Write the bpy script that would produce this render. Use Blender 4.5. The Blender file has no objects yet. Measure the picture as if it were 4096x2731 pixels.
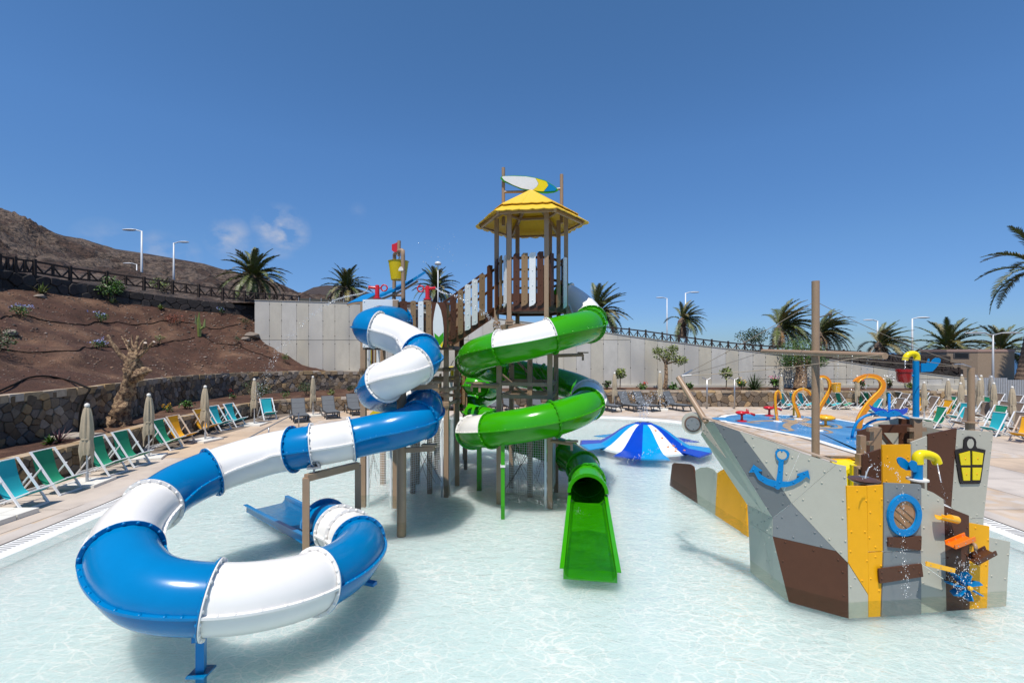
import bpy, math, random
from mathutils import Vector, Matrix, noise
random.seed(7)
R = math.radians
# ------------------------------------------------------------------ camera, sky, sun
sc = bpy.context.scene
COL = sc.collection
CAMH = 3.4; F = 1820.4; CX = 2048.0; HZ = 1407.0      # camera height, focal length in photo px, optical axis, horizon row
cd = bpy.data.cameras.new('camera'); cam = bpy.data.objects.new('camera', cd); COL.objects.link(cam)
cam.location = (0, 0, CAMH); cam.rotation_euler = (R(90), 0, 0)
cd.lens = 16.0; cd.sensor_width = 36.0; cd.shift_y = 41.5/4096; cd.clip_start = .05; cd.clip_end = 20000
sc.camera = cam
SUN_EL = 66.0; SUN_DIR = Vector((-.20, -.60, 0)).normalized()          # towards the sun, horizontally
w = bpy.data.worlds.new('World'); sc.world = w; w.use_nodes = True
nt = w.node_tree; bg = nt.nodes['Background']
sky = nt.nodes.new('ShaderNodeTexSky'); sky.sky_type = 'NISHITA'; sky.sun_disc = False
sky.sun_elevation = R(SUN_EL); sky.sun_rotation = math.atan2(SUN_DIR.x, SUN_DIR.y)
sky.altitude = 0; sky.air_density = 1.0; sky.dust_density = 0.12; sky.ozone_density = 3.5
tc = nt.nodes.new('ShaderNodeTexCoord')
def N(t, typ, **kw):
    n = t.nodes.new(typ)
    for k, v in kw.items():
        if k in n.inputs.keys(): n.inputs[k].default_value = v
        else: setattr(n, k, v)
    return n
# a few thin cloud wisps low over the hill
cmix = N(nt, 'ShaderNodeMix', data_type='RGBA')
nz = N(nt, 'ShaderNodeTexNoise', Scale=17.0, Detail=7.0, Roughness=.55)
mp = N(nt, 'ShaderNodeMapping'); mp.inputs['Scale'].default_value = (1, 1, 1.6)
nt.links.new(tc.outputs['Generated'], mp.inputs[0]); nt.links.new(mp.outputs[0], nz.inputs['Vector'])
acc = None
for (px, py, r_, a_) in ((1125, 925, .055, 1.3), (915, 952, .044, 1.0), (640, 1005, .038, .7), (735, 1012, .03, .5), (1432, 845, .02, .12), (420, 990, .05, .5)):
    d = Vector(((px-CX)/F, 1, -(py-HZ)/F)).normalized()
    vd = N(nt, 'ShaderNodeVectorMath', operation='DISTANCE'); vd.inputs[1].default_value = d
    nt.links.new(tc.outputs['Generated'], vd.inputs[0])
    mr = N(nt, 'ShaderNodeMapRange'); mr.inputs[1].default_value = r_; mr.inputs[2].default_value = 0
    mr.inputs[3].default_value = 0; mr.inputs[4].default_value = a_
    nt.links.new(vd.outputs['Value'], mr.inputs[0])
    if acc is None: acc = mr.outputs[0]
    else:
        m = N(nt, 'ShaderNodeMath', operation='MAXIMUM'); nt.links.new(acc, m.inputs[0]); nt.links.new(mr.outputs[0], m.inputs[1]); acc = m.outputs[0]
mr2 = N(nt, 'ShaderNodeMapRange'); mr2.inputs[1].default_value = .42; mr2.inputs[2].default_value = .66
nt.links.new(nz.outputs[0], mr2.inputs[0])
mm = N(nt, 'ShaderNodeMath', operation='MULTIPLY'); nt.links.new(acc, mm.inputs[0]); nt.links.new(mr2.outputs[0], mm.inputs[1])
cmix.inputs[7].default_value = (3.6, 4.0, 5.0, 1)
hs = N(nt, 'ShaderNodeHueSaturation', Saturation=1.19, Value=1.0)
nt.links.new(sky.outputs[0], hs.inputs['Color'])
tint = N(nt, 'ShaderNodeMix', data_type='RGBA', blend_type='MULTIPLY'); tint.inputs[0].default_value = 1; tint.inputs[7].default_value = (1.0, 1.0, 1.06, 1)
nt.links.new(hs.outputs[0], tint.inputs[6])
# clear blue air: the same everywhere round the horizon
sx = N(nt, 'ShaderNodeSeparateXYZ'); nt.links.new(tc.outputs['Generated'], sx.inputs[0])
rmp = N(nt, 'ShaderNodeValToRGB'); nt.links.new(sx.outputs['Z'], rmp.inputs[0]); er = rmp.color_ramp
er.elements[0].position = 0.0; er.elements[0].color = (.30,.47,.80,1); er.elements[1].position = .6; er.elements[1].color = (1,1,1,1)
for p_, c_ in ((.08,(.44,.57,.84,1)),(.2,(.68,.76,.90,1)),(.38,(.92,.96,1.04,1))): e_ = er.elements.new(p_); e_.color = c_
nt.links.new(rmp.outputs[0], tint.inputs[7])
nt.links.new(mm.outputs[0], cmix.inputs[0]); nt.links.new(tint.outputs[2], cmix.inputs[6]); nt.links.new(cmix.outputs[2], bg.inputs[0])
bg.inputs[1].default_value = .108
sl = bpy.data.lights.new('sun', 'SUN'); sl.energy = 4.3; sl.angle = R(.5); sl.color = (1, .935, .845)
so = bpy.data.objects.new('sun', sl); COL.objects.link(so)
sd = Vector((SUN_DIR.x*math.cos(R(SUN_EL)), SUN_DIR.y*math.cos(R(SUN_EL)), math.sin(R(SUN_EL))))
so.rotation_euler = sd.to_track_quat('Z', 'Y').to_euler(); so.location = (-10, -10, 30)
sc.view_settings.view_transform = 'Standard'; sc.view_settings.look = 'None'
sc.view_settings.exposure = 0.28; sc.view_settings.gamma = 1; sc.view_settings.use_curve_mapping = False
sc.render.engine = 'CYCLES'
sc.cycles.max_bounces = 10; sc.cycles.transparent_max_bounces = 24; sc.cycles.caustics_reflective = False; sc.cycles.caustics_refractive = False

# ------------------------------------------------------------------ helpers
def P(x, y, Y):                                     # photo pixel at depth Y -> point
    return Vector(((x-CX)*Y/F, Y, CAMH-(y-HZ)*Y/F))
def G(x, y, z=0.0):                                 # photo pixel on the level z
    Y = (CAMH-z)*F/(y-HZ); return Vector(((x-CX)*Y/F, Y, z))
def PL(x, y, a, b):                                 # photo pixel on the vertical plane through ground points a, b
    dx, dy = (x-CX)/F, 1.0
    ex, ey = b[0]-a[0], b[1]-a[1]
    t = (a[0]*ey-a[1]*ex)/(dx*ey-dy*ex)
    return Vector((dx*t, t, CAMH-(y-HZ)/F*t))
def ZQ(ox, oy, s):
    return lambda x, y: (ox+x/s, oy+y/s)
zA=ZQ(0,800,2.138); zB=ZQ(0,1400,2.138); zC=ZQ(1000,900,2.613); zD=ZQ(1000,1300,3.136); zE=ZQ(1350,900,2.138); zF=ZQ(1350,1450,1.96)
zG=ZQ(1800,600,2.24); zH=ZQ(1380,1400,2.24); zI=ZQ(2200,1050,2.0909); zJ=ZQ(3000,900,2.0904); zK=ZQ(2600,1500,1.568); zL=ZQ(3300,1600,1.7425)
zM=ZQ(250,1700,1.5207); zN=ZQ(2850,1450,2.94); zO=ZQ(3400,1350,3.1365); zR=ZQ(3100,1550,3.485)
U = 1/.5742

MATS = {}
def mat(name, col, rough=.5, metal=0.0, var=.0, vs=6.0, bump=0.0, bs=40.0, island=0.0, spec=.5, coat=0.0, col2=None, c2s=2.0, c2lo=.45, c2hi=.6, speck=0.0, dist=.02, ic=None, zs=1.0):
    if name in MATS: return MATS[name]
    m = bpy.data.materials.new(name); m.use_nodes = True; t = m.node_tree; b = t.nodes['Principled BSDF']
    b.inputs['Roughness'].default_value = rough; b.inputs['Metallic'].default_value = metal
    b.inputs['Specular IOR Level'].default_value = spec
    if coat: b.inputs['Coat Weight'].default_value = coat; b.inputs['Coat Roughness'].default_value = .05
    c4 = (*col, 1)
    geo = N(t, 'ShaderNodeNewGeometry'); pos = geo.outputs['Position']
    if zs != 1.0:
        mz = N(t, 'ShaderNodeMapping'); mz.inputs['Scale'].default_value = (1,1,zs); t.links.new(pos, mz.inputs[0]); pos = mz.outputs[0]
    cur = None
    rgb = N(t, 'ShaderNodeRGB'); rgb.outputs[0].default_value = c4; cur = rgb.outputs[0]
    if col2 is not None:
        n2 = N(t, 'ShaderNodeTexNoise', Scale=c2s, Detail=5.0, Roughness=.6); t.links.new(pos, n2.inputs['Vector'])
        mr = N(t, 'ShaderNodeMapRange'); mr.inputs[1].default_value = c2lo; mr.inputs[2].default_value = c2hi; t.links.new(n2.outputs[0], mr.inputs[0])
        mx = N(t, 'ShaderNodeMix', data_type='RGBA'); t.links.new(mr.outputs[0], mx.inputs[0]); t.links.new(cur, mx.inputs[6]); mx.inputs[7].default_value = (*col2, 1); cur = mx.outputs[2]
    if ic:
        g0 = N(t, 'ShaderNodeNewGeometry'); o0 = N(t, 'ShaderNodeObjectInfo'); a0 = N(t, 'ShaderNodeMath', operation='ADD'); t.links.new(g0.outputs['Random Per Island'], a0.inputs[0]); t.links.new(o0.outputs['Random'], a0.inputs[1])
        a1 = N(t, 'ShaderNodeMath', operation='MULTIPLY'); t.links.new(a0.outputs[0], a1.inputs[0]); a1.inputs[1].default_value = 3.17
        a2 = N(t, 'ShaderNodeMath', operation='FRACT'); t.links.new(a1.outputs[0], a2.inputs[0]); a3 = N(t, 'ShaderNodeMath', operation='POWER'); t.links.new(a2.outputs[0], a3.inputs[0]); a3.inputs[1].default_value = 2.3
        mi = N(t, 'ShaderNodeMix', data_type='RGBA'); t.links.new(a3.outputs[0], mi.inputs[0]); t.links.new(cur, mi.inputs[6]); mi.inputs[7].default_value = (*ic, 1); cur = mi.outputs[2]
    if var or island or speck:
        hsv = N(t, 'ShaderNodeHueSaturation'); t.links.new(cur, hsv.inputs['Color'])
        val = None
        if var:
            n1 = N(t, 'ShaderNodeTexNoise', Scale=vs, Detail=6.0, Roughness=.65); t.links.new(pos, n1.inputs['Vector'])
            mr = N(t, 'ShaderNodeMapRange'); mr.inputs[1].default_value = .25; mr.inputs[2].default_value = .75; mr.inputs[3].default_value = 1-var; mr.inputs[4].default_value = 1+var
            t.links.new(n1.outputs[0], mr.inputs[0]); val = mr.outputs[0]
        if speck:
            n3 = N(t, 'ShaderNodeTexNoise', Scale=bs*1.7, Detail=3.0, Roughness=.7); t.links.new(pos, n3.inputs['Vector'])
            mr = N(t, 'ShaderNodeMapRange'); mr.inputs[1].default_value = .35; mr.inputs[2].default_value = .7; mr.inputs[3].default_value = 1-speck; mr.inputs[4].default_value = 1+speck
            t.links.new(n3.outputs[0], mr.inputs[0])
            if val is None: val = mr.outputs[0]
            else:
                q = N(t, 'ShaderNodeMath', operation='MULTIPLY'); t.links.new(val, q.inputs[0]); t.links.new(mr.outputs[0], q.inputs[1]); val = q.outputs[0]
        if island:
            oi = N(t, 'ShaderNodeObjectInfo')
            ad = N(t, 'ShaderNodeMath', operation='ADD'); t.links.new(geo.outputs['Random Per Island'], ad.inputs[0]); t.links.new(oi.outputs['Random'], ad.inputs[1])
            fr = N(t, 'ShaderNodeMath', operation='FRACT'); t.links.new(ad.outputs[0], fr.inputs[0])
            mr = N(t, 'ShaderNodeMapRange'); mr.inputs[3].default_value = 1-island; mr.inputs[4].default_value = 1+island; t.links.new(fr.outputs[0], mr.inputs[0])
            f2 = N(t, 'ShaderNodeMath', operation='MULTIPLY'); t.links.new(fr.outputs[0], f2.inputs[0]); f2.inputs[1].default_value = 7.31
            f3 = N(t, 'ShaderNodeMath', operation='FRACT'); t.links.new(f2.outputs[0], f3.inputs[0])
            mr3 = N(t, 'ShaderNodeMapRange'); mr3.inputs[3].default_value = .55; mr3.inputs[4].default_value = 1.35; t.links.new(f3.outputs[0], mr3.inputs[0]); t.links.new(mr3.outputs[0], hsv.inputs['Saturation'])
            if val is None: val = mr.outputs[0]
            else:
                q = N(t, 'ShaderNodeMath', operation='MULTIPLY'); t.links.new(val, q.inputs[0]); t.links.new(mr.outputs[0], q.inputs[1]); val = q.outputs[0]
        t.links.new(val, hsv.inputs['Value']); cur = hsv.outputs[0]
    t.links.new(cur, b.inputs['Base Color'])
    if bump:
        nb = N(t, 'ShaderNodeTexNoise', Scale=bs, Detail=5.0, Roughness=.6); t.links.new(pos, nb.inputs['Vector'])
        bp = N(t, 'ShaderNodeBump', Strength=bump, Distance=dist); t.links.new(nb.outputs[0], bp.inputs['Height']); t.links.new(bp.outputs[0], b.inputs['Normal'])
    MATS[name] = m; return m

# colours of the place
BLUE = mat('blue_gelcoat', (0,.165,.40), .2, var=.09, vs=1.1, bump=.012, bs=6, spec=.3, dist=.05)
DBLUE = mat('blue_paint', (0,.185,.46), .36, spec=.25, var=.04)
WHITE = mat('white_gelcoat', (.74,.725,.695), .2, var=.045, vs=1.2, bump=.012, bs=6, spec=.4, dist=.05)
GREEN = mat('green_gelcoat', (.034,.30,.002), .17, var=.09, vs=1.1, bump=.012, bs=6, spec=.4, dist=.05)
TAN = mat('tan_paint', (.32,.215,.135), .45, var=.05, bump=.03, bs=120, speck=.05)
BROWN = mat('brown_board', (.088,.036,.020), .42, spec=.22, var=.08, bump=.05, bs=160, speck=.12)
TANB = mat('tan_board', (.25,.16,.085), .45, spec=.22, var=.06, bump=.05, bs=160, speck=.08)
WHB = mat('white_board', (.68,.70,.70), .4, var=.03, bump=.03, bs=160)
YEL = mat('yellow_board', (.80,.375,.006), .38, spec=.22, var=.04, bump=.04, bs=160, speck=.03)
LEMON = mat('lemon_paint', (.75,.60,.008), .25, spec=.3, var=.03)
BUCKETY = mat('yellow_plastic', (.62,.47,.006), .3, var=.08, speck=.08)
ROOFY = mat('yellow_thatch', (.72,.45,.025), .5, var=.08, vs=14, bump=.1, bs=60)
GREY = mat('grey_board', (.185,.20,.205), .42, spec=.22, var=.04, bump=.05, bs=160, speck=.07)
DGREY = mat('slate_board', (.12,.135,.14), .42, var=.04, bump=.05, bs=160, speck=.07)
LGREY = mat('stone_grey_board', (.43,.415,.345), .42, spec=.22, var=.03, bump=.05, bs=160, speck=.05)
SAGE = mat('sage_board', (.40,.43,.37), .42, var=.03, bump=.05, bs=160, speck=.05)
RED = mat('red_paint', (.55,.01,.014), .25, var=.04, coat=.3)
DRED = mat('dark_red_plastic', (.28,.006,.008), .22, var=.08, coat=.3)
ORANGE = mat('orange_plastic', (.72,.24,.008), .3, var=.06)
ORED = mat('bright_orange_plastic', (.78,.17,.008), .3, var=.04)
GOLD = mat('golden_plastic', (.85,.42,.01), .28, var=.05, coat=.3)
BLACK = mat('black_plastic', (.012,.012,.014), .35, spec=.22)
STEEL = mat('steel', (.42,.42,.42), .35, metal=.8, var=.06)
GALV = mat('galvanised', (.42,.44,.46), .5, metal=.3, var=.08)
LAMPW = mat('lamp_paint', (.62,.64,.66), .4)
CABLE = mat('steel_cable', (.25,.21,.16), .5, metal=.4)
NETM = mat('net_cord', (.62,.62,.60), .7)
ROPE = mat('dark_rope', (.10,.085,.07), .8)
WOODP = mat('white_wood', (.74,.75,.76), .4, var=.04)
PALEW = mat('pale_wood', (.62,.52,.42), .5, var=.1)
TEAL = mat('teal_canvas', (.010,.37,.43), .8, var=.05, bump=.1, bs=400)
GRN = mat('green_canvas', (.005,.235,.125), .8, var=.05, bump=.1, bs=400)
YCAN = mat('yellow_canvas', (.75,.38,.01), .8, var=.05, bump=.1, bs=400)
TAUPE = mat('taupe_canvas', (.20,.15,.115), .8, var=.05, bump=.1, bs=400)
for _m in (TEAL, GRN, YCAN, TAUPE):
    _b = _m.node_tree.nodes['Principled BSDF']; _b.inputs['Transmission Weight'].default_value = 0; _b.inputs['Subsurface Weight'].default_value = 0
SLING = mat('grey_mesh', (.105,.115,.125), .7, var=.05, bump=.1, bs=300)
CHAR = mat('charcoal_plastic', (.032,.035,.04), .45, var=.06)
BEIGE = mat('parasol_canvas', (.40,.335,.235), .85, var=.08, vs=9, bump=.25, bs=60)
BASEP = mat('base_plastic', (.70,.68,.62), .5, var=.05)
STONE = mat('basalt_stone', (.135,.10,.07), .85, var=.3, vs=7, bump=.7, bs=26, island=.35, ic=(.31,.23,.15), dist=.03)
DSTONE = mat('dark_basalt', (.033,.028,.027), .9, var=.3, vs=6, bump=.8, bs=20, island=.5, dist=.04)
TSTONE = mat('light_stone', (.36,.27,.175), .85, var=.25, vs=8, bump=.6, bs=30, island=.3, dist=.02)
MORTAR = mat('mortar', (.17,.13,.095), .95, var=.2, bump=.6, bs=40)
DMORTAR = mat('dark_mortar', (.02,.017,.016), .95)
CONC = mat('concrete', (.50,.47,.40), .8, zs=.5, var=.13, vs=2.2, bump=.12, bs=30, col2=(.37,.355,.32), c2s=.55, c2lo=.5, c2hi=.66, island=.035, dist=.02, speck=.05)
CONCD = mat('concrete_joint', (.33,.31,.28), .9)
SOIL = mat('volcanic_soil', (.072,.031,.018), .95, var=.4, vs=3, bump=.9, bs=26, col2=(.20,.112,.066), c2s=.42, c2lo=.50, c2hi=.74, speck=.6, dist=.06)
HILL = mat('hill_scree', (.105,.074,.055), .95, var=.45, vs=.22, bump=1.0, bs=.9, col2=(.050,.028,.019), c2s=.20, c2lo=.49, c2hi=.53, speck=.75, dist=1.6)
FARHILL = mat('far_hill_rock', (.042,.03,.028), .95, var=.3, vs=.08, bump=.8, bs=.4, dist=2)
DARKWOOD = mat('dark_wood', (.030,.018,.013), .8, var=.3, bump=.3, bs=60)
BARK = mat('pale_bark', (.46,.31,.18), .9, var=.45, vs=14, bump=1.0, bs=30, col2=(.15,.09,.055), c2s=9, c2lo=.44, c2hi=.56, dist=.09)
PALMBARK = mat('palm_bark', (.15,.105,.075), .95, var=.35, vs=8, bump=1.0, bs=16, dist=.05)
FROND = mat('palm_green', (.085,.105,.028), .5, var=.3, vs=2, island=.35)
FRONDY = mat('palm_olive', (.17,.145,.05), .55, var=.3, vs=2, island=.35)
DEAD = mat('palm_dry', (.30,.19,.10), .8, var=.3, vs=3, island=.3)
LEAF = mat('leaf_green', (.055,.13,.012), .5, var=.3, island=.45)
LEAFD = mat('leaf_dark', (.04,.07,.02), .5, var=.3, island=.4)
LEAFP = mat('leaf_pale', (.16,.20,.05), .5, var=.3, island=.4)
RUST = mat('rust_twigs', (.22,.055,.025), .8, var=.3, island=.3)
FLB = mat('blue_petals', (.35,.42,.78), .6); FLR = mat('red_petals', (.6,.02,.01), .6); FLY = mat('yellow_petals', (.8,.45,.02), .6); FLP = mat('pink_petals', (.7,.25,.4), .6)
DECK = mat('deck_concrete', (.50,.41,.325), .75, var=.08, vs=1.4, bump=.12, bs=60, col2=(.36,.295,.24), c2s=.8, c2lo=.45, c2hi=.7, speck=.06, island=.04)
EDGEW = mat('white_tile_edge', (.72,.72,.70), .5, var=.04, bump=.05, bs=30)
RENDER = mat('pebbled_render', (.36,.27,.19), .9, var=.12, vs=30, bump=.6, bs=50, speck=.35)
TRIMP = mat('pinkish_trim', (.42,.28,.23), .7, var=.08)
PADW = mat('pad_white', (.75,.75,.73), .5, var=.03)
PADT = mat('pad_tan', (.42,.31,.19), .4, var=.1, col2=(.3,.22,.15), c2s=2)
PURPLE = mat('navy_paint', (.01,.07,.45), .3, coat=.3)

def setp(o, label=None, cat=None, group=None, kind=None):
    if label: o['label'] = label
    if cat: o['category'] = cat
    if group: o['group'] = group
    if kind: o['kind'] = kind
    return o
def thing(name, loc, label, cat, group=None, rz=0):
    o = bpy.data.objects.new(name, None); COL.objects.link(o); o.location = loc; o.rotation_euler = (0,0,rz); o.empty_display_size = .2
    return setp(o, label, cat, group)
def root_of(o):
    while o.parent: o = o.parent
    return o
class MB:
    def __init__(s): s.v = []; s.f = []; s.mi = []; s.cur = 0
    def add(s, vs, fs):
        n = len(s.v); s.v += [tuple(v) for v in vs]; s.f += [tuple(i+n for i in f) for f in fs]; s.mi += [s.cur]*len(fs); return s
    def box(s, c, d, M=None):
        x, y, z = d[0]/2, d[1]/2, d[2]/2
        vs = [Vector((sx*x, sy*y, sz*z)) for sz in (-1,1) for sy in (-1,1) for sx in (-1,1)]
        if M is not None: vs = [M @ v for v in vs]
        vs = [v+Vector(c) for v in vs]
        return s.add(vs, [(0,2,3,1),(4,5,7,6),(0,1,5,4),(2,6,7,3),(0,4,6,2),(1,3,7,5)])
    def beam(s, a, b, w, h, up=(0,0,1)):            # box from a to b
        a, b = Vector(a), Vector(b); d = (b-a); L = d.length; d.normalize()
        u = Vector(up); sd_ = d.cross(u)
        if sd_.length < 1e-4: sd_ = d.cross(Vector((1,0,0)))
        sd_.normalize(); u = sd_.cross(d)
        vs = []
        for p in (a, b):
            for k in ((-1,-1),(1,-1),(1,1),(-1,1)): vs.append(p+sd_*k[0]*w/2+u*k[1]*h/2)
        return s.add(vs, [(3,2,1,0),(4,5,6,7),(0,1,5,4),(1,2,6,5),(2,3,7,6),(3,0,4,7)])
    def tube(s, pts, r, n=10, caps=True):
        pts = [Vector(p) for p in pts]; rs = r if isinstance(r, (list, tuple)) else [r]*len(pts)
        prev = None; rings = []
        for i, p in enumerate(pts):
            d = (pts[min(i+1, len(pts)-1)]-pts[max(i-1, 0)]).normalized()
            if prev is None:
                u = d.cross(Vector((0,0,1)));
                if u.length < 1e-3: u = Vector((1,0,0))
                u.normalize()
            else:
                u = (prev-d*prev.dot(d)).normalized()
            prev = u; v = d.cross(u)
            rings.append([p+(u*math.cos(2*math.pi*k/n)+v*math.sin(2*math.pi*k/n))*rs[i] for k in range(n)])
        vs = [q for rg in rings for q in rg]; fs = []
        for i in range(len(pts)-1):
            for k in range(n):
                a = i*n+k; b = i*n+(k+1)%n; fs.append((a, b, b+n, a+n))
        if caps: fs.append(tuple(range(n-1,-1,-1))); fs.append(tuple(range((len(pts)-1)*n, len(pts)*n)))
        return s.add(vs, fs)
    def lathe(s, prof, c=(0,0,0), n=20, M=None, cap=False):     # prof: (r, z)
        vs = []
        for (r, z) in prof:
            for k in range(n):
                v = Vector((r*math.cos(2*math.pi*k/n), r*math.sin(2*math.pi*k/n), z))
                if M is not None: v = M @ v
                vs.append(v+Vector(c))
        fs = []
        for i in range(len(prof)-1):
            for k in range(n):
                a = i*n+k; b = i*n+(k+1)%n; fs.append((a, b, b+n, a+n))
        if cap: fs.append(tuple(range(n-1,-1,-1))); fs.append(tuple(range((len(prof)-1)*n, len(prof)*n)))
        return s.add(vs, fs)
    def prism(s, poly, dirv, front_only=False):      # polygon (3D points) extruded by dirv
        n = len(poly); d = Vector(dirv); poly = [Vector(p) for p in poly]
        vs = poly+[p+d for p in poly]
        fs = [tuple(range(n)), tuple(range(2*n-1, n-1, -1))]+[(i, (i+1)%n+n if False else i+n, (i+1)%n+n, (i+1)%n) for i in range(n)]
        return s.add(vs, fs)
    def dome(s, c, nrm, r=.012, h=None, n=8):
        nrm = Vector(nrm).normalized(); h = h or r*.75
        u = nrm.orthogonal().normalized(); v = nrm.cross(u); c = Vector(c); vs = []
        for (rr, hh) in ((1,0),(.85,.55),(.45,.92)):
            for k in range(n): a = 2*math.pi*k/n; vs.append(c+(u*math.cos(a)+v*math.sin(a))*r*rr+nrm*h*hh)
        vs.append(c+nrm*h); fs = []
        for i in range(2):
            for k in range(n): a = i*n+k; b = i*n+(k+1)%n; fs.append((a,b,b+n,a+n))
        for k in range(n): fs.append((2*n+k, 2*n+(k+1)%n, 3*n))
        return s.add(vs, fs)
    def ico(s, c, r, sq=(1,1,1)):
        t = (1+5**.5)/2; V = [(-1,t,0),(1,t,0),(-1,-t,0),(1,-t,0),(0,-1,t),(0,1,t),(0,-1,-t),(0,1,-t),(t,0,-1),(t,0,1),(-t,0,-1),(-t,0,1)]
        Fc = [(0,11,5),(0,5,1),(0,1,7),(0,7,10),(0,10,11),(1,5,9),(5,11,4),(11,10,2),(10,7,6),(7,1,8),(3,9,4),(3,4,2),(3,2,6),(3,6,8),(3,8,9),(4,9,5),(2,4,11),(6,2,10),(8,6,7),(9,8,1)]
        k = r/1.9; c = Vector(c)
        return s.add([c+Vector((x*k*sq[0], y*k*sq[1], z*k*sq[2])) for x,y,z in V], Fc)
    def build(s, name, m, parent=None, smooth=False, label=None, kind=None, local=False, auto=None, loc=None):
        off = Vector((0,0,0))
        if parent is not None and not local: off = root_of(parent).location.copy()
        if loc is not None: off = Vector(loc)
        me = bpy.data.meshes.new(name)
        me.from_pydata([(v[0]-off.x, v[1]-off.y, v[2]-off.z) for v in s.v], [], s.f); me.update()
        ms = m if isinstance(m, (list, tuple)) else [m]
        for q in ms: me.materials.append(q)
        if len(ms) > 1: me.polygons.foreach_set('material_index', s.mi)
        if smooth: me.polygons.foreach_set('use_smooth', [True]*len(me.polygons))
        if auto and smooth:
            try: me.set_sharp_from_angle(angle=R(auto))
            except Exception: pass
        o = bpy.data.objects.new(name, me); COL.objects.link(o)
        if loc is not None: o.location = loc
        if parent is not None: o.parent = parent
        if label: o['label'] = label
        if kind: o['kind'] = kind
        return o
def copy_tree(o, parent=None):
    c = o.copy(); COL.objects.link(c)
    if parent is not None: c.parent = parent
    for ch in [q for q in o.children]: copy_tree(ch, c)
    return c
def catmull(pts, step=.05):
    pts = [Vector(p) for p in pts]; P0 = [pts[0]*2-pts[1]]+pts+[pts[-1]*2-pts[-2]]
    out = []; idx = []
    for i in range(1, len(P0)-2):
        a, b, c, d = P0[i-1:i+3]; n = max(2, int((c-b).length/step))
        for k in range(n):
            t = k/n; idx.append(i-1+t)
            out.append(.5*((2*b)+(-a+c)*t+(2*a-5*b+4*c-d)*t*t+(-a+3*b-3*c+d)*t**3))
    out.append(pts[-1]); idx.append(len(pts)-1)
    return out, idx
def curve_pts(pts, step=.05): return catmull(pts, step)[0]
# ------------------------------------------------------------------ setting: pool, deck, land, sea
POOL = [(-9.0,10.3),(-9.25,12),(-9.3,14),(-9.1,16.5),(-8.6,19),(-7.2,21.2),(-5,22.7),(-2.2,23.6),(1,24.0),(4.5,23.8),(7.2,22.8),(8.6,21.2),(9.3,18.5),(9.55,15),(9.6,12),(9.55,9),(9.45,7.5),(9.3,4),(9,0),(8,-4),(4,-7),(-2,-7.5),(-6,-5),(-8,-1),(-8.6,3),(-8.75,6),(-8.85,8.3)]
pc = curve_pts([Vector((x,y,0)) for x,y in POOL+POOL[:3]], .35)
# closed loop: keep one turn
loop = []
for p in curve_pts([Vector((x,y,0)) for x,y in POOL[-2:]+POOL+POOL[:2]], .35): loop.append(p)
i0 = min(range(len(loop)//3), key=lambda i: (loop[i]-Vector((*POOL[0],0))).length)
i1 = min(range(len(loop)*2//3, len(loop)), key=lambda i: (loop[i]-Vector((*POOL[0],0))).length)
loop = loop[i0:i1]
PC = Vector((0,9,0)); nl = len(loop)
def inset(d):
    out = []
    for i in range(nl):
        t = (loop[(i+1)%nl]-loop[i-1]).normalized(); n_ = Vector((t.y,-t.x,0))
        if n_.dot(PC-loop[i]) < 0: n_ = -n_
        out.append(loop[i]+n_*d)
    return out
def ring(name, A, B, za, zb, m, kind='structure', sm=True):
    mb = MB(); mb.add([(p.x,p.y,za) for p in A]+[(p.x,p.y,zb) for p in B], [(i,(i+1)%nl,(i+1)%nl+nl,i+nl) for i in range(nl)])
    o = mb.build(name, m, smooth=False); setp(o, kind=kind); return o
outer = [PC+(p-PC).normalized()*46 for p in loop]
mid = inset(-.02)
ring('pool_deck', mid, outer, .055, .055, DECK)
in1, in2, in3 = inset(.26), inset(.62), inset(2.4)
ring('pool_gutter', loop, in1, .057, .03, EDGEW)
# grating slots of the overflow gutter
mb = MB()
for i in range(0, nl):
    for k in range(5):
        a = loop[i].lerp(loop[(i+1)%nl], k/5); b = in1[i].lerp(in1[(i+1)%nl], k/5)
        if a.y < 3 or a.y > 16: continue
        d = (b-a); q = (loop[(i+1)%nl]-loop[i]).normalized()*.014
        p0 = a+d*.12; p1 = a+d*.88
        mb.add([(p0.x-q.x,p0.y-q.y,.0575), (p0.x+q.x,p0.y+q.y,.0575), (p1.x+q.x,p1.y+q.y,.0385), (p1.x-q.x,p1.y-q.y,.0385)], [(0,1,2,3)])
o = mb.build('gutter_slots', mat('slot_dark', (.30,.30,.30), .7)); setp(o, kind='structure')
ring('pool_edge', in1, in2, .03, -.06, EDGEW)
FLOORM = mat('pool_floor_paint', (.84,.86,.84), .6, var=.03, vs=1.2)
_fb = FLOORM.node_tree.nodes['Principled BSDF']; _fb.inputs['Subsurface Weight'].default_value = 1.0; _fb.inputs['Subsurface Radius'].default_value = (.8,.95,.95); _fb.inputs['Subsurface Scale'].default_value = 1.6   # milky water over the white floor
c3 = [PC+(p-PC)*.5 for p in in3]
rows = [(in2,-.06),(inset(1.1),-.13),(inset(1.7),-.185),(in3,-.225),(inset(3.2),-.25),([PC+(p-PC)*.5 for p in in3],-.29)]
mb = MB(); mb.add([(p.x,p.y,z) for r_,z in rows for p in r_]+[(PC.x,PC.y,-.30)], [(k*nl+i,k*nl+(i+1)%nl,(k+1)*nl+(i+1)%nl,(k+1)*nl+i) for k in range(5) for i in range(nl)]+[(5*nl+i,5*nl+(i+1)%nl,6*nl) for i in range(nl)])
setp(mb.build('pool_floor', FLOORM, smooth=True), kind='structure')
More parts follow.
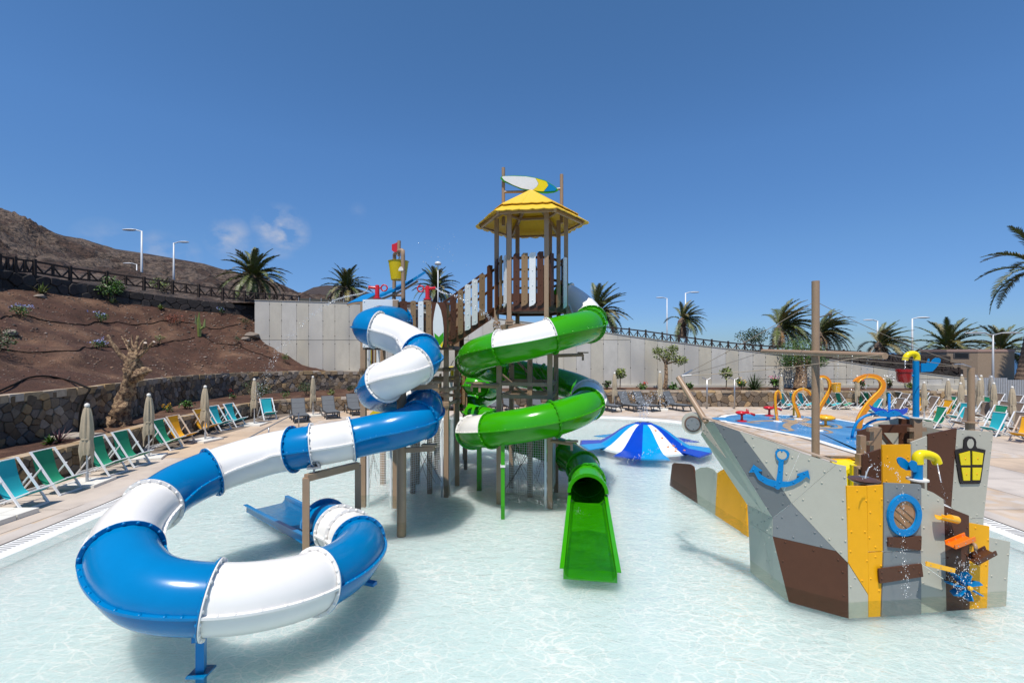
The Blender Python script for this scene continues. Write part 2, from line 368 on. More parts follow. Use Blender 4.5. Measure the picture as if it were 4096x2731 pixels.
# water: transparent tinted sheet with fresnel gloss; caustic light is painted into its tint, which filters light to the floor
wm = bpy.data.materials.new('pool_water'); wm.use_nodes = True; t = wm.node_tree; t.nodes.clear()
out = N(t,'ShaderNodeOutputMaterial'); mixs = N(t,'ShaderNodeMixShader'); tr = N(t,'ShaderNodeBsdfTransparent'); gl = N(t,'ShaderNodeBsdfGlossy', Roughness=.07)
fr = N(t,'ShaderNodeFresnel', IOR=1.33); geo = N(t,'ShaderNodeNewGeometry')
mpn = N(t,'ShaderNodeMapping'); t.links.new(geo.outputs['Position'], mpn.inputs[0]); mpn.inputs['Rotation'].default_value = (0,0,.5); mpn.inputs['Scale'].default_value = (1,1.7,1)
nb = N(t,'ShaderNodeTexNoise', Scale=3.2, Detail=6.0, Roughness=.62, Distortion=.6); t.links.new(mpn.outputs[0], nb.inputs['Vector'])
nb2 = N(t,'ShaderNodeTexNoise', Scale=17.0, Detail=3.0, Roughness=.6, Distortion=.8); t.links.new(mpn.outputs[0], nb2.inputs['Vector'])
ad = N(t,'ShaderNodeMath', operation='MULTIPLY_ADD'); t.links.new(nb2.outputs[0], ad.inputs[0]); ad.inputs[1].default_value = .35; t.links.new(nb.outputs[0], ad.inputs[2])
bp = N(t,'ShaderNodeBump', Strength=.55, Distance=.06); t.links.new(ad.outputs[0], bp.inputs['Height'])
t.links.new(bp.outputs[0], gl.inputs['Normal']); t.links.new(bp.outputs[0], fr.inputs['Normal'])
# painted caustic net: warped voronoi edges at two scales, brightening the tint
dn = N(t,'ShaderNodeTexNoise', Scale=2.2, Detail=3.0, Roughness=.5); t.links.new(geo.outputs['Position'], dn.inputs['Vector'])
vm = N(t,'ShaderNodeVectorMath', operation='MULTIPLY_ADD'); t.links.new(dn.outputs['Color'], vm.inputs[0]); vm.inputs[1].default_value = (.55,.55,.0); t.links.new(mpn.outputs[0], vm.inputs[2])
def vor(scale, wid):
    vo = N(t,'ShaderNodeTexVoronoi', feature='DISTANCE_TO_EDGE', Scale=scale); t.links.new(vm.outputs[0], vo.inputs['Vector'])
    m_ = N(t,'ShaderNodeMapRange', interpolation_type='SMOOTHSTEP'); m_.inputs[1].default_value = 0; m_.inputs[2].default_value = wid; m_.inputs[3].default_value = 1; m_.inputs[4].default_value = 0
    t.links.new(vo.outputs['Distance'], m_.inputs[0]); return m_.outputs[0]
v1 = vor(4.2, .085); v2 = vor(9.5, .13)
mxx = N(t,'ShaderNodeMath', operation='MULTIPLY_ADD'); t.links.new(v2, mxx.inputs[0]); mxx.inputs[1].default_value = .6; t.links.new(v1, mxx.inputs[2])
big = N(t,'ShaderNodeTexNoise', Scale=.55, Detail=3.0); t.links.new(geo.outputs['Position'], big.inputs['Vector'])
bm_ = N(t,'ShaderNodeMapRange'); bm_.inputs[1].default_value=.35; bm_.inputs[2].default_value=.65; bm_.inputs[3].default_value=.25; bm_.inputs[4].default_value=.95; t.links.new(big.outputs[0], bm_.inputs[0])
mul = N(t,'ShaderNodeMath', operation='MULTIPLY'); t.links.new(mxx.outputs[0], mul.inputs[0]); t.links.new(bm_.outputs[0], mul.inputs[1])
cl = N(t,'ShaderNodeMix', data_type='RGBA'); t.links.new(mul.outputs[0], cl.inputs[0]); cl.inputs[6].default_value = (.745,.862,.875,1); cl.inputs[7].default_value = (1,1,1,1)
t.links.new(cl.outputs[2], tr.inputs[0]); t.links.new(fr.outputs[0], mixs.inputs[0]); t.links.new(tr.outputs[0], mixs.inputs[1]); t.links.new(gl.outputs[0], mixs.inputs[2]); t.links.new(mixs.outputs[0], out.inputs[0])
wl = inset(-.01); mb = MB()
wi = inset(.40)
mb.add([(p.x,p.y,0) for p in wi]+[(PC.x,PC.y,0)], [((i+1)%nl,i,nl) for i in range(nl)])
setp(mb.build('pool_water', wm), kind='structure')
# splash pad water and floor
# deck slabs with open joints
def inside(px, py, poly):
    c = False; j = len(poly)-1
    for i in range(len(poly)):
        if (poly[i][1] > py) != (poly[j][1] > py) and px < (poly[j][0]-poly[i][0])*(py-poly[i][1])/(poly[j][1]-poly[i][1])+poly[i][0]: c = not c
        j = i
    return c
PAD = [G(*zN(x,y),.06) for x,y in ((50,655),(110,622),(230,606),(450,600),(800,610),(1150,632),(1450,660),(1700,700),(1900,735),(2200,800),(2260,900),(2230,1010),(2000,1110),(1850,1115),(1700,1075),(1400,985),(1150,905),(950,860),(700,808),(450,760),(260,722),(100,690))]
padpoly = [(p.x,p.y) for p in PAD]; poolpoly = [(p.x,p.y) for p in inset(-.06)]
LW = [(-11.3,4,.85),(-11.55,9,.85),(-11.7,10.4,.85),(-12.1,12.9,.80),(-12.6,15.7,.84),(-12.8,18.2,.84),(-13.2,22.3,.8),(-12.6,24.4,.78),(-11,25.4,.78),(-8.6,26,.82),(-4,27,.9),(0,27.6,.95),(5.2,28,1.0),(14.5,27.7,1.0),(20,27.6,1.0),(27.2,27.4,1.0)]
CS = 2.35; slabs = []
for ix in range(-5, 16):
    for iy in range(0, 12):
        x0, y0 = ix*CS, 2.6+iy*CS; x1, y1 = x0+CS, y0+CS
        x0 += .012; y0 += .012; x1 -= .012; y1 -= .012
        def bad(px, py):
            if inside(px,py,poolpoly) or inside(px,py,padpoly): return True
            if px < 0 :
                for k in range(len(LW)-1):
                    if LW[k][1] <= py <= LW[k+1][1] and k < 7: return px < LW[k][0]+(LW[k+1][0]-LW[k][0])*(py-LW[k][1])/(LW[k+1][1]-LW[k][1])-.3
            return py > 28.1
        S = [(a,b) for a in (0,1) for b in (0,1)]
        n_bad = sum(bad(x0+(x1-x0)*i/6, y0+(y1-y0)*j/6) for i in range(7) for j in range(7))
        if n_bad == 49: continue
        if n_bad == 0: slabs.append([(x0,y0),(x1,y0),(x1,y1),(x0,y1)])
        else:   # cut slab: keep the small cells that are free, as one outline of rows
            mb = MB(); n = 12; c_ = 0
            for i in range(n):
                for j in range(n):
                    a0, b0 = x0+(x1-x0)*i/n, y0+(y1-y0)*j/n; a1, b1 = x0+(x1-x0)*(i+1)/n, y0+(y1-y0)*(j+1)/n
                    if any(bad(a,b) for a,b in ((a0,b0),(a1,b0),(a1,b1),(a0,b1))): continue
                    mb.add([(a0,b0,.0595),(a1,b0,.0595),(a1,b1,.0595),(a0,b1,.0595)], [(0,1,2,3)]); c_ += 1
            if c_: slabs.append(mb)
deck = bpy.data.objects['pool_deck']
for s_ in slabs:
    if isinstance(s_, MB): s_.build('paving_slab', DECK, deck)
    else:
        mb = MB(); mb.prism([(x,y,.02) for x,y in s_], (0,0,.0395)); mb.build('paving_slab', DECK, deck)
deck.data.materials[0] = mat('deck_joint', (.16,.13,.105), .9)
# re-colour note: the sheet below shows only in the joints and at the pool rim
mb = MB(); rim0, rim1 = inset(-.03), inset(-.42)
mb.add([(p.x,p.y,.0635) for p in rim0]+[(p.x,p.y,.0635) for p in rim1], [(i,(i+1)%nl,(i+1)%nl+nl,i+nl) for i in range(nl)])
setp(mb.build('pool_coping', DECK), kind='structure')

# sea
mb = MB(); mb.add([(-9000,60,-14),(9000,60,-14),(9000,9000,-14),(-9000,9000,-14)], [(0,1,2,3)])
SEA = mat('sea_water', (.012,.045,.10), .35, bump=.4, bs=.15, dist=1.0)
setp(mb.build('sea', SEA), kind='structure')

def loft(name, A, B, n, m, sag=None, amp=.1, sc_=.6, kind='structure', sub=1, smooth=True, extra=None):
    # surface between polylines A and B (same count), n rows, resampled along
    def res(Pn, k):
        L = [0]
        for i in range(len(Pn)-1): L.append(L[-1]+(Vector(Pn[i+1])-Vector(Pn[i])).length)
        o = []
        for j in range(k):
            t_ = j/(k-1)*(len(Pn)-1); i = min(int(t_), len(Pn)-2); o.append(Vector(Pn[i]).lerp(Vector(Pn[i+1]), t_-i))
        return o
    k = (len(A)-1)*sub+1; A2, B2 = res(A,k), res(B,k); vs = []
    for i in range(k):
        for j in range(n+1):
            s_ = j/n; p = A2[i].lerp(B2[i], s_)
            if sag: p.z -= sag(i/(k-1))*4*s_*(1-s_)
            edge = min(1, min(s_, 1-s_)*6)
            d = noise.fractal(p*sc_, 1.0, 2.0, 5)*amp*edge; p = p+Vector((0,0,d))
            if extra: p = extra(p, s_, i/(k-1))
            vs.append(p)
    fs = [(i*(n+1)+j, (i+1)*(n+1)+j, (i+1)*(n+1)+j+1, i*(n+1)+j+1) for i in range(k-1) for j in range(n)]
    mb = MB(); mb.add(vs, fs); return setp(mb.build(name, m, smooth=smooth), kind=kind)
HWL = [(-14.2,3,2.15),(-14.3,8,2.15),(-14.3,12.7,2.15),(-14.45,14.9,2.16),(-15.2,18,2.17),(-16.2,21,2.17),(-16.6,23.8,2.15),(-15.9,26,2.17),(-14.6,27.6,2.17),(-13.2,28.8,2.17),(-11.7,30.1,2.1),(-10.3,31,2.06)]
def up(u, v, Y): return P(u*U, v*U, Y)
DWB = [(-27,3,6.6),(-26.5,10,6.6), tuple(up(-60,650,20.5)), tuple(up(0,658,22)), tuple(up(90,668,23.5)), tuple(up(180,680,25.3)), tuple(up(268,693,27)), tuple(up(360,703,28.5)), tuple(up(440,711,29.8)), tuple(up(500,716,30.8)), tuple(up(550,720,31.6)), tuple(up(588,723,32.2))]
loft('hillside_soil', [(x,y,z-.06) for x,y,z in HWL], DWB, 60, SOIL, sag=lambda s_: .25+1.15*max(0, s_-.72)/.28, amp=.28, sc_=.5, sub=16)
# planter soil strips
LS = [(x,y,.7 if y < 26 else .78) for x,y,h in LW]
up2 = [(-14.2,4,.72),(-14.3,9,.72),(-14.3,10.4,.72),(-14.3,12.9,.72),(-14.5,15.7,.74),(-15.2,18.2,.78),(-16.3,22.3,.85),(-15.8,26,.9),(-13.2,28.8,.9),(-10.3,31,.95),(-5,31,.95),(0,31,.95),(5.2,31,1.0),(14.5,31,1.02),(20,31,1.0),(27.2,31,.95)]
loft('planter_soil', LS, up2, 14, SOIL, amp=.09, sc_=1.1, sub=10)
# hills: ridge lines from the skyline at their own distances
DWT = [(x,y,z+.55) for x,y,z in DWB]
ridge = [(-150,440,60),(-60,470,70),(0,502,78),(60,514,84),(100,527,90),(200,558,98),(260,571,100),(340,583,104),(420,597,106),(470,606,108),(520,621,110),(560,629,112),(600,638,115),(650,655,120),(705,683,128),(760,715,135)]
def rextra(p, s_, i):
    if .15 < s_ < .97:
        q = noise.noise(Vector((p.x*.06, p.y*.06, 3)))
        p = p+Vector((0,0, max(0, q)*5*(s_-.15)))-Vector((0,0, 2.4*math.sin(s_*math.pi)))
    return p
A_ = [(-60,2,8.5),(-45,15,8.2)]+[tuple(Vector(q)+Vector((-.6,.5,0))) for q in DWT[2:]]+[(-14,34,6.6),(-8,36,6.2),(0,38,5.6),(2,40,5.4)]
B_ = [tuple(up(*q)) for q in ridge]
loft('hill', A_, B_, 60, HILL, amp=1.5, sc_=.22, sub=18, extra=rextra)
r2 = [(560,735,290),(640,705,300),(690,674,300),(720,660,300),(750,655,300),(790,657,300),(820,662,300),(855,675,300),(890,690,300),(930,698,300),(980,705,300),(1060,725,300)]
loft('distant_hill', [(x-CX/U*0+0,0,0) if False else tuple(up(x,812,200)) for x,y,Y in r2], [tuple(up(*q)) for q in r2], 26, FARHILL, amp=5, sc_=.02, sub=6)
# land behind the concrete wall: falls to the right, then drops to the shore
def ztop(x):
    T = [(-60,6.95),(-17.6,6.9),(-11,6.72),(-1,5.55),(3.9,4.95),(12,3.75),(20,2.9),(25.5,2.2),(31,1.5),(45,1.2),(90,.2)]
    for i in range(len(T)-1):
        if x <= T[i+1][0]: return T[i][1]+(T[i+1][1]-T[i][1])*(x-T[i][0])/(T[i+1][0]-T[i][0])
    return T[-1][1]
mb = MB(); xs = [-20+i*1.2 for i in range(92)]; ys = [31.25,32,33,34.5,36,38,41,45,50,56,62,70]
vs = []
for x in xs:
    for j, y in enumerate(ys):
        z = ztop(x)-.12+noise.noise(Vector((x*.3,y*.3,0)))*.12*(j>1)
        if x < 0: z -= .0
        if y > 50: z -= (y-50)*.9
        if x > 24 and y > 33: z = min(z, 1.9-(y-33)*.02)
        vs.append((x,y,z))
n = len(ys); mb.add(vs, [(i*n+j,(i+1)*n+j,(i+1)*n+j+1,i*n+j+1) for i in range(len(xs)-1) for j in range(n-1)])
setp(mb.build('upper_ground', mat('dry_ground', (.10,.075,.055), .95, var=.3, bump=.6, bs=12), smooth=True), kind='structure')

# ------------------------------------------------------------------ stone walls
def voronoi_cells(L, H, c, jit=.42, seed=1):
    rnd = random.Random(seed); nx = max(2, int(round(L/c))); ny = max(1, int(round(H/(c*.82)))); cw = L/nx; ch = H/ny
    S = {}
    for i in range(-2, nx+2):
        for j in range(-2, ny+2): S[i,j] = ((i+.5+rnd.uniform(-jit,jit))*cw+(.25*cw if j%2 else -.25*cw), (j+.5+rnd.uniform(-jit,jit))*ch)
    cells = []
    for i in range(-1, nx+1):
        for j in range(ny):
            sx, sy = S[i,j]; poly = [(sx-1.6*cw,sy-1.6*ch),(sx+1.6*cw,sy-1.6*ch),(sx+1.6*cw,sy+1.6*ch),(sx-1.6*cw,sy+1.6*ch)]
            half = []
            for a in range(-2,3):
                for b in range(-2,3):
                    if (a or b) and (i+a,j+b) in S:
                        ox, oy = S[i+a,j+b]
                        half.append((ox-sx, oy-sy, ((ox*ox+oy*oy)-(sx*sx+sy*sy))/2))
            half += [(1,0,L),(-1,0,0),(0,1,H),(0,-1,0)]
            for (a,b,cc) in half:
                np_ = []
                for k in range(len(poly)):
                    p, q = poly[k], poly[(k+1)%len(poly)]; dp, dq = a*p[0]+b*p[1]-cc, a*q[0]+b*q[1]-cc
                    if dp <= 0: np_.append(p)
                    if (dp < 0 < dq) or (dq < 0 < dp): t_ = dp/(dp-dq); np_.append((p[0]+(q[0]-p[0])*t_, p[1]+(q[1]-p[1])*t_))
                poly = np_
                if len(poly) < 3: break
            if len(poly) >= 3: cells.append((poly, rnd.random()))
    return cells
def stone_wall(name, label, cat, path, cell, m, mm_, side=1, thick=.35, cap=None, joint=.008, depth=.06, seed=1, nmax=300, group=None, cdrop=.1):
    # path: (x, y, z_base, z_top); side=+1: stones on the right-hand side of the path direction
    pts = [Vector((p[0],p[1],0)) for p in path]; L = [0]
    for i in range(len(pts)-1): L.append(L[-1]+(pts[i+1]-pts[i]).length)
    # finer resample
    def at(s_):
        s_ = max(0, min(L[-1]-1e-5, s_)); i = 0
        while L[i+1] < s_: i += 1
        t_ = (s_-L[i])/(L[i+1]-L[i])
        d0 = (pts[i+1]-pts[i]).normalized()
        if t_ > .5 and i+2 < len(pts): d = d0.lerp((pts[i+2]-pts[i+1]).normalized(), t_-.5)
        elif t_ < .5 and i > 0: d = d0.lerp((pts[i]-pts[i-1]).normalized(), .5-t_)
        else: d = d0
        d.normalize(); nrm = Vector((d.y,-d.x,0))*side
        return pts[i].lerp(pts[i+1], t_), nrm, path[i][2]+(path[i+1][2]-path[i][2])*t_, path[i][3]+(path[i+1][3]-path[i][3])*t_
    mid_ = at(L[-1]/2); root = thing(name, (mid_[0].x, mid_[0].y, mid_[2]), label, cat, group)
    ns = max(8, int(L[-1]/.5)); mb = MB(); vs = []
    for i in range(ns+1):
        p, n_, z0, z1 = at(L[-1]*i/ns)
        for (o_, z) in ((0,z0),(0,z1-.02),(-thick,z1-.02),(-thick,z0)): vs.append(p+n_*o_+Vector((0,0,z)))
    mb.add(vs, [(i*4+k,(i+1)*4+k,(i+1)*4+(k+1)%4,i*4+(k+1)%4) for i in range(ns) for k in range(3)]+[(0,1,2,3),(ns*4+3,ns*4+2,ns*4+1,ns*4)])
    mb.build('mortar_core', mm_, root)
    Hn = sum(p[3]-p[2] for p in path)/len(path)
    cells = voronoi_cells(L[-1], Hn, cell, seed=seed); items = []
    for poly, rr in cells:
        cx = sum(p[0] for p in poly)/len(poly); cy = sum(p[1] for p in poly)/len(poly); n = len(poly)
        # round the corners a little
        q0 = []
        for k in range(n):
            a, b = poly[k], poly[(k+1)%n]
            el = math.hypot(b[0]-a[0], b[1]-a[1])
            if el < .03: q0.append(((a[0]+b[0])/2,(a[1]+b[1])/2)); continue
            for t_ in (.12,.88): q0.append((a[0]+(b[0]-a[0])*t_, a[1]+(b[1]-a[1])*t_))
        n = len(q0)
        if n < 3: continue
        dep = depth*(.55+.9*rr); vs = []
        P0, NN, z0, z1 = at(cx); kz = (z1-z0)/Hn
        for (f_, dd) in ((0,-.01),(0,dep*.75),(.10,dep)):
            for (x, y) in q0:
                dx, dy = x-cx, y-cy; l = math.hypot(dx,dy)+1e-6; sh = max(.2, 1-joint/l)*(1-f_)
                xx, yy = cx+dx*sh, cy+dy*sh
                p, n_, a0, a1 = at(xx); vs.append(p+n_*dd+Vector((0,0,a0+yy*(a1-a0)/Hn)))
        fs = [(k,(k+1)%n,(k+1)%n+n,k+n) for k in range(n)]+[(k+n,(k+1)%n+n,(k+1)%n+2*n,k+2*n) for k in range(n)]+[tuple(range(2*n,3*n))]
        items.append((P0.length, vs, fs))
    # cap stones
    if cap:
        s_ = 0; rnd = random.Random(seed+5)
        while s_ < L[-1]-.1:
            w_ = rnd.uniform(.28,.6); e = min(L[-1], s_+w_); zz = rnd.uniform(.0,.035)
            p, n_, z0, z1 = at(s_+.012); p2, n2, y0, y1 = at(e-.012)
            o1 = depth*.9+rnd.uniform(-.02,.03); o2 = -thick-rnd.uniform(0,.05)
            m1 = p+n_*o1; m2 = p2+n2*(o1+rnd.uniform(-.02,.02)); m3 = p2+n2*o2; m4 = p+n_*o2
            vs = [m1+Vector((0,0,z1-cdrop)),m2+Vector((0,0,y1-cdrop*.9)),m3+Vector((0,0,y1-.02)),m4+Vector((0,0,z1-.02)),
                  m1+Vector((0,0,z1+.02+zz)),m2+Vector((0,0,y1+.02+zz)),m3+Vector((0,0,y1+.03)),m4+Vector((0,0,z1+.03))]
            items.append((p.length+.001, ('cap', vs), [(0,1,5,4),(1,2,6,5),(2,3,7,6),(3,0,4,7),(4,5,6,7)])); s_ = e
    items.sort(key=lambda q: q[0]); rest = MB(); restc = MB()
    for k, (d, vs, fs) in enumerate(items):
        iscap = vs[0] == 'cap'; v_ = vs[1] if iscap else vs
        if k < nmax:
            mb = MB(); mb.add(v_, fs); mb.build('capping_stone' if iscap else 'stone', cap if iscap else m, root)
        else: (restc if iscap else rest).add(v_, fs)
    if rest.v: rest.build('stone', m, root, kind='stuff')
    if restc.v: restc.build('capping_stone', cap, root, kind='stuff')
    return root
stone_wall('planter_wall', 'low curved rubble stone wall with pale capping right behind the left row of deck chairs', 'stone wall', [(x,y,.05,h) for x,y,h in LW[:10]], .30, STONE, MORTAR, side=1, cap=TSTONE, seed=3, depth=.045, joint=.012)
stone_wall('planter_wall', 'low rubble stone wall at the far side of the deck behind grey loungers', 'stone wall', [(x,y,.05,h) for x,y,h in LW[9:]], .42, STONE, MORTAR, side=1, cap=TSTONE, seed=4, depth=.07)
hw = [(x,y,.72,z) for x,y,z in HWL]
stone_wall('retaining_wall', 'tall dark rubble retaining wall at the foot of the red soil slope', 'stone wall', hw, .29, STONE, MORTAR, side=1, cap=TSTONE, seed=5, depth=.055, thick=.4, cdrop=.2)
stone_wall('roadside_wall', 'black basalt wall under the wooden fence at the top of the soil slope', 'stone wall', [(x,y,z-.5,z+.9-.08*k/3) for k,(x,y,z) in enumerate(DWB)], .55, DSTONE, DMORTAR, side=1, seed=6, depth=.09, thick=.5, joint=.01)
# ------------------------------------------------------------------ concrete wall of cast panels
WY = 31.0
wallroot = thing('concrete_wall', (6, WY, 1), 'long pale cast concrete wall stepping down behind the slide tower and deck', 'concrete wall')
def wtop(px): # photo px -> z
    T = [(1019,1199),(1447,1212),(1900,1262),(2150,1292),(2397,1325),(2616,1357),(2807,1381),(3128,1418),(3287,1431),(3593,1479),(3866,1512),(3960,1524)]
    for i in range(len(T)-1):
        if px <= T[i+1][0]: return CAMH-(T[i][1]+(T[i+1][1]-T[i][1])*(px-T[i][0])/(T[i+1][0]-T[i][0])-HZ)*WY/F
    return CAMH-(T[-1][1]-HZ)*WY/F
XW = lambda px: (px-CX)*WY/F
edges = [1019,1078,1127,1187,1235,1292,1340,1397,1447]
while edges[-1] < 3930: edges.append(edges[-1]+(58 if len(edges)%2 else 50) if edges[-1] > 1460 else edges[-1]+52)
core = MB()
for a, b in zip(edges[:-1], edges[1:]):
    x0, x1 = XW(a), XW(b); core.add([(x0,WY+.03,.3),(x1,WY+.03,.3),(x1,WY+.03,wtop(b)-.02),(x0,WY+.03,wtop(a)-.02),(x0,WY+.3,.3),(x1,WY+.3,.3),(x1,WY+.3,wtop(b)-.02),(x0,WY+.3,wtop(a)-.02)], [(0,1,2,3),(3,2,6,7),(0,3,7,4),(1,5,6,2)])
core.build('wall_core', CONCD, wallroot)
holes = MB(); cop = MB()
for a, b in zip(edges[:-1], edges[1:]):
    g = .008; x0, x1 = XW(a)+g, XW(b)-g; ta, tb = wtop(a), wtop(b); splits = [.3]
    if a < 2520: splits.append(4.2-.0*a)
    elif a > 2990: splits += [z for z in (2.45, 1.55) if z < tb-.2][::-1]
    if a < 1450: pass
    elif a < 2520: splits.insert(1, 2.25) if a > 2300 and False else None
    splits.append(None)
    for k in range(len(splits)-1):
        z0 = splits[k]+(.014 if k else 0); z1 = splits[k+1]
        t0, t1 = (z1-.014, z1-.014) if z1 is not None else (ta, tb)
        mb = MB(); pr = random.uniform(0, .006)
        mb.prism([(x0,WY-.02-pr,z0),(x1,WY-.02-pr,z0),(x1,WY-.02-pr,t1),(x0,WY-.02-pr,t0)], (0,.045+pr,0)); mb.build('concrete_panel', CONC, wallroot)
        hh = min(t0,t1)-z0
        if hh > .7:
            for zz in ((z0+.25, z0+hh/2, z0+hh-.25) if hh > 1.8 else (z0+.25, z0+hh-.2)):
                c = Vector((x0, WY-.03, zz)); holes.lathe([(0.001,0),(.032,0)], c, 8, Matrix.Rotation(R(90), 3, 'X'))
    cop.beam((x0-g,WY+.12,ta-.01),(x1+g,WY+.12,tb-.01), .36, .03)
holes.build('tie_hole', mat('hole_dark', (.05,.05,.045), .9), wallroot, kind='stuff')
cop.build('coping', CONC, wallroot)
mb = MB(); mb.prism([(XW(1460),WY-.17,.6),(XW(3900),WY-.17,.6),(XW(3900),WY-.17,1.16),(XW(1460),WY-.17,1.16)], (0,.14,0)); mb.build('plinth', CONC, wallroot)
# small mesh fence behind the left part of the wall
mf = thing('mesh_fence', tuple(P(1200,1200,36)), 'low dark netted fence rising just above the left end of the concrete wall', 'fence')
mb = MB(); mb.add([P(1195,1192,36),P(1460,1206,36),P(1460,1230,36),P(1195,1230,36),P(1195,1192,36.03),P(1460,1206,36.03),P(1460,1230,36.03),P(1195,1230,36.03)], [(0,1,2,3),(7,6,5,4),(0,4,5,1)]); mb.build('shade_net', mat('shade_net_cloth', (.07,.07,.06), .9), mf)
for x in range(1195, 1470, 45):
    mb = MB(); mb.tube([P(x,1188+(x-1195)*.05,35.95), P(x,1240,35.95)], .03, 6); mb.build('post', GALV, mf)

# ------------------------------------------------------------------ rustic truss fences
def truss_fence(label, posts, mids=True, post_w=.13, rail_h=.09, seg_w=.06, ext=.12):
    # posts: list of (top point, bottom point); rails run between
    root = thing('wooden_fence', tuple(posts[len(posts)//2][1]), label, 'fence')
    for (T_, B_) in posts:
        mb = MB(); mb.beam(B_-Vector((0,0,.15)), T_+Vector((0,0,ext)), post_w, post_w, (1,0,0)); mb.build('post', DARKWOOD, root)
    for i in range(len(posts)-1):
        (T0,B0),(T1,B1) = posts[i], posts[i+1]
        mb = MB(); mb.beam(T0,T1,.07,rail_h); mb.build('rail', DARKWOOD, root)
        b0 = B0+Vector((0,0,.06)); b1 = B1+Vector((0,0,.06))
        mb = MB(); mb.beam(b0,b1,.07,rail_h); mb.build('rail', DARKWOOD, root)
        off = Vector((0,-.01,0)); Tm = (T0+T1)/2; Bm = (b0+b1)/2
        if mids:
            mb = MB(); mb.beam(Bm,Tm,post_w*.75,post_w*.75,(1,0,0)); mb.build('upright', DARKWOOD, root)
            qs = [(T0,b0,Tm,Bm),(T1,b1,Tm,Bm)]
            for (a,b,c,d) in qs:
                m1 = (b+d)/2
                for s_, e_ in ((a+(b-a)*.15, m1), (c+(d-c)*.15, m1)):
                    mb = MB(); mb.beam(s_+off, e_+off, seg_w, seg_w, (0,1,0)); mb.build('brace', DARKWOOD, root)
        else:
            for s_, e_ in ((T0, Bm), (T1, Bm)):
                mb = MB(); mb.beam(s_+off, e_+off, seg_w, seg_w, (0,1,0)); mb.build('brace', DARKWOOD, root)
    return root
fp = []
for (x, yt, yb) in ((-300,410,545),(-150,450,590),(-5,480,612),(128,505,620),(295,525,628),(600,582,680),(912,625,708),(1232,672,752),(1475,706,782),(1700,735,812),(1905,762,838),(2090,788,852),(2262,802,864),(2420,815,874),(2560,826,884)):
    sx, syt = zA(x, yt); _, syb = zA(x, yb)
    # depth along the wall line: interpolate from DWB by pixel
    uu = [(-60,20.5),(0,22),(90,23.5),(180,25.3),(268,27),(360,28.5),(440,29.8),(500,30.8),(550,31.6),(588,32.2),(680,34)]
    ug = sx/U; Yd = uu[0][1]+(ug+60)*.025
    for k in range(len(uu)-1):
        if uu[k][0] <= ug <= uu[k+1][0]: Yd = uu[k][1]+(uu[k+1][1]-uu[k][1])*(ug-uu[k][0])/(uu[k+1][0]-uu[k][0])
    fp.append((P(sx, syt, Yd+.1), P(sx, syb, Yd+.1)))
truss_fence('dark wooden lattice fence on the black wall above the soil slope', fp)
fp = []
k = 0
for i in range(27):
    px = 2385+i*66
    if px > 3900: break
    zt = wtop(px); top_px = 0
    T = [(2385,1308),(2500,1318),(2600,1330),(2720,1348),(2800,1360),(2900,1372),(3020,1384),(3140,1392),(3287,1402),(3411,1408),(3653,1430),(3900,1470)]
    for j in range(len(T)-1):
        if T[j][0] <= px <= T[j+1][0]: ty = T[j][1]+(T[j+1][1]-T[j][1])*(px-T[j][0])/(T[j+1][0]-T[j][0])
    fp.append((P(px, ty-3, 32.6), P(px, ty+28, 32.6)))
truss_fence('dark wooden zigzag fence running along the top of the right concrete wall', fp, mids=True, post_w=.10, seg_w=.045, rail_h=.085)
# black basalt walls beyond the right end
def simple_pts(pxs, Y, zb, ):
    return [(P(x,y,Y).x, Y, zb, P(x,y,Y).z) for x,y in pxs]
stone_wall('roadside_wall', 'dark lava stone wall above the far right end of the concrete wall', 'stone wall', simple_pts(((2830,1388),(3000,1398),(3290,1412),(3330,1424),(3560,1440),(3850,1475)), 33.2, .9), .5, DSTONE, DMORTAR, depth=.08, seed=8)
stone_wall('roadside_wall', 'dark lava stone wall block standing left of the pebbled hut', 'stone wall', simple_pts(((3560,1416),(3680,1417),(3800,1425)), 36, 1.2), .5, DSTONE, DMORTAR, depth=.08, seed=9)

# ------------------------------------------------------------------ hut
hut = thing('pump_house', (36.2, 35, 1.0), 'small pebbled beige hut with flat pinkish roof edge at the right', 'hut')
hx0, hx1, hx2 = P(3788,1400,36.2).x, P(3911,1400,34.6).x, P(4058,1400,35).x
ztopb = CAMH-(1406-HZ)*35/F
pl = [(hx0,36.2),(hx1,34.6),(hx2,35.0),(hx2,38.5),(hx0,38.5)]
mb = MB(); mb.prism([(x,y,.6) for x,y in pl], (0,0,ztopb-.6)); mb.build('wall', RENDER, hut)
c_ = Vector((sum(p[0] for p in pl)/5, sum(p[1] for p in pl)/5, 0))
mb = MB(); mb.prism([(c_.x+(x-c_.x)*1.02, c_.y+(y-c_.y)*1.02, ztopb-.02) for x,y in pl], (0,0,.2)); mb.build('roof_edge', TRIMP, hut)
a_, b_ = (hx0,36.2-.03), (hx1,34.6-.03)
wp = [PL(*zJ(x,y), (a_[0],a_[1]-.03), (b_[0],b_[1]-.03)) for x,y in ((1704,1068),(1834,1070),(1834,1114),(1704,1112))]
mb = MB(); mb.prism(wp, (0,.06,0)); f = mb.build('window', mat('window_frame', (.12,.11,.10), .5), hut)
wq = [sum(wp, Vector())/4+(q-sum(wp, Vector())/4)*.86-Vector((0,.012,0)) for q in wp]
mb = MB(); mb.prism(wq, (0,.01,0)); mb.build('pane', mat('dark_glass', (.03,.035,.04), .1, coat=.5), f)
vt = [PL(*zJ(x,y), a_, b_) for x,y in ((1722,1205),(1745,1205),(1745,1235),(1722,1235))]

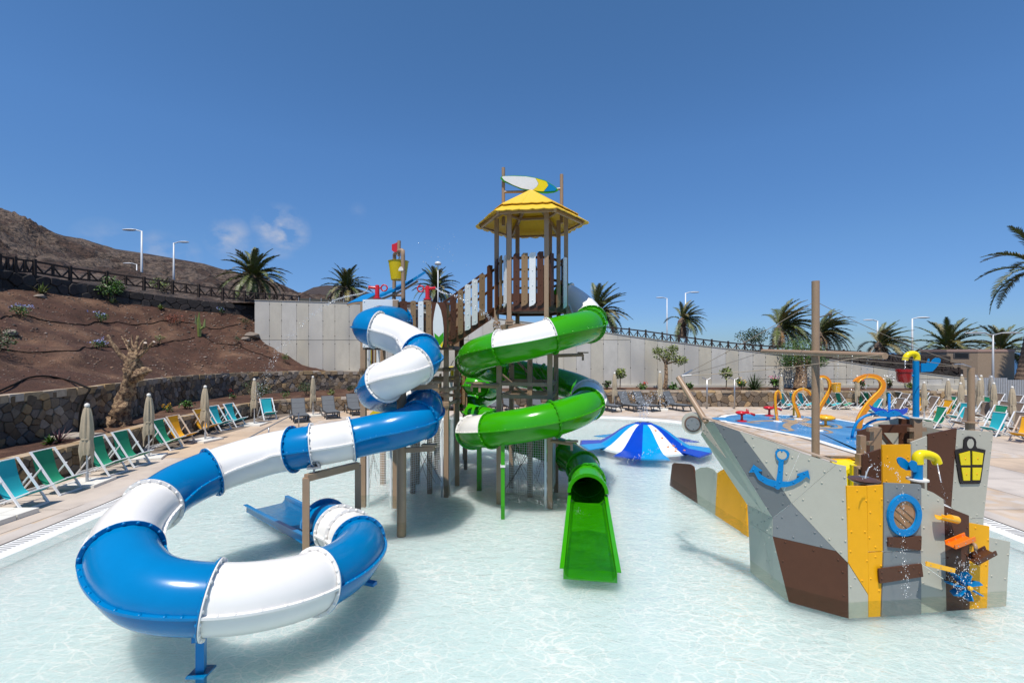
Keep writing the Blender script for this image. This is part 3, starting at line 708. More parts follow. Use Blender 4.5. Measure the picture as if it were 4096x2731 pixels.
# ------------------------------------------------------------------ picket fence at right edge
pf = thing('picket_fence', (29, 27.4, 0.06), 'grey metal picket fence behind the parasols at the right edge', 'fence')
for i in range(22):
    x = zO(1575+i*29.5, 0)[0]
    Yf = 27.4+(i*.0)
    mb = MB(); a = P(x, 1350+(505 if i < 14 else 530)/3.1365, Yf); mb.box((a.x, Yf, (a.z+.06)/2), (.11, .05, a.z-.06), Matrix.Rotation(R(20),3,'Z')); mb.build('picket', GALV, pf)
for z in (.45, 1.5): 
    mb = MB(); mb.beam((P(zO(1570,0)[0],0,27.45).x,27.46,z),(P(4110,0,27.45).x,27.46,z),.04,.05); mb.build('rail', GALV, pf)

# ------------------------------------------------------------------ street lamps
def lamp(label, px, ytop, Y, yb, arm=-1, kind='arm', r=.06, group='white street lamps behind the park', L=1.0):
    T = P(px, ytop, Y); B = P(px, yb, Y); root = thing('street_lamp', tuple(B), label, 'street lamp', group)
    mb = MB(); mb.tube([B, B.lerp(T,.4), T], [r*1.25, r, r*.7], 8); mb.build('pole', LAMPW if kind != 'twin' else GALV, root, smooth=True)
    if kind == 'globe':
        mb = MB(); mb.lathe([(.02,-.02),(.22,.02),(.26,.1),(.2,.2),(.06,.26),(.005,.27)], T, 12); mb.build('lamp_head', LAMPW, root, smooth=True)
    else:
        for s_ in ((arm,) if kind != 'twin' else (-1,1)):
            e = T+Vector((s_*L*.35,0,.06*L)); mb = MB(); mb.tube([T-Vector((0,0,.04)), e], r*.55, 6); mb.build('arm', LAMPW if kind != 'twin' else GALV, root)
            M_ = Matrix.Rotation(R(-6*s_),3,'Y'); mb = MB()
            prof = [(.02,-.5),(.6,-.42),(1,-.1),(1,.2),(.6,.46),(.02,.5)]
            vs = []
            rings = []
            for q, tt in prof: rings.append((q, tt))
            mb.lathe([(q*.17*L, tt*.95*L) for q,tt in prof], e+Vector((s_*.45*L,0,.02)), 10, Matrix.Diagonal((1,1,.38)).to_3x3() @ Matrix.Rotation(R(90),3,'Y') if kind != 'twin' else Matrix.Diagonal((1,1,.25)).to_3x3() @ Matrix.Rotation(R(90),3,'Y'))
            mb.build('lamp_head', LAMPW if kind != 'twin' else GALV, root, smooth=True)
    return root
lamp('tallest white street lamp beyond the slope with its head to the left', 567, 924, 40, 1170, -1, r=.09, L=1.35)
lamp('white street lamp with its head to the right beyond the soil slope', 695, 972, 42, 1165, 1, r=.08, L=1.1)
lamp('short white street lamp just left of the tallest lamp post', 547, 1057, 55, 1170, -1, r=.07, L=1.3)
lamp('thin white pole with round cap standing behind the surfboard panel', 1752, 1060, 34, 1260, 1, 'globe', r=.05)
lamp('small distant lamp with round cap right of the thin white pole', 1763, 1090, 52, 1260, 1, 'globe', r=.05)
lamp('white street lamp with left-pointing head behind the middle palm', 2668, 1193, 62, 1400, -1, r=.09, L=1.2)
lamp('tall white street lamp rising in front of the middle palm', 2742, 1172, 55, 1400, 1, r=.1, L=1.3)
lamp('white street lamp with left-pointing head above the windswept palm right of the mast', 3510, 1283, 52, 1430, -1, r=.1, L=1.3)
lamp('white street lamp between the windswept palm and the hut', 3649, 1274, 44, 1450, 1, r=.09, L=1.3)
lamp('grey twin-arm street lamp standing before the pebbled hut', 3972, 1338, 32.5, 1580, 1, 'twin', r=.07, group=None, L=1.6)

# ------------------------------------------------------------------ palms
def frond_mesh(name, L, droop, m, rnd, leaf=.46, n=36, wid=.034, gap=0.0):
    mb = MB(); pts = []; 
    for i in range(9):
        t_ = i/8; a = droop*t_*t_; pts.append(Vector((L*(t_-.12*a*t_), 0, L*(.10*math.sin(t_*2.2)-a*.55))))
    mb.tube(pts, [.028*(1-.8*i/8)*L/2.5+.004 for i in range(9)], 4)
    for i in range(n):
        t_ = .12+.88*i/n; j = min(int(t_*8),7); p = pts[j].lerp(pts[j+1], t_*8-j); d = (pts[j+1]-pts[j]).normalized()
        ll = leaf*(math.sin(math.pi*min(1,(t_*.85+.15)))**.6)*rnd.uniform(.8,1.15)
        for s_ in (-1,1):
            u_ = (d*.75+Vector((0,s_*.75,.30+rnd.uniform(-.15,.2)))).normalized(); q = p+u_*ll+Vector((0,0,-ll*.22))
            w_ = d*wid
            mb.add([p-w_, p+w_, p+u_*ll*.55+w_*.8, q, p+u_*ll*.55-w_*.8], [(0,1,2,4),(4,2,3)])
    me_o = mb.build(name, m, local=True); me = me_o.data; bpy.data.objects.remove(me_o); return me
rf = random.Random(11)
FM = [frond_mesh('frond', 2.5, d, m_, rf) for d, m_ in ((.35,FROND),(.75,FROND),(1.15,FROND),(.6,FRONDY),(1.1,FRONDY))]
FD = [frond_mesh('frond', 2.0, d, DEAD, rf, leaf=.3, n=18) for d in (1.3,1.7)]
def palm(label, base, crown, size, n=34, wind=0.0, dead=7, tr=.22, seed=1, group='date palms around the park', only=None, droopy=0):
    rnd = random.Random(seed); base = Vector(base); crown = Vector(crown)
    root = thing('palm_tree', tuple(base), label, 'palm tree', group)
    mb = MB(); H = (crown-base).length; k = max(6, int(H/.16)); pts = []; rs = []
    for i in range(k+1):
        t_ = i/k; pts.append(base.lerp(crown, t_)+Vector((math.sin(t_*3)*.06*H/4,0,0))); rs.append(tr*(1.25-.35*t_+(.35*max(0,t_-.75)))*(1.0+.09*(i%2)))
    mb.tube(pts, rs, 10); mb.build('trunk', PALMBARK, root, smooth=False)
    mb = MB(); mb.lathe([(tr*.9,-.35),(tr*1.5,-.1),(tr*1.3,.15),(tr*.4,.4),(.01,.45)], crown, 10); mb.build('crown_heart', PALMBARK, root)
    W = Vector((wind, -.1*abs(wind), .12*abs(wind)))
    for i in range(n+dead):
        isd = i >= n
        az = i*2.39996+rnd.uniform(-.25,.25)
        wind_k = 1
        if only and not (only[0] <= (az%(2*math.pi)) <= only[1]): continue
        el = R(80-105*((i+.5)/n)**.9) if not isd else R(rnd.uniform(-60,-20))
        d = Vector((math.cos(az)*math.cos(el), math.sin(az)*math.cos(el), math.sin(el)))
        d = (d+W*(1 if not isd else .5)).normalized()
        X = d; Z = Vector((0,0,1)); Yv = Z.cross(X)
        if Yv.length < .05: Yv = Vector((0,1,0))
        Yv.normalize(); Z = X.cross(Yv)
        me = rnd.choice(FD) if isd else FM[min(2, int(3*i/n)) if rnd.random() < .75 else rnd.choice((3,4))]
        o = bpy.data.objects.new('frond', me); COL.objects.link(o); o.parent = root
        s_ = size/2.5*rnd.uniform(.85,1.12)*(.8 if isd else 1)
        M_ = Matrix((X*s_, Yv*s_, Z*s_)).transposed().to_4x4(); M_.translation = crown-base+d*tr*.7+Vector((0,0,.1)); o.matrix_local = M_
    return root
palm('bushy palm beyond the fence where soil slope meets concrete wall', P(1018,1200,38), P(1014,1118,38), 2.6, 54, .10, 9, .3, 2)
palm('palm above the concrete wall left of the yellow tipping bucket', P(1385,1215,46), P(1385,1160,46), 2.5, 46, .1, 8, .26, 3)
palm('palm behind the tower right of the yellow tipping bucket', P(1742,1215,46), P(1742,1160,46), 2.5, 46, .15, 8, .26, 4)
palm('palm half hidden behind the top bend of the green slide', P(2385,1345,38), P(2385,1262,38), 2.7, 42, .5, 7, .24, 5)
palm('windblown palm beside two lamp posts above the concrete wall', P(2728,1352,38), P(2728,1290,38), 1.8, 44, .8, 8, .26, 6)
palm('windblown palm just left of the ship mast', P(3117,1392,38), P(3117,1320,38), 2.8, 48, .9, 7, .26, 7)
palm('dark windblown palm just right of the ship mast', P(3270,1400,41), P(3275,1340,41), 2.7, 42, 1.1, 9, .24, 8)
palm('windblown palm with dry skirt between mast and blue bucket pole', P(3512,1432,42), P(3515,1385,42), 2.6, 42, .9, 10, .24, 9)
palm('palm whose fronds rise behind the hut roof left corner', P(3790,1480,42), P(3790,1400,42), 3.2, 44, .2, 4, .24, 10)
palm('palm behind the right corner of the hut', P(4000,1470,46), P(4000,1408,46), 2.9, 40, .2, 3, .24, 12)
palm('tall palm at the right edge with only its left fronds in the picture', (36.95,33,.9), P(4165,1085,33), 3.7, 24, 0, 2, .33, 13)
palm('small sprouting palm at the top of the dark wall near the slope fence', P(660,1180,34), P(660,1158,34), .8, 16, 0, 0, .08, 14)

# ------------------------------------------------------------------ leafy plants
def leaf_cloud(mb, c, r, n, ls, rnd, sq=(1,1,.8), shell=.5):
    for i in range(n):
        while True:
            v = Vector((rnd.uniform(-1,1), rnd.uniform(-1,1), rnd.uniform(-1,1)))
            if shell*rnd.random() < v.length < 1: break
        p = Vector(c)+Vector((v.x*r*sq[0], v.y*r*sq[1], v.z*r*sq[2]))
        d = Vector((rnd.uniform(-1,1), rnd.uniform(-1,1), rnd.uniform(-.6,1))).normalized(); e = d.orthogonal().normalized()
        e = (e*math.cos(i)+d.cross(e)*math.sin(i)); l = ls*rnd.uniform(.6,1.3)
        mb.add([p, p+d*l*.5+e*l*.28, p+d*l, p+d*l*.5-e*l*.28], [(0,1,2,3)])
def bush(name, label, cat, base, r, h, n, ls, m, flowers=None, seed=1, group=None, fl_n=14, stems=True):
    rnd = random.Random(seed); base = Vector(base); root = thing(name, tuple(base), label, cat, group)
    mb = MB()
    for k in range(5): 
        a = k*1.3+rnd.random(); mb.tube([base-Vector((0,0,.1)), base+Vector((math.cos(a)*r*.3, math.sin(a)*r*.3, h*.4)), base+Vector((math.cos(a)*r*.7, math.sin(a)*r*.7, h*.8))], [.02*h+.006,.012*h+.004,.004], 5)
    mb.build('stem', BARK, root)
    mb = MB()
    for k in range(6):
        a = rnd.uniform(0,6.28); rr = r*rnd.uniform(.1,.6)
        leaf_cloud(mb, base+Vector((math.cos(a)*rr, math.sin(a)*rr, h*rnd.uniform(.35,.85))), r*.5, n//6, ls, rnd)
    mb.build('foliage', m, root)
    if flowers:
        mb = MB()
        for k in range(fl_n):
            a = rnd.uniform(0,6.28); rr = r*rnd.uniform(.2,1.05); c = base+Vector((math.cos(a)*rr, math.sin(a)*rr, h*rnd.uniform(.6,1.15)))
            leaf_cloud(mb, c, ls*.9, 7, ls*.7, rnd)
        mb.build('flowers', flowers, root)
    return root
# a finder for the slope surface below a pixel: march along the ray against the slope and planter meshes
from mathutils.bvhtree import BVHTree
def bvh_of(names):
    vs, fs = [], []
    for n_ in names:
        me = bpy.data.objects[n_].data; k = len(vs); vs += [v.co.copy() for v in me.vertices]; fs += [tuple(i+k for i in p.vertices) for p in me.polygons]
    return BVHTree.FromPolygons(vs, fs)
TER = bvh_of(['hillside_soil','planter_soil','hill','upper_ground'])
def S(x, y):
    d = Vector(((x-CX)/F, 1, -(y-HZ)/F)).normalized(); h = TER.ray_cast(Vector((0,0,CAMH)), d)
    return h[0] if h[0] is not None else G(x, max(y,HZ+40))
bush('flowering_shrub', 'pale blue flowering shrub highest on the soil slope near the left edge', 'flowering shrub', S(*zA(180,1005)), .42, .5, 240, .085, LEAF, FLB, 21, 'blue flowering shrubs on the slope')
bush('flowering_shrub', 'pale blue flowering shrub in the middle of the soil slope', 'flowering shrub', S(*zA(855,1045)), .45, .5, 260, .085, LEAF, FLB, 22, 'blue flowering shrubs on the slope')
bush('flowering_shrub', 'pale blue flowering shrub just left of the pruned tree top', 'flowering shrub', S(*zA(855,1280)), .32, .5, 200, .08, LEAF, FLB, 23, 'blue flowering shrubs on the slope')
bush('flowering_shrub', 'tiny blue flowering shrub under the black wall near the concrete wall', 'flowering shrub', S(*zA(1888,970)), .3, .4, 120, .09, LEAF, FLB, 24, 'blue flowering shrubs on the slope', 8)
bush('shrub', 'rust red dried shrub on the upper soil slope', 'shrub', S(*zA(1488,1060)), .75, .45, 420, .07, RUST, None, 25)
bush('shrub', 'bright green leafy bush climbing the black wall below the fence', 'shrub', S(*zA(930,860)), .85, 1.5, 900, .14, LEAF, None, 26)
bush('shrub', 'small green shrub with red tips right of the pruned tree top', 'shrub', S(*zA(1365,1235)), .28, .5, 150, .07, LEAFP, None, 27)
bush('shrub', 'small dark shrub on the slope beside the left end of the concrete wall', 'shrub', S(*zA(2095,1055)), .5, .3, 180, .07, LEAFD, None, 28)
bush('shrub', 'tiny shrub on the slope where two drip hoses meet', 'shrub', S(*zA(2025,1225)), .25, .45, 110, .07, LEAFD, None, 29)
bush('shrub', 'wide olive shrub spilling over the black wall at the left edge', 'shrub', S(*zA(60,735)), 1.7, 1.3, 1500, .10, LEAFP, None, 30)
bush('shrub', 'dark shrub low on the soil slope at the left edge', 'shrub', S(*zA(-60,1330)), .9, .8, 600, .08, LEAFD, None, 31)
bush('shrub', 'small bright shrub by the foot of the concrete wall on the slope', 'shrub', S(*zD(432,465)), .3, .55, 130, .08, LEAF, None, 32)
bush('oleander_bush', 'airy grey green bush against the tall wall behind the fourth parasol', 'shrub', S(*zD(110,940)), .8, 1.15, 700, .09, LEAFD, None, 33)
bush('shrub', 'low dark green shrub before the tall stone wall near the lounger parasol', 'shrub', S(*zD(720,880)), .8, .9, 520, .08, LEAFD, None, 34)
bush('shrub', 'low green shrub in the planter between blue bush and dark shrub', 'shrub', S(*zD(445,910)), .35, .3, 160, .07, LEAF, None, 35)
bush('shrub', 'variegated low plant in the planter behind the second grey lounger', 'shrub', S(*zD(1030,880)), .3, .35, 120, .10, LEAFP, None, 36)
bush('shrub', 'small dark shrub in the planter behind the third grey lounger', 'shrub', S(*zD(1285,860)), .35, .5, 200, .08, LEAFD, None, 37)
bush('flowering_plant', 'yellow flowering plant in the left planter between two parasols', 'flowering plant', S(*zB(1437,530)), .22, .3, 130, .08, LEAF, FLY, 38, None, 7)
bush('flowering_plant', 'single red flower plant in the left planter near the fourth parasol', 'flowering plant', S(*zB(1998,425)), .2, .45, 90, .09, LEAF, FLR, 39, None, 3)
bush('shrub', 'leafy green plant in the planter right of the yellow flowers', 'shrub', S(*zB(1590,500)), .33, .4, 120, .13, LEAF, None, 40)
for i, (z_, x, y, lab, mm_, fl, h_) in enumerate(((zI,475,1072,'spiky green plant in the far planter next to the green slide bend',LEAFD,None,.7),(zI,775,1070,'low green plant in the far planter left of the small tree',LEAF,FLR,.45),
    (zI,1040,1075,'low round plant in the far planter right of the small tree',LEAF,None,.5),(zI,1160,1070,'low green plant in the far planter under the cable fan',LEAF,None,.55),
    (zI,1607,1075,'tall leafed plant with orange blooms in the far planter',LEAF,FLY,.75),(zI,1878,1070,'upright canna plant left of the far parasol by the pepper tree',LEAF,FLP,.9),
    (zJ,205,1380,'upright canna plant below the ship beam in the far planter',LEAFD,FLR,.8),(zJ,928,1370,'red tipped plant seen through the big orange arch',LEAFD,FLR,.7),
    (zJ,1170,1365,'white flowering plant in the planter right of the orange arch',LEAFP,PADW,.75),(zJ,1345,1370,'yellow green plant left of the blue bucket pole',LEAFP,None,.4),
    (zO,1010,640,'spiky plant in the planter right of the blue bucket pole',LEAFD,None,.9),(zO,1135,645,'low spiky plant in the planter by the leaning panels',LEAFD,None,.6))):
    bush('planter_plant', lab, 'plant', S(*z_(x,y)), .32, h_, 130, .17, mm_, fl, 50+i, 'plants in the far planter', 5)
# small yucca-like plants with pom-pom heads
def pompom(label, base, h, seed):
    rnd = random.Random(seed); base = Vector(base); root = thing('pompom_plant', tuple(base), label, 'plant', 'pale pompom plants in the far planter')
    mb = MB(); mb.tube([base, base+Vector((.03,0,h*.7))], .03, 6); mb.build('stem', BARK, root)
    mb = MB(); leaf_cloud(mb, base+Vector((.03,0,h*.85)), .36, 260, .18, rnd, (1,1,.9), .2); mb.build('foliage', LEAFP, root)
pompom('pale pompom plant in the far planter right of the first parasol there', S(*zI(585,1065)), 1.25, 1)
pompom('pale pompom plant between the two shower posts', S(*zI(1473,1068)), 1.3, 2)
# spiky rosettes
def rosette(name, label, base, L, n, m, seed, el0=75, el1=5, wd=.05, group=None):
    rnd = random.Random(seed); base = Vector(base); root = thing(name, tuple(base), label, 'plant', group)
    for i in range(n):
        a = i*2.4+rnd.uniform(-.3,.3); e = R(el0+(el1-el0)*i/n); d = Vector((math.cos(a)*math.cos(e), math.sin(a)*math.cos(e), math.sin(e))); s_ = d.cross(Vector((0,0,1))).normalized()
        l = L*rnd.uniform(.75,1.15); mb = MB(); p = base; m1 = p+d*l*.5; t_ = p+d*l-Vector((0,0,l*.22*math.cos(e)))
        mb.add([p-s_*wd*.5, p+s_*wd*.5, m1+s_*wd*.6, t_, m1-s_*wd*.6, m1-Vector((0,0,wd*.3))], [(0,1,2,5),(0,5,4),(5,2,3),(4,5,3)]); mb.build('leaf', m, root)
rosette('agave_plant', 'spiky aloe on the soil slope below the black wall at the left', S(*zA(355,800)), .62, 14, LEAFP, 1, 80, 15, .08)
rosette('agave_plant', 'spiky aloe at the foot of the bright green bush', S(*zA(960,882)), .45, 12, LEAFP, 2, 80, 15, .08)
rosette('agave_plant', 'small aloe high on the slope between fence lamps', S(*zA(1370,935)), .42, 14, LEAFP, 3, 80, 20, .07)
rosette('cordyline_plant', 'purple spiky plant in the planter at the left under the tall wall', S(*zB(505,790)), .55, 26, mat('purple_leaf', (.10,.04,.05), .5, island=.4), 4, 80, 10, .035)
rosette('low_plant', 'bright green tuft beside the purple spiky plant', S(*zB(430,800)), .3, 26, LEAF, 5, 70, 10, .06)
rosette('palm_seedling', 'young fan palm seedling in the far planter right of the shower posts', S(*zI(1705,1070)), 1.2, 44, LEAFD, 6, 85, 5, .07)
rosette('palm_seedling', 'young palm seedling in the far planter under the ship beam', S(*zJ(42,1375)), .95, 30, LEAFD, 7, 85, 5, .06)
rosette('palm_seedling', 'young palm seedling in the planter behind the leaning panels', S(*zO(1350,640)), 1.3, 30, LEAFD, 8, 75, 5, .07)
# cactus
cb = S(*zA(1707,1168)); root = thing('cactus', tuple(cb), 'branching green cactus standing alone on the soil slope', 'cactus')
mb = MB(); mb.tube([cb, cb+Vector((0,0,.5)), cb+Vector((-.05,0,1.0)), cb+Vector((-.02,0,1.5))], [.1,.13,.09,.02], 5); mb.build('stem', LEAFP, root)
for s_, h_ in ((.28,.5),(-.2,.75)): 
    mb = MB(); mb.tube([cb+Vector((0,0,h_*.8)), cb+Vector((s_,0,h_+.1)), cb+Vector((s_*1.2,0,h_+.6))], [.07,.09,.02], 5); mb.build('branch', LEAFP, root)
# drip hoses on the slope
def hose(label, pts, r=.022):
    q = [S(*zA(x,y))+Vector((0,0,.02)) for x,y in pts]; q = curve_pts(q, .3)
    q2 = []
    for p in q:
        h = TER.ray_cast(Vector((p.x,p.y,30)), Vector((0,0,-1))); q2.append(Vector((p.x,p.y,(h[0].z if h[0] is not None else p.z)+.03)))
    mb = MB(); mb.tube(q2, r, 5); o = mb.build('drip_hose', mat('matt_hose', (.012,.011,.01), .95, spec=.1), None, loc=q2[0]); setp(o, label, 'hose', 'black drip hoses on the slope')
hose('black drip hose linking the shrubs across the upper soil slope', [(5,1020),(110,990),(260,1000),(500,1050),(680,1066),(810,1045),(950,1055),(1150,1072),(1300,1060),(1430,1035),(1560,1045),(1800,1105),(1900,1100),(2060,1062)])
hose('black drip hose crossing the lower soil slope behind the pruned tree', [(-10,1275),(120,1295),(380,1305),(640,1295),(800,1268),(1000,1275),(1200,1270),(1400,1225),(1550,1205),(1665,1178)])
hose('black drip hose running down the slope from the cactus to the wall', [(1735,1170),(1850,1230),(2020,1240),(2150,1300),(2330,1360)])
# loose stones on the slope, beyond counting
rs_ = random.Random(5); mb = MB()
for i in range(2600):
    x, y = rs_.uniform(0, 2350), rs_.uniform(760, 1560)
    if x > 1600 or rs_.random() < .55:
        p = S(*zA(x,y))
        if p.y > 40 or p.z < 1.2: continue
        r_ = rs_.uniform(.02,.055)*(1.5 if rs_.random() < .06 else 1)*p.y/22
        mb.ico(p, r_, (rs_.uniform(.7,1.4), rs_.uniform(.7,1.4), rs_.uniform(.4,.8)))
setp(mb.build('loose_stones', mat('loose_rock', (.17,.12,.09), .9, island=.6), None), 'small pale stones scattered over the soil slope', 'stones', None, 'stuff')
for i, (x, y, r_, lab) in enumerate(((82,1137,.3,'pale flat rock alone on the soil slope near the left edge'),(342,828,.3,'grey rock below the aloe on the soil slope'),(2155,1160,.55,'brown boulder on the slope touching the left end of the concrete wall'),(2100,1190,.35,'smaller boulder beside the one at the concrete wall end'))):
    p = S(*zA(x,y)); mb = MB(); q = MB(); q.ico((0,0,0), 1); rs2 = random.Random(i)
    mb.add([p+Vector((v[0]*r_*rs2.uniform(.8,1.2), v[1]*r_*rs2.uniform(.7,1.1), v[2]*r_*rs2.uniform(.4,.6))) for v in q.v], q.f)
    setp(mb.build('rock', mat('rock_grey', (.20,.165,.135), .9, var=.2, bump=.6), None, loc=p), lab, 'rock')
# rock outcrop on hill at far left
# ------------------------------------------------------------------ pruned tree
tb = S(*zB(1010,640)); Yt = tb.y
def TP(x, y, dy=0): return P(*zB(x,y), Yt+dy)
tree = thing('pruned_tree', tuple(tb), 'pollarded pale tree with gnarled trunk and cut stubs growing from the left planter', 'tree')
def gnarl(pts, rs, n=14, amp=.25, seed=0, name='trunk'):
    q = curve_pts(pts, .08); m_ = len(q); mb = MB()
    rr = []
    for i in range(m_):
        t_ = i/(m_-1)*(len(rs)-1); k = min(int(t_), len(rs)-2); rr.append(rs[k]+(rs[k+1]-rs[k])*(t_-k))
    mb.tube(q, rr, n)
    nv = []
    for i, v in enumerate(mb.v):
        c = q[min(i//n, m_-1)]; d = Vector(v)-c; s_ = noise.fractal(Vector((v[0]*6,v[1]*6,v[2]*3.2))+Vector((seed,0,0)), 1, 2, 4)
        nv.append(c+d*(1+amp*s_*2)) 
    mb.v = [tuple(v) for v in nv]; return mb.build(name, BARK, tree, smooth=True)
gnarl([TP(1000,690),TP(1020,600),TP(1045,480),TP(1090,330,.1),TP(1120,200),TP(1140,110),TP(1150,20)], [.38,.30,.24,.23,.20,.25,.13], 22, .30, 1)
gnarl([TP(1130,260),TP(1200,200,-.1),TP(1260,170,-.1),TP(1300,180,-.1)], [.10,.17,.14,.04], 14, .35, 3, 'burl')
gnarl([TP(960,640,-.2),TP(900,620,-.3),TP(860,640,-.3)], [.28,.16,.06], 14, .35, 9, 'root_flare')
def TA(x, y, dy=0): return P(*zA(x,y), Yt+dy)
for i, (pts, r0, r1) in enumerate((([TA(1110,1400),TA(1040,1330),TA(960,1230,-.1),TA(915,1155,-.15)], .14, .075), ([TA(1140,1330),TA(1110,1270),TA(1098,1205,-.1)], .08,.045),
    ([TA(1160,1330),TA(1165,1240,.1),TA(1180,1160,.15)], .10,.05), ([TA(1190,1340),TA(1230,1280),TA(1242,1222,-.1)], .12,.07), ([TA(1200,1330),TA(1265,1265),TA(1315,1212,-.1)], .10,.055),
    ([TA(1180,1290),TA(1210,1220,.1),TA(1248,1185,.2)], .05,.03), ([TA(1150,1290),TA(1130,1220,.1),TA(1128,1150,.1)], .05,.03), ([TA(1110,1300),TA(1070,1220,.2),TA(1040,1165,.3)], .05,.02), ([TA(1150,1320),TA(1105,1240,.2),TA(1070,1185,.2)], .05,.035))):
    r0 *= .72; r1 *= .78; o = gnarl(pts, [r0, (r0+r1)/2, r1], 10, .1, i, 'limb')
    e = pts[-1]; d = (pts[-1]-pts[-2]).normalized(); mb = MB(); u_ = d.orthogonal().normalized(); v_ = d.cross(u_)
    mb.add([e+d*.012+(u_*math.cos(a*.785)+v_*math.sin(a*.785))*r1*.95 for a in range(8)], [tuple(range(8))]); mb.build('cut_face', PALEW, o)

# small round tree before the concrete wall and the pepper tree
def small_tree(name, label, base, top, lobes, m, tr, ls, n, seed, tm=BARK):
    rnd = random.Random(seed); base = Vector(base); root = thing(name, tuple(base), label, 'tree')
    mb = MB(); q = curve_pts([base, base.lerp(top,.5)+Vector((.06,0,0)), top], .2); mb.tube(q, [tr*(1.2-.5*i/len(q)) for i in range(len(q))], 8)
    tk = mb.build('trunk', tm, root, smooth=True)
    for (c, r_) in lobes:
        mb = MB(); mb.tube([top-Vector((0,0,.15)), Vector(top).lerp(c,.5)+Vector((0,0,-.05)), c], [tr*.5,tr*.35,tr*.12], 6); mb.build('limb', tm, root)
    mb = MB()
    for (c, r_) in lobes: leaf_cloud(mb, c, r_, n, ls, rnd, (1,1,.75), .35)
    mb.build('crown', m, root); return root
b0 = S(*zI(960,1070)); Yb = b0.y
T_ = lambda x, y, d=0: P(*zI(x,y), Yb+d)
small_tree('small_tree', 'small open-crowned tree in the far planter casting shade on the concrete wall', b0, T_(968,830), [(T_(930,770),.55),(T_(985,750,.1),.6),(T_(1010,790),.45),(T_(1080,825,-.1),.45),(T_(1105,815,.1),.35),(T_(895,740),.3),(T_(1030,720),.3)], LEAFP, .13, .13, 190, 3)
b0 = S(*zI(2085,1060)); Yb = b0.y
small_tree('pepper_tree', 'feathery green pepper tree with thick trunk behind the ship mast', b0, T_(2100,850), [(T_(2010,740),.9),(T_(2080,700,.2),.9),(T_(2160,730),1.0),(T_(2040,800),.8),(T_(2210,790,-.2),.7),(T_(2260,830),.5),(T_(1990,830),.5),(T_(2120,800),.8)], LEAF, .36, .09, 750, 4)
b0 = P(*zI(1660,680), 36); Yb = 36
bush('dark_bush', 'dark round bush behind the fence left of the ship mast', 'bush', P(*zI(1660,695),36), 1.5, 1.0, 1500, .13, LEAFD, None, 71)
bush('dark_bush', 'small green bush at the far corner near the slope fence', 'bush', P(*zA(1400,800),33), .9, .9, 500, .12, LEAFP, None, 72)

# thick black pipe lying over the tall wall, and the flat slab in the planter
q_ = [S(*zB(-20,375)), S(*zB(120,310)), S(*zB(260,248)), S(*zB(420,240)), S(*zB(600,278))]
def onwall(x, y, Y): return P(*zB(x,y), Y)
yw = q_[-1].y
q_ = [v+Vector((0,0,.06)) for v in q_]+[onwall(720,310,14.2), onwall(768,335,13.9), onwall(740,380,13.8), onwall(700,470,13.75), onwall(680,580,13.75), onwall(678,700,13.75)]
mb = MB(); mb.tube(curve_pts(q_, .15), .03, 8); o = mb.build('pipe', MATS['matt_hose'], None, smooth=True, loc=q_[-1]); setp(o, 'thick black pipe draped over the tall stone wall left of the pruned tree', 'pipe')
sb0 = S(*zB(630,745)); mb = MB(); mb.prism([sb0+Vector((x,y,.03)) for x,y in ((-.55,-.35),(.5,-.45),(.7,.3),(-.35,.4))], (0,0,.06)); o = mb.build('stone_slab', mat('slab_grey', (.33,.29,.24), .85, var=.1), None, loc=sb0); setp(o, 'flat pale slab lying in the left planter by the purple spiky plant', 'slab')
# ------------------------------------------------------------------ deck chairs
DZ = .06
def make_chair(canvas, frame):
    r = thing('deck_chair', (0,0,0), 'deck chair', 'deck chair')
    W = .275
    for s_ in (-1,1):
        mb = MB(); mb.beam((-.27,s_*W,.98),(.36,s_*W,.0), .026,.042, (0,1,0)); mb.build('long_rail', frame, r, local=True)
        mb = MB(); mb.beam((-.50,s_*(W-.035),.01),(.46,s_*(W-.035),.38), .022,.038, (0,1,0)); mb.build('seat_rail', frame, r, local=True)
        mb = MB(); mb.beam((-.50,s_*(W+.032),.03),(-.02,s_*(W+.032),.62), .022,.04, (0,1,0)); mb.build('prop', frame, r, local=True)
    for (x,z,w_) in ((.36,.02,W),(-.51,.02,W),(-.45,.10,W)):
        mb = MB(); mb.beam((x,-w_,z),(x,w_,z), .03,.04); mb.build('crossbar', frame, r, local=True)
    mb = MB(); q = curve_pts([(-.285,0,.97),(-.235,0,.74),(-.17,0,.50),(-.07,0,.31),(.08,0,.235),(.27,0,.28),(.47,0,.385)], .05)
    vs = []
    for p in q: 
        for s_ in (-1,1): vs.append(Vector((p.x,s_*.24,p.z)))
    for p in q:
        for s_ in (-1,1): vs.append(Vector((p.x-.004,s_*.24,p.z-.006)))
    n = len(q); mb.add(vs, [(2*i,2*i+1,2*i+3,2*i+2) for i in range(n-1)]+[(2*n+2*i+2,2*n+2*i+3,2*n+2*i+1,2*n+2*i) for i in range(n-1)]); mb.build('sling', canvas, r, local=True, smooth=True)
    mb = MB(); mb.tube([(-.28,-.29,.975),(-.28,.29,.975)], .014, 6); mb.tube([(.47,-.265,.39),(.47,.265,.39)], .014, 6); mb.build('dowel', frame, r, local=True)
    return r
protos = {}
def chair(col, pos, deg, label, frame='w', s=1.0):
    k = (col, frame); m = {'teal':TEAL,'green':GRN,'yellow':YCAN,'taupe':TAUPE}[col]; f = WOODP if frame == 'w' else PALEW
    if k not in protos: protos[k] = make_chair(m, f); o = protos[k]
    else: o = copy_tree(protos[k])
    o.location = (pos[0], pos[1], DZ); o.rotation_euler = (0,0,R(deg)); o.scale = (s,s,s); o['label'] = label; o['group'] = 'canvas deck chairs on the pool deck'
    return o
def gz(z_, x, y): return G(*z_(x,y), DZ)
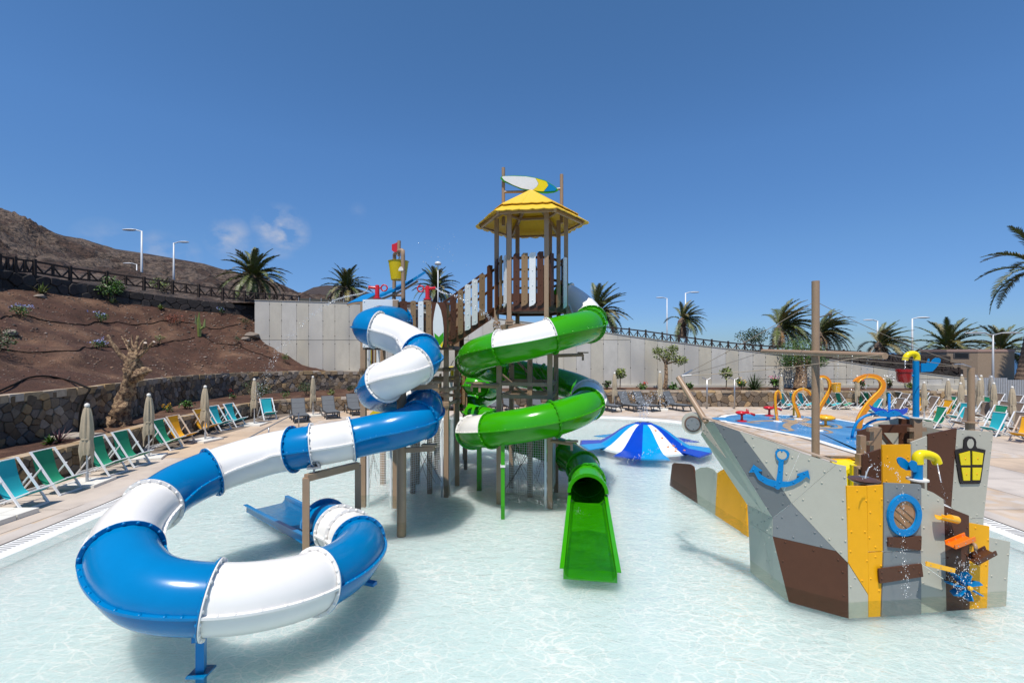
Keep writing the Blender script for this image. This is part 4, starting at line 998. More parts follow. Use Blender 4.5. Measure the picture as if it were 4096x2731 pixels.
# left row: base centres
LRW = [('teal','w',(150,1345),'teal deck chair nearest the camera at the left edge of the picture'),
 ('green','w',(470,1215),'green deck chair just right of the nearest teal chair'),
 ('green','w',(900,1055),'green deck chair right of the nearest upright parasol'),
 ('green','w',(1110,985),'green deck chair standing just before the second parasol'),
 ('green','w',(1420,845),'green deck chair beside a yellow one with pale wood legs'),
 ('yellow','p',(1540,800),'yellow deck chair between green chair and third parasol base'),
 ('yellow','p',(1750,715),'yellow deck chair directly behind the third parasol pole'),
 ('teal','w',(1870,680),'teal deck chair right of the third parasol'),
 ('teal','w',(2000,650),'second teal deck chair right of the third parasol'),
 ('teal','w',(2290,590),'teal deck chair standing alone between fourth parasol and grey lounger')]
for i, (c, f, (x,y), lab) in enumerate(LRW): chair(c, gz(zB,x,y), (4,3,0,0,0,-2,-5,-8,-8,-43)[i], lab, f, 1.04)
# far row under the stone wall
for i, (c, x, lab) in enumerate((('teal',862,'teal deck chair directly behind the smallest orange arch'),('teal',985,'middle teal deck chair seen through the second orange arch'),('teal',1085,'teal deck chair just left of the ship mast by the far wall'),
    ('teal',1390,'teal deck chair between the tall orange arch and a green chair'),('green',1530,'green deck chair under the yellow hanging pail'),
    ('green',1775,'green deck chair behind the left of the biggest orange arch'),('green',1860,'green deck chair half hidden behind the biggest orange arch'),('green',2110,'green deck chair behind the blue upright of the whale tail'),('taupe',2250,'tall taupe deck chair against the stone wall left of the blue pole'))):
    chair(c, gz(zN,x,548-(14 if i > 4 else 0)), -4-i, lab, s=.98)
RC = [('teal',(300,985),205,'teal deck chair with its back showing inside the biggest orange arch'),('taupe',(585,985),205,'taupe deck chair behind the right fluke of the whale tail'),('taupe',(650,905),205,'taupe deck chair second from the blue whale tail'),
 ('yellow',(845,965),200,'yellow deck chair just left of the blue bucket pole','p'),('green',(890,880),200,'green deck chair mostly hidden behind the blue bucket pole'),('taupe',(1005,955),200,'taupe deck chair right behind the blue bucket pole'),
 ('taupe',(1010,830),-30,'taupe deck chair by the wall behind the fluted parasol'),
 ('green',(1080,1130),200,'green deck chair front of the cluster right of the white flange'),('yellow',(1175,1010),200,'yellow deck chair behind the front green chair','p'),('green',(1235,950),200,'green deck chair behind the yellow chair in the cluster'),
 ('teal',(1390,1070),203,'teal deck chair left of the tan stern post'),('taupe',(1440,1150),203,'taupe deck chair just left of the tan stern post base'),('taupe',(1430,935),203,'taupe deck chair behind the stern post further back'),
 ('taupe',(1670,1050),205,'large taupe deck chair right of the tan stern post'),('green',(1690,960),205,'green deck chair peeking above the large taupe chair'),('taupe',(1830,900),205,'taupe deck chair behind the parasol by the picket fence'),
 ('teal',(1810,1230),210,'teal deck chair in front of the right cluster beside the lantern panel'),('green',(1850,1110),210,'green deck chair top just above the front teal chair'),('taupe',(1905,1040),210,'dark taupe deck chair behind the green chair top'),
 ('taupe',(2060,1060),208,'taupe deck chair under the rightmost parasol'),('taupe',(2060,930),205,'taupe deck chair far back by the picket fence'),('taupe',(2110,1230),212,'taupe deck chair at the right edge beside a yellow chair'),
 ('yellow',(2190,1310),212,'yellow deck chair cut by the right edge of the picture','p')]
for q in RC: chair(q[0], gz(zO,*q[1]), (q[2]-20) if q[2] > 0 else 0, q[3], q[4] if len(q) > 4 else 'w', .95)

# ------------------------------------------------------------------ loungers
def make_lounger():
    r = thing('sun_lounger', (0,0,0), 'lounger', 'sun lounger')
    for s_ in (-1,1):
        mb = MB(); mb.beam((-.95,s_*.30,.31),(.95,s_*.30,.31),.05,.07); mb.build('side_rail', CHAR, r, local=True)
        mb = MB(); mb.tube(curve_pts([(.78,s_*.30,.30),(.86,s_*.31,.15),(.93,s_*.31,0)],.08),.03,6); mb.build('leg', CHAR, r, local=True)
        mb = MB(); mb.tube(curve_pts([(-.9,s_*.30,.30),(-.86,s_*.33,.42),(-.62,s_*.33,.44),(-.42,s_*.32,.2),(-.36,s_*.31,0)],.08),.03,6); mb.build('leg', CHAR, r, local=True)
        mb = MB(); mb.tube([(-.88,s_*.31,.30),(-.95,s_*.32,0)],.03,6); mb.build('leg', CHAR, r, local=True)
        mb = MB(); mb.tube([(.45,s_*.30,.30),(.38,s_*.31,0)],.025,6); mb.build('leg', CHAR, r, local=True)
    mb = MB()
    mb.beam((.93,-.31,.04),(.93,.31,.04),.03,.05); mb.beam((.93,-.3,.31),(.93,.3,.31),.06,.06); mb.build('end_frame', CHAR, r, local=True)
    for k in range(4):
        x0 = -.18+k*.28; mb = MB(); mb.beam((x0,0,.355),(x0+.27,0,.355),.6,.018); mb.build('seat_panel', SLING, r, local=True)
    a = Vector((-.2,0,.36)); d = Vector((-.56,0,.83)).normalized()
    for k in range(3):
        mb = MB(); mb.beam(a+d*(.27*k), a+d*(.27*k+.262), .6,.018, (.8,0,.5)); mb.build('back_panel', SLING, r, local=True)
    mb = MB()
    for s_ in (-1,1): mb.beam(a+Vector((0,s_*.3,0)), a+d*.81+Vector((0,s_*.3,0)), .025,.03)
    mb.beam(a+d*.55+Vector((-.02,0,0)), (-.62,0,.30), .04,.03); mb.build('back_frame', CHAR, r, local=True)
    return r
lp = None
for (z_, x, y, deg, lab) in ((zD,620,1195,-58,'grey mesh lounger nearest the lone teal chair'),(zD,1000,1150,-58,'grey mesh lounger right of the fifth parasol'),(zD,1310,1110,-58,'grey mesh lounger partly behind the left tower post'),
    (zF,1225,375,-75,'grey mesh lounger seen between the green spirals behind the tower'),(zF,1350,375,-75,'grey mesh lounger seen behind the central tower posts'),(zF,1570,372,-70,'grey mesh lounger behind the right tower posts'),
    (zI,478,1235,-66,'grey mesh lounger just right of the green slide bend'),(zI,655,1232,-66,'grey mesh lounger right of the first far parasol'),(zI,790,1232,-62,'grey mesh lounger left of the second far parasol'),(zI,1040,1230,-60,'grey mesh lounger beside the bowsprit pole')):
    if lp is None: lp = make_lounger(); o = lp
    else: o = copy_tree(lp)
    p = gz(z_, x, y); o.location = (p.x, p.y, DZ); o.rotation_euler = (0,0,R(deg)); o['label'] = lab; o['group'] = 'grey sun loungers along the stone wall'; o.scale = (1.0,)*3

# ------------------------------------------------------------------ closed parasols
def make_parasol(seed=0, cover=False):
    r = thing('closed_parasol', (0,0,0), 'parasol', 'parasol'); rnd = random.Random(seed)
    mb = MB(); mb.tube([(0,0,.05),(0,0,2.12)], .024, 8); mb.build('pole', LAMPW, r, local=True, smooth=True)
    mb = MB(); n = 32; vs = []; prof = [(2.10,.035),(2.0,.075),(1.8,.10),(1.55,.12),(1.3,.135),(1.22,.12),(1.16,.125),(1.0,.15),(.86,.13),(.80,.125)]
    for j, (z, r_) in enumerate(prof):
        for k in range(n):
            a = 2*math.pi*k/n; f = 1+.16*math.sin(a*8+j*.12)*(min(1,j/2))+.12*math.sin(a*3+seed+j*.3)
            if j in (5,): f = 1+.04*math.sin(a*8)
            zz = z-(0 if j < 7 else (.13*max(0,math.sin(a*2+seed))*(j-6)))+rnd.uniform(-.006,.006)
            vs.append(Vector((r_*f*math.cos(a), r_*f*math.sin(a), zz)))
    fs = [(j*n+k, j*n+(k+1)%n, (j+1)*n+(k+1)%n, (j+1)*n+k) for j in range(len(prof)-1) for k in range(n)]
    mb.add(vs, [f[::-1] for f in fs]); cn = mb.build('canopy', BEIGE, r, local=True, smooth=True)
    mb = MB(); mb.lathe([(.123,1.24),(.130,1.225),(.130,1.20),(.123,1.19)], n=20); mb.build('tie_strap', BEIGE, cn, local=True)
    mb = MB(); mb.lathe([(.055,2.08),(.06,2.11),(.05,2.15),(.02,2.17),(.001,2.175)], n=12); mb.build('top_cap', BASEP, r, local=True, smooth=True)
    for i, (x, y) in enumerate(((-.22,-.22),(.22,-.22),(.22,.22),(-.22,.22))):
        mb = MB(); mb.box((x,y,.035), (.43,.43,.07)); mb.build('base_slab', BASEP, r, local=True)
    mb = MB(); mb.tube([(0,0,.06),(0,0,.34)], .034, 8); mb.tube([(.03,0,.28),(.09,0,.28)], .014, 6); mb.tube([(.03,0,.16),(.09,0,.16)], .014, 6); mb.build('pole_socket', GALV, r, local=True)
    if cover:
        mb = MB(); vs = []
        for j, (z, r_) in enumerate([(2.22,.09),(2.1,.13),(1.6,.165),(1.0,.17),(.7,.17)]):
            for k in range(16): a = 2*math.pi*k/16; f = 1+.12*math.sin(a*5+j); vs.append(Vector((r_*f*math.cos(a), r_*f*math.sin(a), z)))
        mb.add(vs, [(j*16+k, j*16+(k+1)%16, (j+1)*16+(k+1)%16, (j+1)*16+k) for j in range(4) for k in range(16)])
        pm = bpy.data.materials.new('clear_plastic'); pm.use_nodes = True; t = pm.node_tree; t.nodes.clear(); o_ = N(t,'ShaderNodeOutputMaterial'); a_ = N(t,'ShaderNodeBsdfTransparent'); b_ = N(t,'ShaderNodeBsdfGlossy', Roughness=.2); c_ = N(t,'ShaderNodeBsdfDiffuse')
        m1 = N(t,'ShaderNodeMixShader'); m1.inputs[0].default_value = .45; m2 = N(t,'ShaderNodeMixShader'); m2.inputs[0].default_value = .75; c_.inputs[0].default_value = (.7,.7,.7,1)
        t.links.new(b_.outputs[0], m1.inputs[1]); t.links.new(c_.outputs[0], m1.inputs[2]); t.links.new(m1.outputs[0], m2.inputs[1]); t.links.new(a_.outputs[0], m2.inputs[2]); t.links.new(m2.outputs[0], o_.inputs[0])
        mb.build('plastic_cover', pm, r, local=True, smooth=True)
    return r
pp = [None]; 
def parasol(pos, top, label, rz=0, cover=False):
    if cover: 
        if len(pp) < 2: pp.append(make_parasol(4, True)); o = pp[1]
        else: o = copy_tree(pp[1])
    elif pp[0] is None: pp[0] = make_parasol(1); o = pp[0]
    else: o = copy_tree(pp[0])
    o.location = (pos[0], pos[1], DZ); s_ = (top-DZ)/2.175; o.scale = (s_,s_,s_); o.rotation_euler = (0,0,R(rz)); o['label'] = label; o['group'] = 'closed beige parasols on the deck'
for (x, yb, yt, lab, rz) in ((745,1145,452,'closed beige parasol nearest the camera on the left deck',10),(1272,925,368,'closed beige parasol second along the left row of chairs',25),(1755,775,300,'closed beige parasol standing before a yellow deck chair',-15),(2175,640,240,'closed beige parasol fourth along the left row',5)):
    p = gz(zB,x,yb); parasol(p, CAMH-(zB(x,yt)[1]-HZ)*p.y/F, lab, rz)
p = gz(zD,790,1140); parasol(p, 2.15, 'closed beige parasol between the first two grey loungers', 30)
for (x, yb, yt, lab, rz) in ((540,1228,915,'closed beige parasol right of the green slide before the far wall',12),(920,1232,900,'closed beige parasol directly before the small tree trunk',-20),(1935,1215,935,'closed beige parasol left of the pepper tree trunk',40),(2270,1225,965,'closed beige parasol right of the ship mast',15)):
    p = gz(zI,x,yb); parasol(p, min(2.3, CAMH-(zI(x,yt)[1]-HZ)*p.y/F), lab, rz)
for (x, yt, Y, lab, rz, cv) in ((90,470,27,'closed parasol behind the left end of the biggest orange arch',0,0),(432,470,28.2,'farther of two closed parasols behind the biggest orange arch',20,0),(420,507,24.5,'nearer of two closed parasols behind the biggest orange arch',50,0),
    (930,552,22.5,'closed parasol immediately right of the blue bucket pole',0,0),(1232,517,23.5,'closed parasol before the leaning panels',30,0),(1403,460,26.5,'farther closed parasol left of the tan stern post',60,0),(1387,560,22,'nearer closed parasol left of the tan stern post',80,0),
    (1545,600,23.5,'closed parasol half hidden behind the tan stern post',10,0),(1573,472,25.5,'plastic-wrapped parasol right of the tan stern post',15,1),(1645,468,25,'farther of two closed parasols between the plastic-wrapped ones',35,0),(1628,510,23,'nearer of two closed parasols between the plastic-wrapped ones',0,0),
    (1775,480,25.5,'plastic-wrapped parasol at the start of the picket fence',70,1),(1805,560,21.5,'closed parasol before the picket fence',25,0),(2035,608,19.6,'rightmost closed parasol over the taupe chairs',50,0)):
    X, Yp = zO(x, yt); parasol(((X-CX)*Y/F, Y), CAMH-(Yp-HZ)*Y/F, lab, rz, cv)
# empty parasol base at the left edge
eb = gz(zB,20,1450); r_ = thing('parasol_base', (eb.x,eb.y,DZ), 'white parasol base slab cut off by the left edge', 'parasol base')
for (x, y) in ((-.35,-.22),(.08,-.22),(.08,.22),(-.35,.22)): mb = MB(); mb.box((x,y,.05),(.42,.42,.10)); mb.build('base_slab', BASEP, r_, local=True)
# leaning beige panels
for k, (x0,x1,yt,yb) in enumerate(((1165,1245,640,860),(1270,1345,660,870),(1340,1400,655,860))):
    b = gz(zO,x1+60,yb); t_ = P(*zO(x0+20,yt), b.y+.5); pr = thing('leaning_panel', tuple(b), ['beige panel leaning on the stone wall, leftmost of three','middle beige panel leaning with steel brackets','rightmost beige panel leaning behind the parasol'][k], 'panel', 'beige panels leaning on the wall')
    mb = MB(); mb.beam(b, t_, .95, .06, (0,-1,.3)); mb.build('board', mat('beige_board', (.45,.38,.26), .6, var=.05), pr)
    mb = MB(); m_ = b.lerp(t_,.55); mb.box(m_+Vector((0,-.06,0)), (.14,.04,.1)); mb.build('bracket', STEEL, pr)
# shower posts, handrail
for (x, yb, yt, lab) in ((1313,1222,975,'thin steel shower post with forked head, left one before the far wall'),(1543,1222,975,'thin steel shower post with forked head, right one before the far wall')):
    b = gz(zI,x,yb); T = P(*zI(x,yt), b.y); r_ = thing('shower_post', tuple(b), lab, 'shower post', 'steel shower posts')
    mb = MB(); mb.tube([b,T],.045,8); mb.build('post', STEEL, r_, smooth=True)
    for s_ in (-1,1): mb = MB(); mb.tube([T-Vector((0,0,.05)),T+Vector((s_*.25,0,.08))],.035,6); mb.lathe([(.05,.0),(.05,.05)],T+Vector((s_*.25,0,.06)),8,cap=True); mb.build('shower_head', STEEL, r_)
a0, a1 = G(*zD(30,1400),.06), G(*zD(235,1345),.06)
hr = thing('handrail', (-8.9,19.5,.06), 'bent steel handrail at the pool steps behind the white slide tube', 'handrail')
h1, h2, h3 = P(*zD(20,1395),16.0), P(*zD(450,1165),19.0), P(*zD(612,1095),20.2)
mb = MB(); mb.tube(curve_pts([P(*zD(-60,1440),15.4),h1,h2,h3],.3),.024,8); mb.build('rail', STEEL, hr, smooth=True)
for q in (h3, P(*zD(235,1285),17.5)): mb = MB(); mb.tube([q,Vector((q.x,q.y,-.05))],.024,8); mb.build('post', STEEL, hr, smooth=True)

# ------------------------------------------------------------------ tube slides
def tube_slide(root, ctrl, Rr, joints, cols, seam_bolts=.17, flange_w=.05, nb=18):
    # cols: per section (upper, lower); joints: control-index values, first and last included
    q, idx = catmull([Vector(p) for p in ctrl], .06); n = len(q)
    T = [(q[min(i+1,n-1)]-q[max(i-1,0)]).normalized() for i in range(n)]
    S_ = [];
    for d in T: s_ = d.cross(Vector((0,0,1))); s_.normalize(); S_.append(s_)
    UP = [S_[i].cross(T[i]).normalized() for i in range(n)]
    L = [0]
    for i in range(1,n): L.append(L[-1]+(q[i]-q[i-1]).length)
    def near(j): return min(range(n), key=lambda i: abs(idx[i]-j))
    K = 14
    def shell(i0, i1, a0, a1, m, name):
        mb = MB(); vs = []
        for i in range(i0, i1+1):
            for k in range(K+1):
                a = a0+(a1-a0)*k/K; vs.append(q[i]+(S_[i]*math.cos(a)+UP[i]*math.sin(a))*Rr)
        mb.add(vs, [(i*(K+1)+k, (i+1)*(K+1)+k, (i+1)*(K+1)+k+1, i*(K+1)+k+1) for i in range(i1-i0) for k in range(K)])
        # seam flange strip
        for s_ in (-1,1):
            vs = []
            for i in range(i0, i1+1):
                h = .014*(1 if a1 > a0 and a0 >= 0 else -1)
                for (rr, hh) in ((Rr-.004,0),(Rr+.042,0),(Rr+.042,h),(Rr-.004,h)): vs.append(q[i]+S_[i]*s_*rr+UP[i]*hh)
            mb.add(vs, [(i*4+k,(i+1)*4+k,(i+1)*4+(k+1)%4,i*4+(k+1)%4) for i in range(i1-i0) for k in range(4)])
        return mb.build(name, m, root, smooth=True, auto=40)
    for k in range(len(cols)):
        i0, i1 = near(joints[k]), near(joints[k+1]); u_, l_ = cols[k]
        sec_u = shell(i0, i1, 0, math.pi, u_, 'upper_shell'); sec_l = shell(i0, i1, -math.pi, 0, l_, 'lower_shell')
        bu, bl = MB(), MB(); s_ = L[i0]+.1
        while s_ < L[i1]-.06:
            i = min(range(i0,i1+1), key=lambda j: abs(L[j]-s_))
            for sd_ in (-1,1):
                p = q[i]+S_[i]*sd_*(Rr+.024); bu.dome(p+UP[i]*.012, UP[i], .021); bl.dome(p-UP[i]*.012, -UP[i], .016)
            s_ += seam_bolts
        # end flanges of this section, in its own colour; slightly thick discs
        for (i, sgn) in ((i0, 1), (i1, -1)):
            for half, m_, B_, par in ((0,u_,bu,sec_u),(1,l_,bl,sec_l)):
                if half and sgn < 0 and k == len(cols)-1: continue
                mb = MB(); vs = []; Kf = 20
                for (rr, dd) in ((Rr-.012,.002),(Rr+flange_w,.002),(Rr+flange_w,.016),(Rr+.004,.016)):
                    for k2 in range(Kf+1):
                        a = math.pi*k2/Kf+(math.pi if half else 0); vs.append(q[i]+T[i]*sgn*dd+(S_[i]*math.cos(a)+UP[i]*math.sin(a))*rr)
                mb.add(vs, [(j*(Kf+1)+k2,(j+1)*(Kf+1)+k2,(j+1)*(Kf+1)+k2+1,j*(Kf+1)+k2+1) for j in range(3) for k2 in range(Kf)]); mb.build('flange', m_, par, smooth=True, auto=40)
                for k2 in range(nb//2):
                    a = math.pi*(k2+.5)/(nb//2)+(math.pi if half else 0); B_.dome(q[i]+T[i]*sgn*.014+(S_[i]*math.cos(a)+UP[i]*math.sin(a))*(Rr+flange_w*.55), T[i]*sgn, .024)
        bu.build('bolts', u_, sec_u, smooth=True, kind='stuff'); bl.build('bolts', l_, sec_l, smooth=True, kind='stuff')
    return q, T, S_, UP
def chute(root, p0, d, side, L_, W0, W1, z0, z1, m, hz0=.32, hz1=.12):
    mb = MB(); mw = MB(); n = 14; prof_n = 0; vs = []
    for i in range(n+1):
        t_ = i/n; c = p0+d*(L_*t_); w_ = W0+(W1-W0)*t_; z = z0+(z1-z0)*t_; h = hz0+(hz1-hz0)*min(1,t_*1.6)
        pr = [(-w_-.07,h-.02),(-w_-.07,h),(-w_,h),(-w_+.01,.06),(-w_+.06,0),(0,-.01),(w_-.06,0),(w_-.01,.06),(w_,h),(w_+.07,h),(w_+.07,h-.02),(w_+.012,h-.02),(w_+.012,-.03),(-w_-.012,-.03),(-w_-.012,h-.02)]
        prof_n = len(pr)
        for (a,b) in pr: vs.append(Vector((c.x,c.y,z))+side*a+Vector((0,0,b)))
    mb.add(vs, [(i*prof_n+k,(i+1)*prof_n+k,(i+1)*prof_n+(k+1)%prof_n,i*prof_n+(k+1)%prof_n) for i in range(n) for k in range(prof_n)]+[tuple(range(prof_n))[::-1], tuple(n*prof_n+k for k in range(prof_n))])
    return mb.build('chute', m, root, smooth=False)
# blue and white slide
bs = thing('tube_slide', (-3.0,7.0,0), 'blue and white enclosed tube slide spiralling down and looping over the water in front', 'water slide')
BC = [(-2.78,11.0,4.12),(-2.92,10.35,4.08),(-3.08,9.85,3.93),(-2.75,9.72,3.83),(-2.25,9.70,3.62),(-1.90,9.45,3.40),(-1.78,8.98,3.22),(-2.05,8.60,3.02),(-2.40,8.66,2.84),(-2.68,8.98,2.66),(-2.72,9.45,2.52),(-2.35,9.88,2.42),(-1.92,9.62,2.28),(-1.76,9.18,2.16),(-1.85,8.78,2.04),(-2.2,8.58,1.94),(-2.6,8.52,1.86),(-2.97,8.42,1.79),(-3.35,8.16,1.75),(-3.75,8.05,1.70),(-4.28,8.0,1.61),(-4.86,7.61,1.45),(-5.14,7.1,1.32),(-5.16,6.55,1.19),(-5.0,5.98,1.09),(-4.68,5.48,1.0),(-4.25,5.1,.89),(-3.75,4.90,.79),(-3.1,5.03,.68),(-2.60,5.40,.59),(-2.34,5.95,.51),(-2.26,6.5,.46),(-2.36,7.05,.41),(-2.64,7.5,.37),(-2.98,7.84,.34),(-3.40,8.26,.31)]
bj = [0, 2.62, 5.05, 6.35, 8.15, 11.0, 12.2, 13.75, 17.0, 18.45, 19.3, 21.2, 22.95, 25.1, 27.75, 29.55, 32.3, 33.2, 34.1, 35]
B2, W2 = (BLUE,BLUE), (WHITE,WHITE)
bc = [B2, W2, B2, W2, B2, W2, B2, B2, W2, B2, W2, B2, W2, B2, W2, B2, W2, W2, B2]
q, T_b, S_b, U_b = tube_slide(bs, BC, .365, bj, bc)
d = Vector((-.72,.70,0)).normalized(); sd_ = Vector((.70,.72,0)).normalized()
chute(bs, q[-1]-d*.1, d, sd_, 3.2, .345, .40, .04, -.13, BLUE, .18, .15)
# green and white slide
gs = thing('tube_slide', (.47,11.6,0), 'green and white enclosed tube slide winding round the hexagonal tower to an open green chute', 'water slide')
HC = Vector((.47,11.6,0)); HR = 1.48
GC = [(1.25,12.5,5.0),(1.62,12.35,4.78),(1.92,12.0,4.45),(1.99,11.5,4.12)]
for k in range(1, 21):
    th = R(-3-k*30); z = 4.08-.4*k/12*.0-1.83*(k*30)/360+.0
    GC.append((HC.x+HR*math.cos(th), HC.y+HR*math.sin(th)*(1.0), z+(.06 if k < 3 else 0)))
GC = GC[:4]+GC[4:]
print('green last', GC[-1])
GC += [(.35,13.02,.86),(.85,12.78,.76),(1.3,12.35,.68),(1.6,11.85,.60),(1.76,11.2,.53),(1.73,10.5,.42),(1.64,9.85,.36)]
# drop helix points that run past the rear
keep = []
for i, p in enumerate(GC):
    if i >= 4 and i < 24 and (i-3)*30 > 600: continue
    keep.append(p)
GC = keep; nG = len(GC)-1
G2, GW, WW = (GREEN,GREEN), (WHITE,GREEN), (WHITE,WHITE)
# joints by control index
gj = [0, .5, 2.75, 3.55, 5.35, 6.85, 9.05, 10.6, 12.4, 14.75, 15.7, 17.3, 19.2, 20.45, nG-7+.5, nG-3.6, nG-2.1, nG-.95, nG]
gc = [G2, WW, G2, G2, GW, G2, G2, G2, G2, WW, G2, G2, GW, G2, G2, G2, G2, G2]
print('nG', nG)
q, T_g, S_g, U_g = tube_slide(gs, GC, .385, gj, gc)
e = q[-1]; g_end = (G(1290*U,1308*U,0)+G(1422*U,1318*U,0))/2
d = (g_end-e); d.z = 0; Lc = d.length; d.normalize(); sd_ = Vector((-d.y,d.x,0))*-1
chute(gs, e-d*.12, d, sd_, Lc+.12, .355, .40, .10, -.11, GREEN, .20, .15)
# thin running water in the chutes
for (root, p_, dd, ss, L_, zz0, zz1, w_) in ((gs, e-d*.05, d, sd_, Lc+.0, .145, .0, .34),):
    mb = MB(); vs = []; n_ = 26
    for i in range(n_+1):
        t_ = i/n_; c = p_+dd*(L_*t_)
        for j in range(7): vs.append(Vector((c.x,c.y,zz0+(zz1-zz0)*min(1,t_*1.15)+.022*noise.noise(Vector((c.x*6+j,c.y*6,0)))))+ss*(w_+.03*t_)*(j/3-1))
    mb.add(vs, [(i*7+j,i*7+j+1,(i+1)*7+j+1,(i+1)*7+j) for i in range(n_) for j in range(6)]); mb.build('running_water', wm, root, smooth=True)
# arch rim of the mouths
for (root, q0, TT, SS, UU, m_, Rr) in ((gs, e, T_g[-1], S_g[-1], U_g[-1], GREEN, .385), (bs, Vector(BC[-1]), T_b[-1], S_b[-1], U_b[-1], BLUE, .365)):
    mb = MB(); vs = []; K = 24
    for (rr, dd) in ((Rr-.02,-.02),(Rr+.055,-.02),(Rr+.055,.05),(Rr-.02,.05)):
        for k in range(K+1): a = math.pi*k/K; vs.append(q0+TT*dd+(SS*math.cos(a)+UU*math.sin(a))*rr)
    mb.add(vs, [(j*(K+1)+k,((j+1)%4)*(K+1)+k,((j+1)%4)*(K+1)+k+1,j*(K+1)+k+1) for j in range(4) for k in range(K)]); mb.build('mouth_rim', m_, root, smooth=True, auto=40)
# supports of the slides
def leg(root, foot, top, w_, m, name='support_leg', rz=0):
    mb = MB(); mb.box(((foot[0]+top[0])/2, (foot[1]+top[1])/2, (foot[2]+top[2])/2), (w_,w_,top[2]-foot[2]), Matrix.Rotation(R(rz),3,'Z')); return mb.build(name, m, root)
f = G(462*U,1555*U,-.1); leg(bs, (f.x,f.y,-.3), (f.x,f.y,.42), .08, DBLUE, rz=15); mb = MB(); mb.box((f.x,f.y,.38),(.12,.18,.10),Matrix.Rotation(R(15),3,'Z')); mb.build('saddle', DBLUE, bs); mb = MB(); mb.box((f.x,f.y,-.04),(.2,.2,.02)); mb.build('foot_plate', DBLUE, bs)
f = Vector((-2.22,6.62,0)); mb = MB(); mb.box((f.x+.12,f.y,.05),(.26,.09,.05),Matrix.Rotation(R(-20),3,'Z')); mb.build('saddle', DBLUE, bs)
f = G(1155*U,1160*U,0); leg(gs, (f.x,f.y,-.3), (f.x,f.y,1.36), .085, GREEN); leg(gs, (f.x+.0,f.y,.85), (f.x,f.y,.9), .11, WHITE, 'collar')
f = G(1101*U,1100*U,0); leg(gs, (f.x,f.y,-.3), (f.x,f.y,.95), .13, GREEN)
# goal-post frame holding the blue slide
gf = thing('slide_support_frame', tuple(G(703*U,1268*U,0)), 'tan square steel portal standing in the water under the blue slide', 'support frame')
A_ = G(703*U,1268*U,0); B_ = Vector((P(822*U,1100*U,8.6).x, 8.6, 0)); zt = CAMH-(1097-808)*A_.y/1045
for q_ in (A_, B_): leg(gf, (q_.x,q_.y,-.3), (q_.x,q_.y,zt), .11, TAN, 'post', rz=20)
mb = MB(); mb.beam(A_+Vector((0,0,zt)), B_+Vector((0,0,zt)), .115,.115); mb.build('crossbeam', TAN, gf)
c = A_.lerp(B_,.14)+Vector((0,0,zt)); mb = MB(); mb.tube([c,c+Vector((0,0,.16))],.02,8); mb.box(c+Vector((0,0,.15)),(.22,.16,.03),Matrix.Rotation(R(20),3,'Z')); mb.beam(c+Vector((-.1,0,.16)),c+Vector((.02,0,.24)),.05,.03); mb.beam(c+Vector((.1,0,.16)),c+Vector((.06,0,.24)),.05,.03); mb.build('bracket', STEEL, gf)
# round column
cp = thing('slide_column', (-2.22,9.15,0), 'round tan steel column carrying the blue spiral', 'column')
mb = MB(); mb.tube([(-2.22,9.15,-.3),(-2.22,9.15,3.0)], .094, 20); mb.build('shaft', TAN, cp, smooth=True, auto=40)
for (z, a, b) in ((1.42,(-1.55,9.1),1),(2.66,(-1.5,9.2),1)):
    mb = MB(); mb.beam((-2.22,9.15,z),(a[0],a[1],z+.05),.09,.09); mb.box((a[0]-.1,a[1],z+.12),(.3,.14,.04)); mb.build('arm', TAN, cp)

# ------------------------------------------------------------------ tower
tw = thing('play_tower', (.48,11.5,0), 'tall play tower with yellow thatch roof, plank railings, side deck and climbing nets', 'play tower')
HX = [Vector((.48+.88*math.cos(R(k*60-8)), 11.5+.88*math.sin(R(k*60-8)), 0)) for k in range(6)]
def plank(root, quad, nrm, m, th=.028, bolts=None, name='plank', ch=.035):
    # quad bottom-left, bottom-right, top-right, top-left, with chamfered ends
    bl, br, tr_, tl = [Vector(v) for v in quad]; w_ = (br-bl); up_ = (tl-bl).normalized(); wl_ = w_.length
    poly = [bl+up_*ch*0, bl+w_*.18-up_*.0, br-w_*.12+up_*.0, br+up_*ch, tr_-up_*ch*.3, tr_-w_*.22+up_*0, tl+w_*.25, tl-up_*ch]
    poly = [bl+up_*.0, br-w_*.30, br+up_*ch, tr_-up_*.0-w_*.0-up_*ch*.4, tr_-w_*.25+up_*.0, tl+w_*.3, tl-up_*ch]
    mb = MB(); mb.prism([p+nrm*th*.5 for p in poly], -nrm*th); o = mb.build(name, m, root)
    if bolts:
        mb = MB(); c0 = (bl+br)/2; c1 = (tl+tr_)/2
        for t_ in bolts: mb.dome(c0.lerp(c1,t_)+nrm*th*.5, nrm, .016)
        mb.build('bolts', m, o, kind='stuff')
    return o
faces = [(3,4,[(BROWN,.16),(TANB,.5),(WHB,.84)]),(4,5,[(BROWN,.20),(TANB,.42),(WHB,.63),(BROWN,.84)]),(5,0,[(BROWN,.16),(TANB,.5),(WHB,.84)]),(1,2,[(TANB,.2),(BROWN,.5),(WHB,.8)]),(0,1,[(WHB,.12),(BROWN,.30)])]
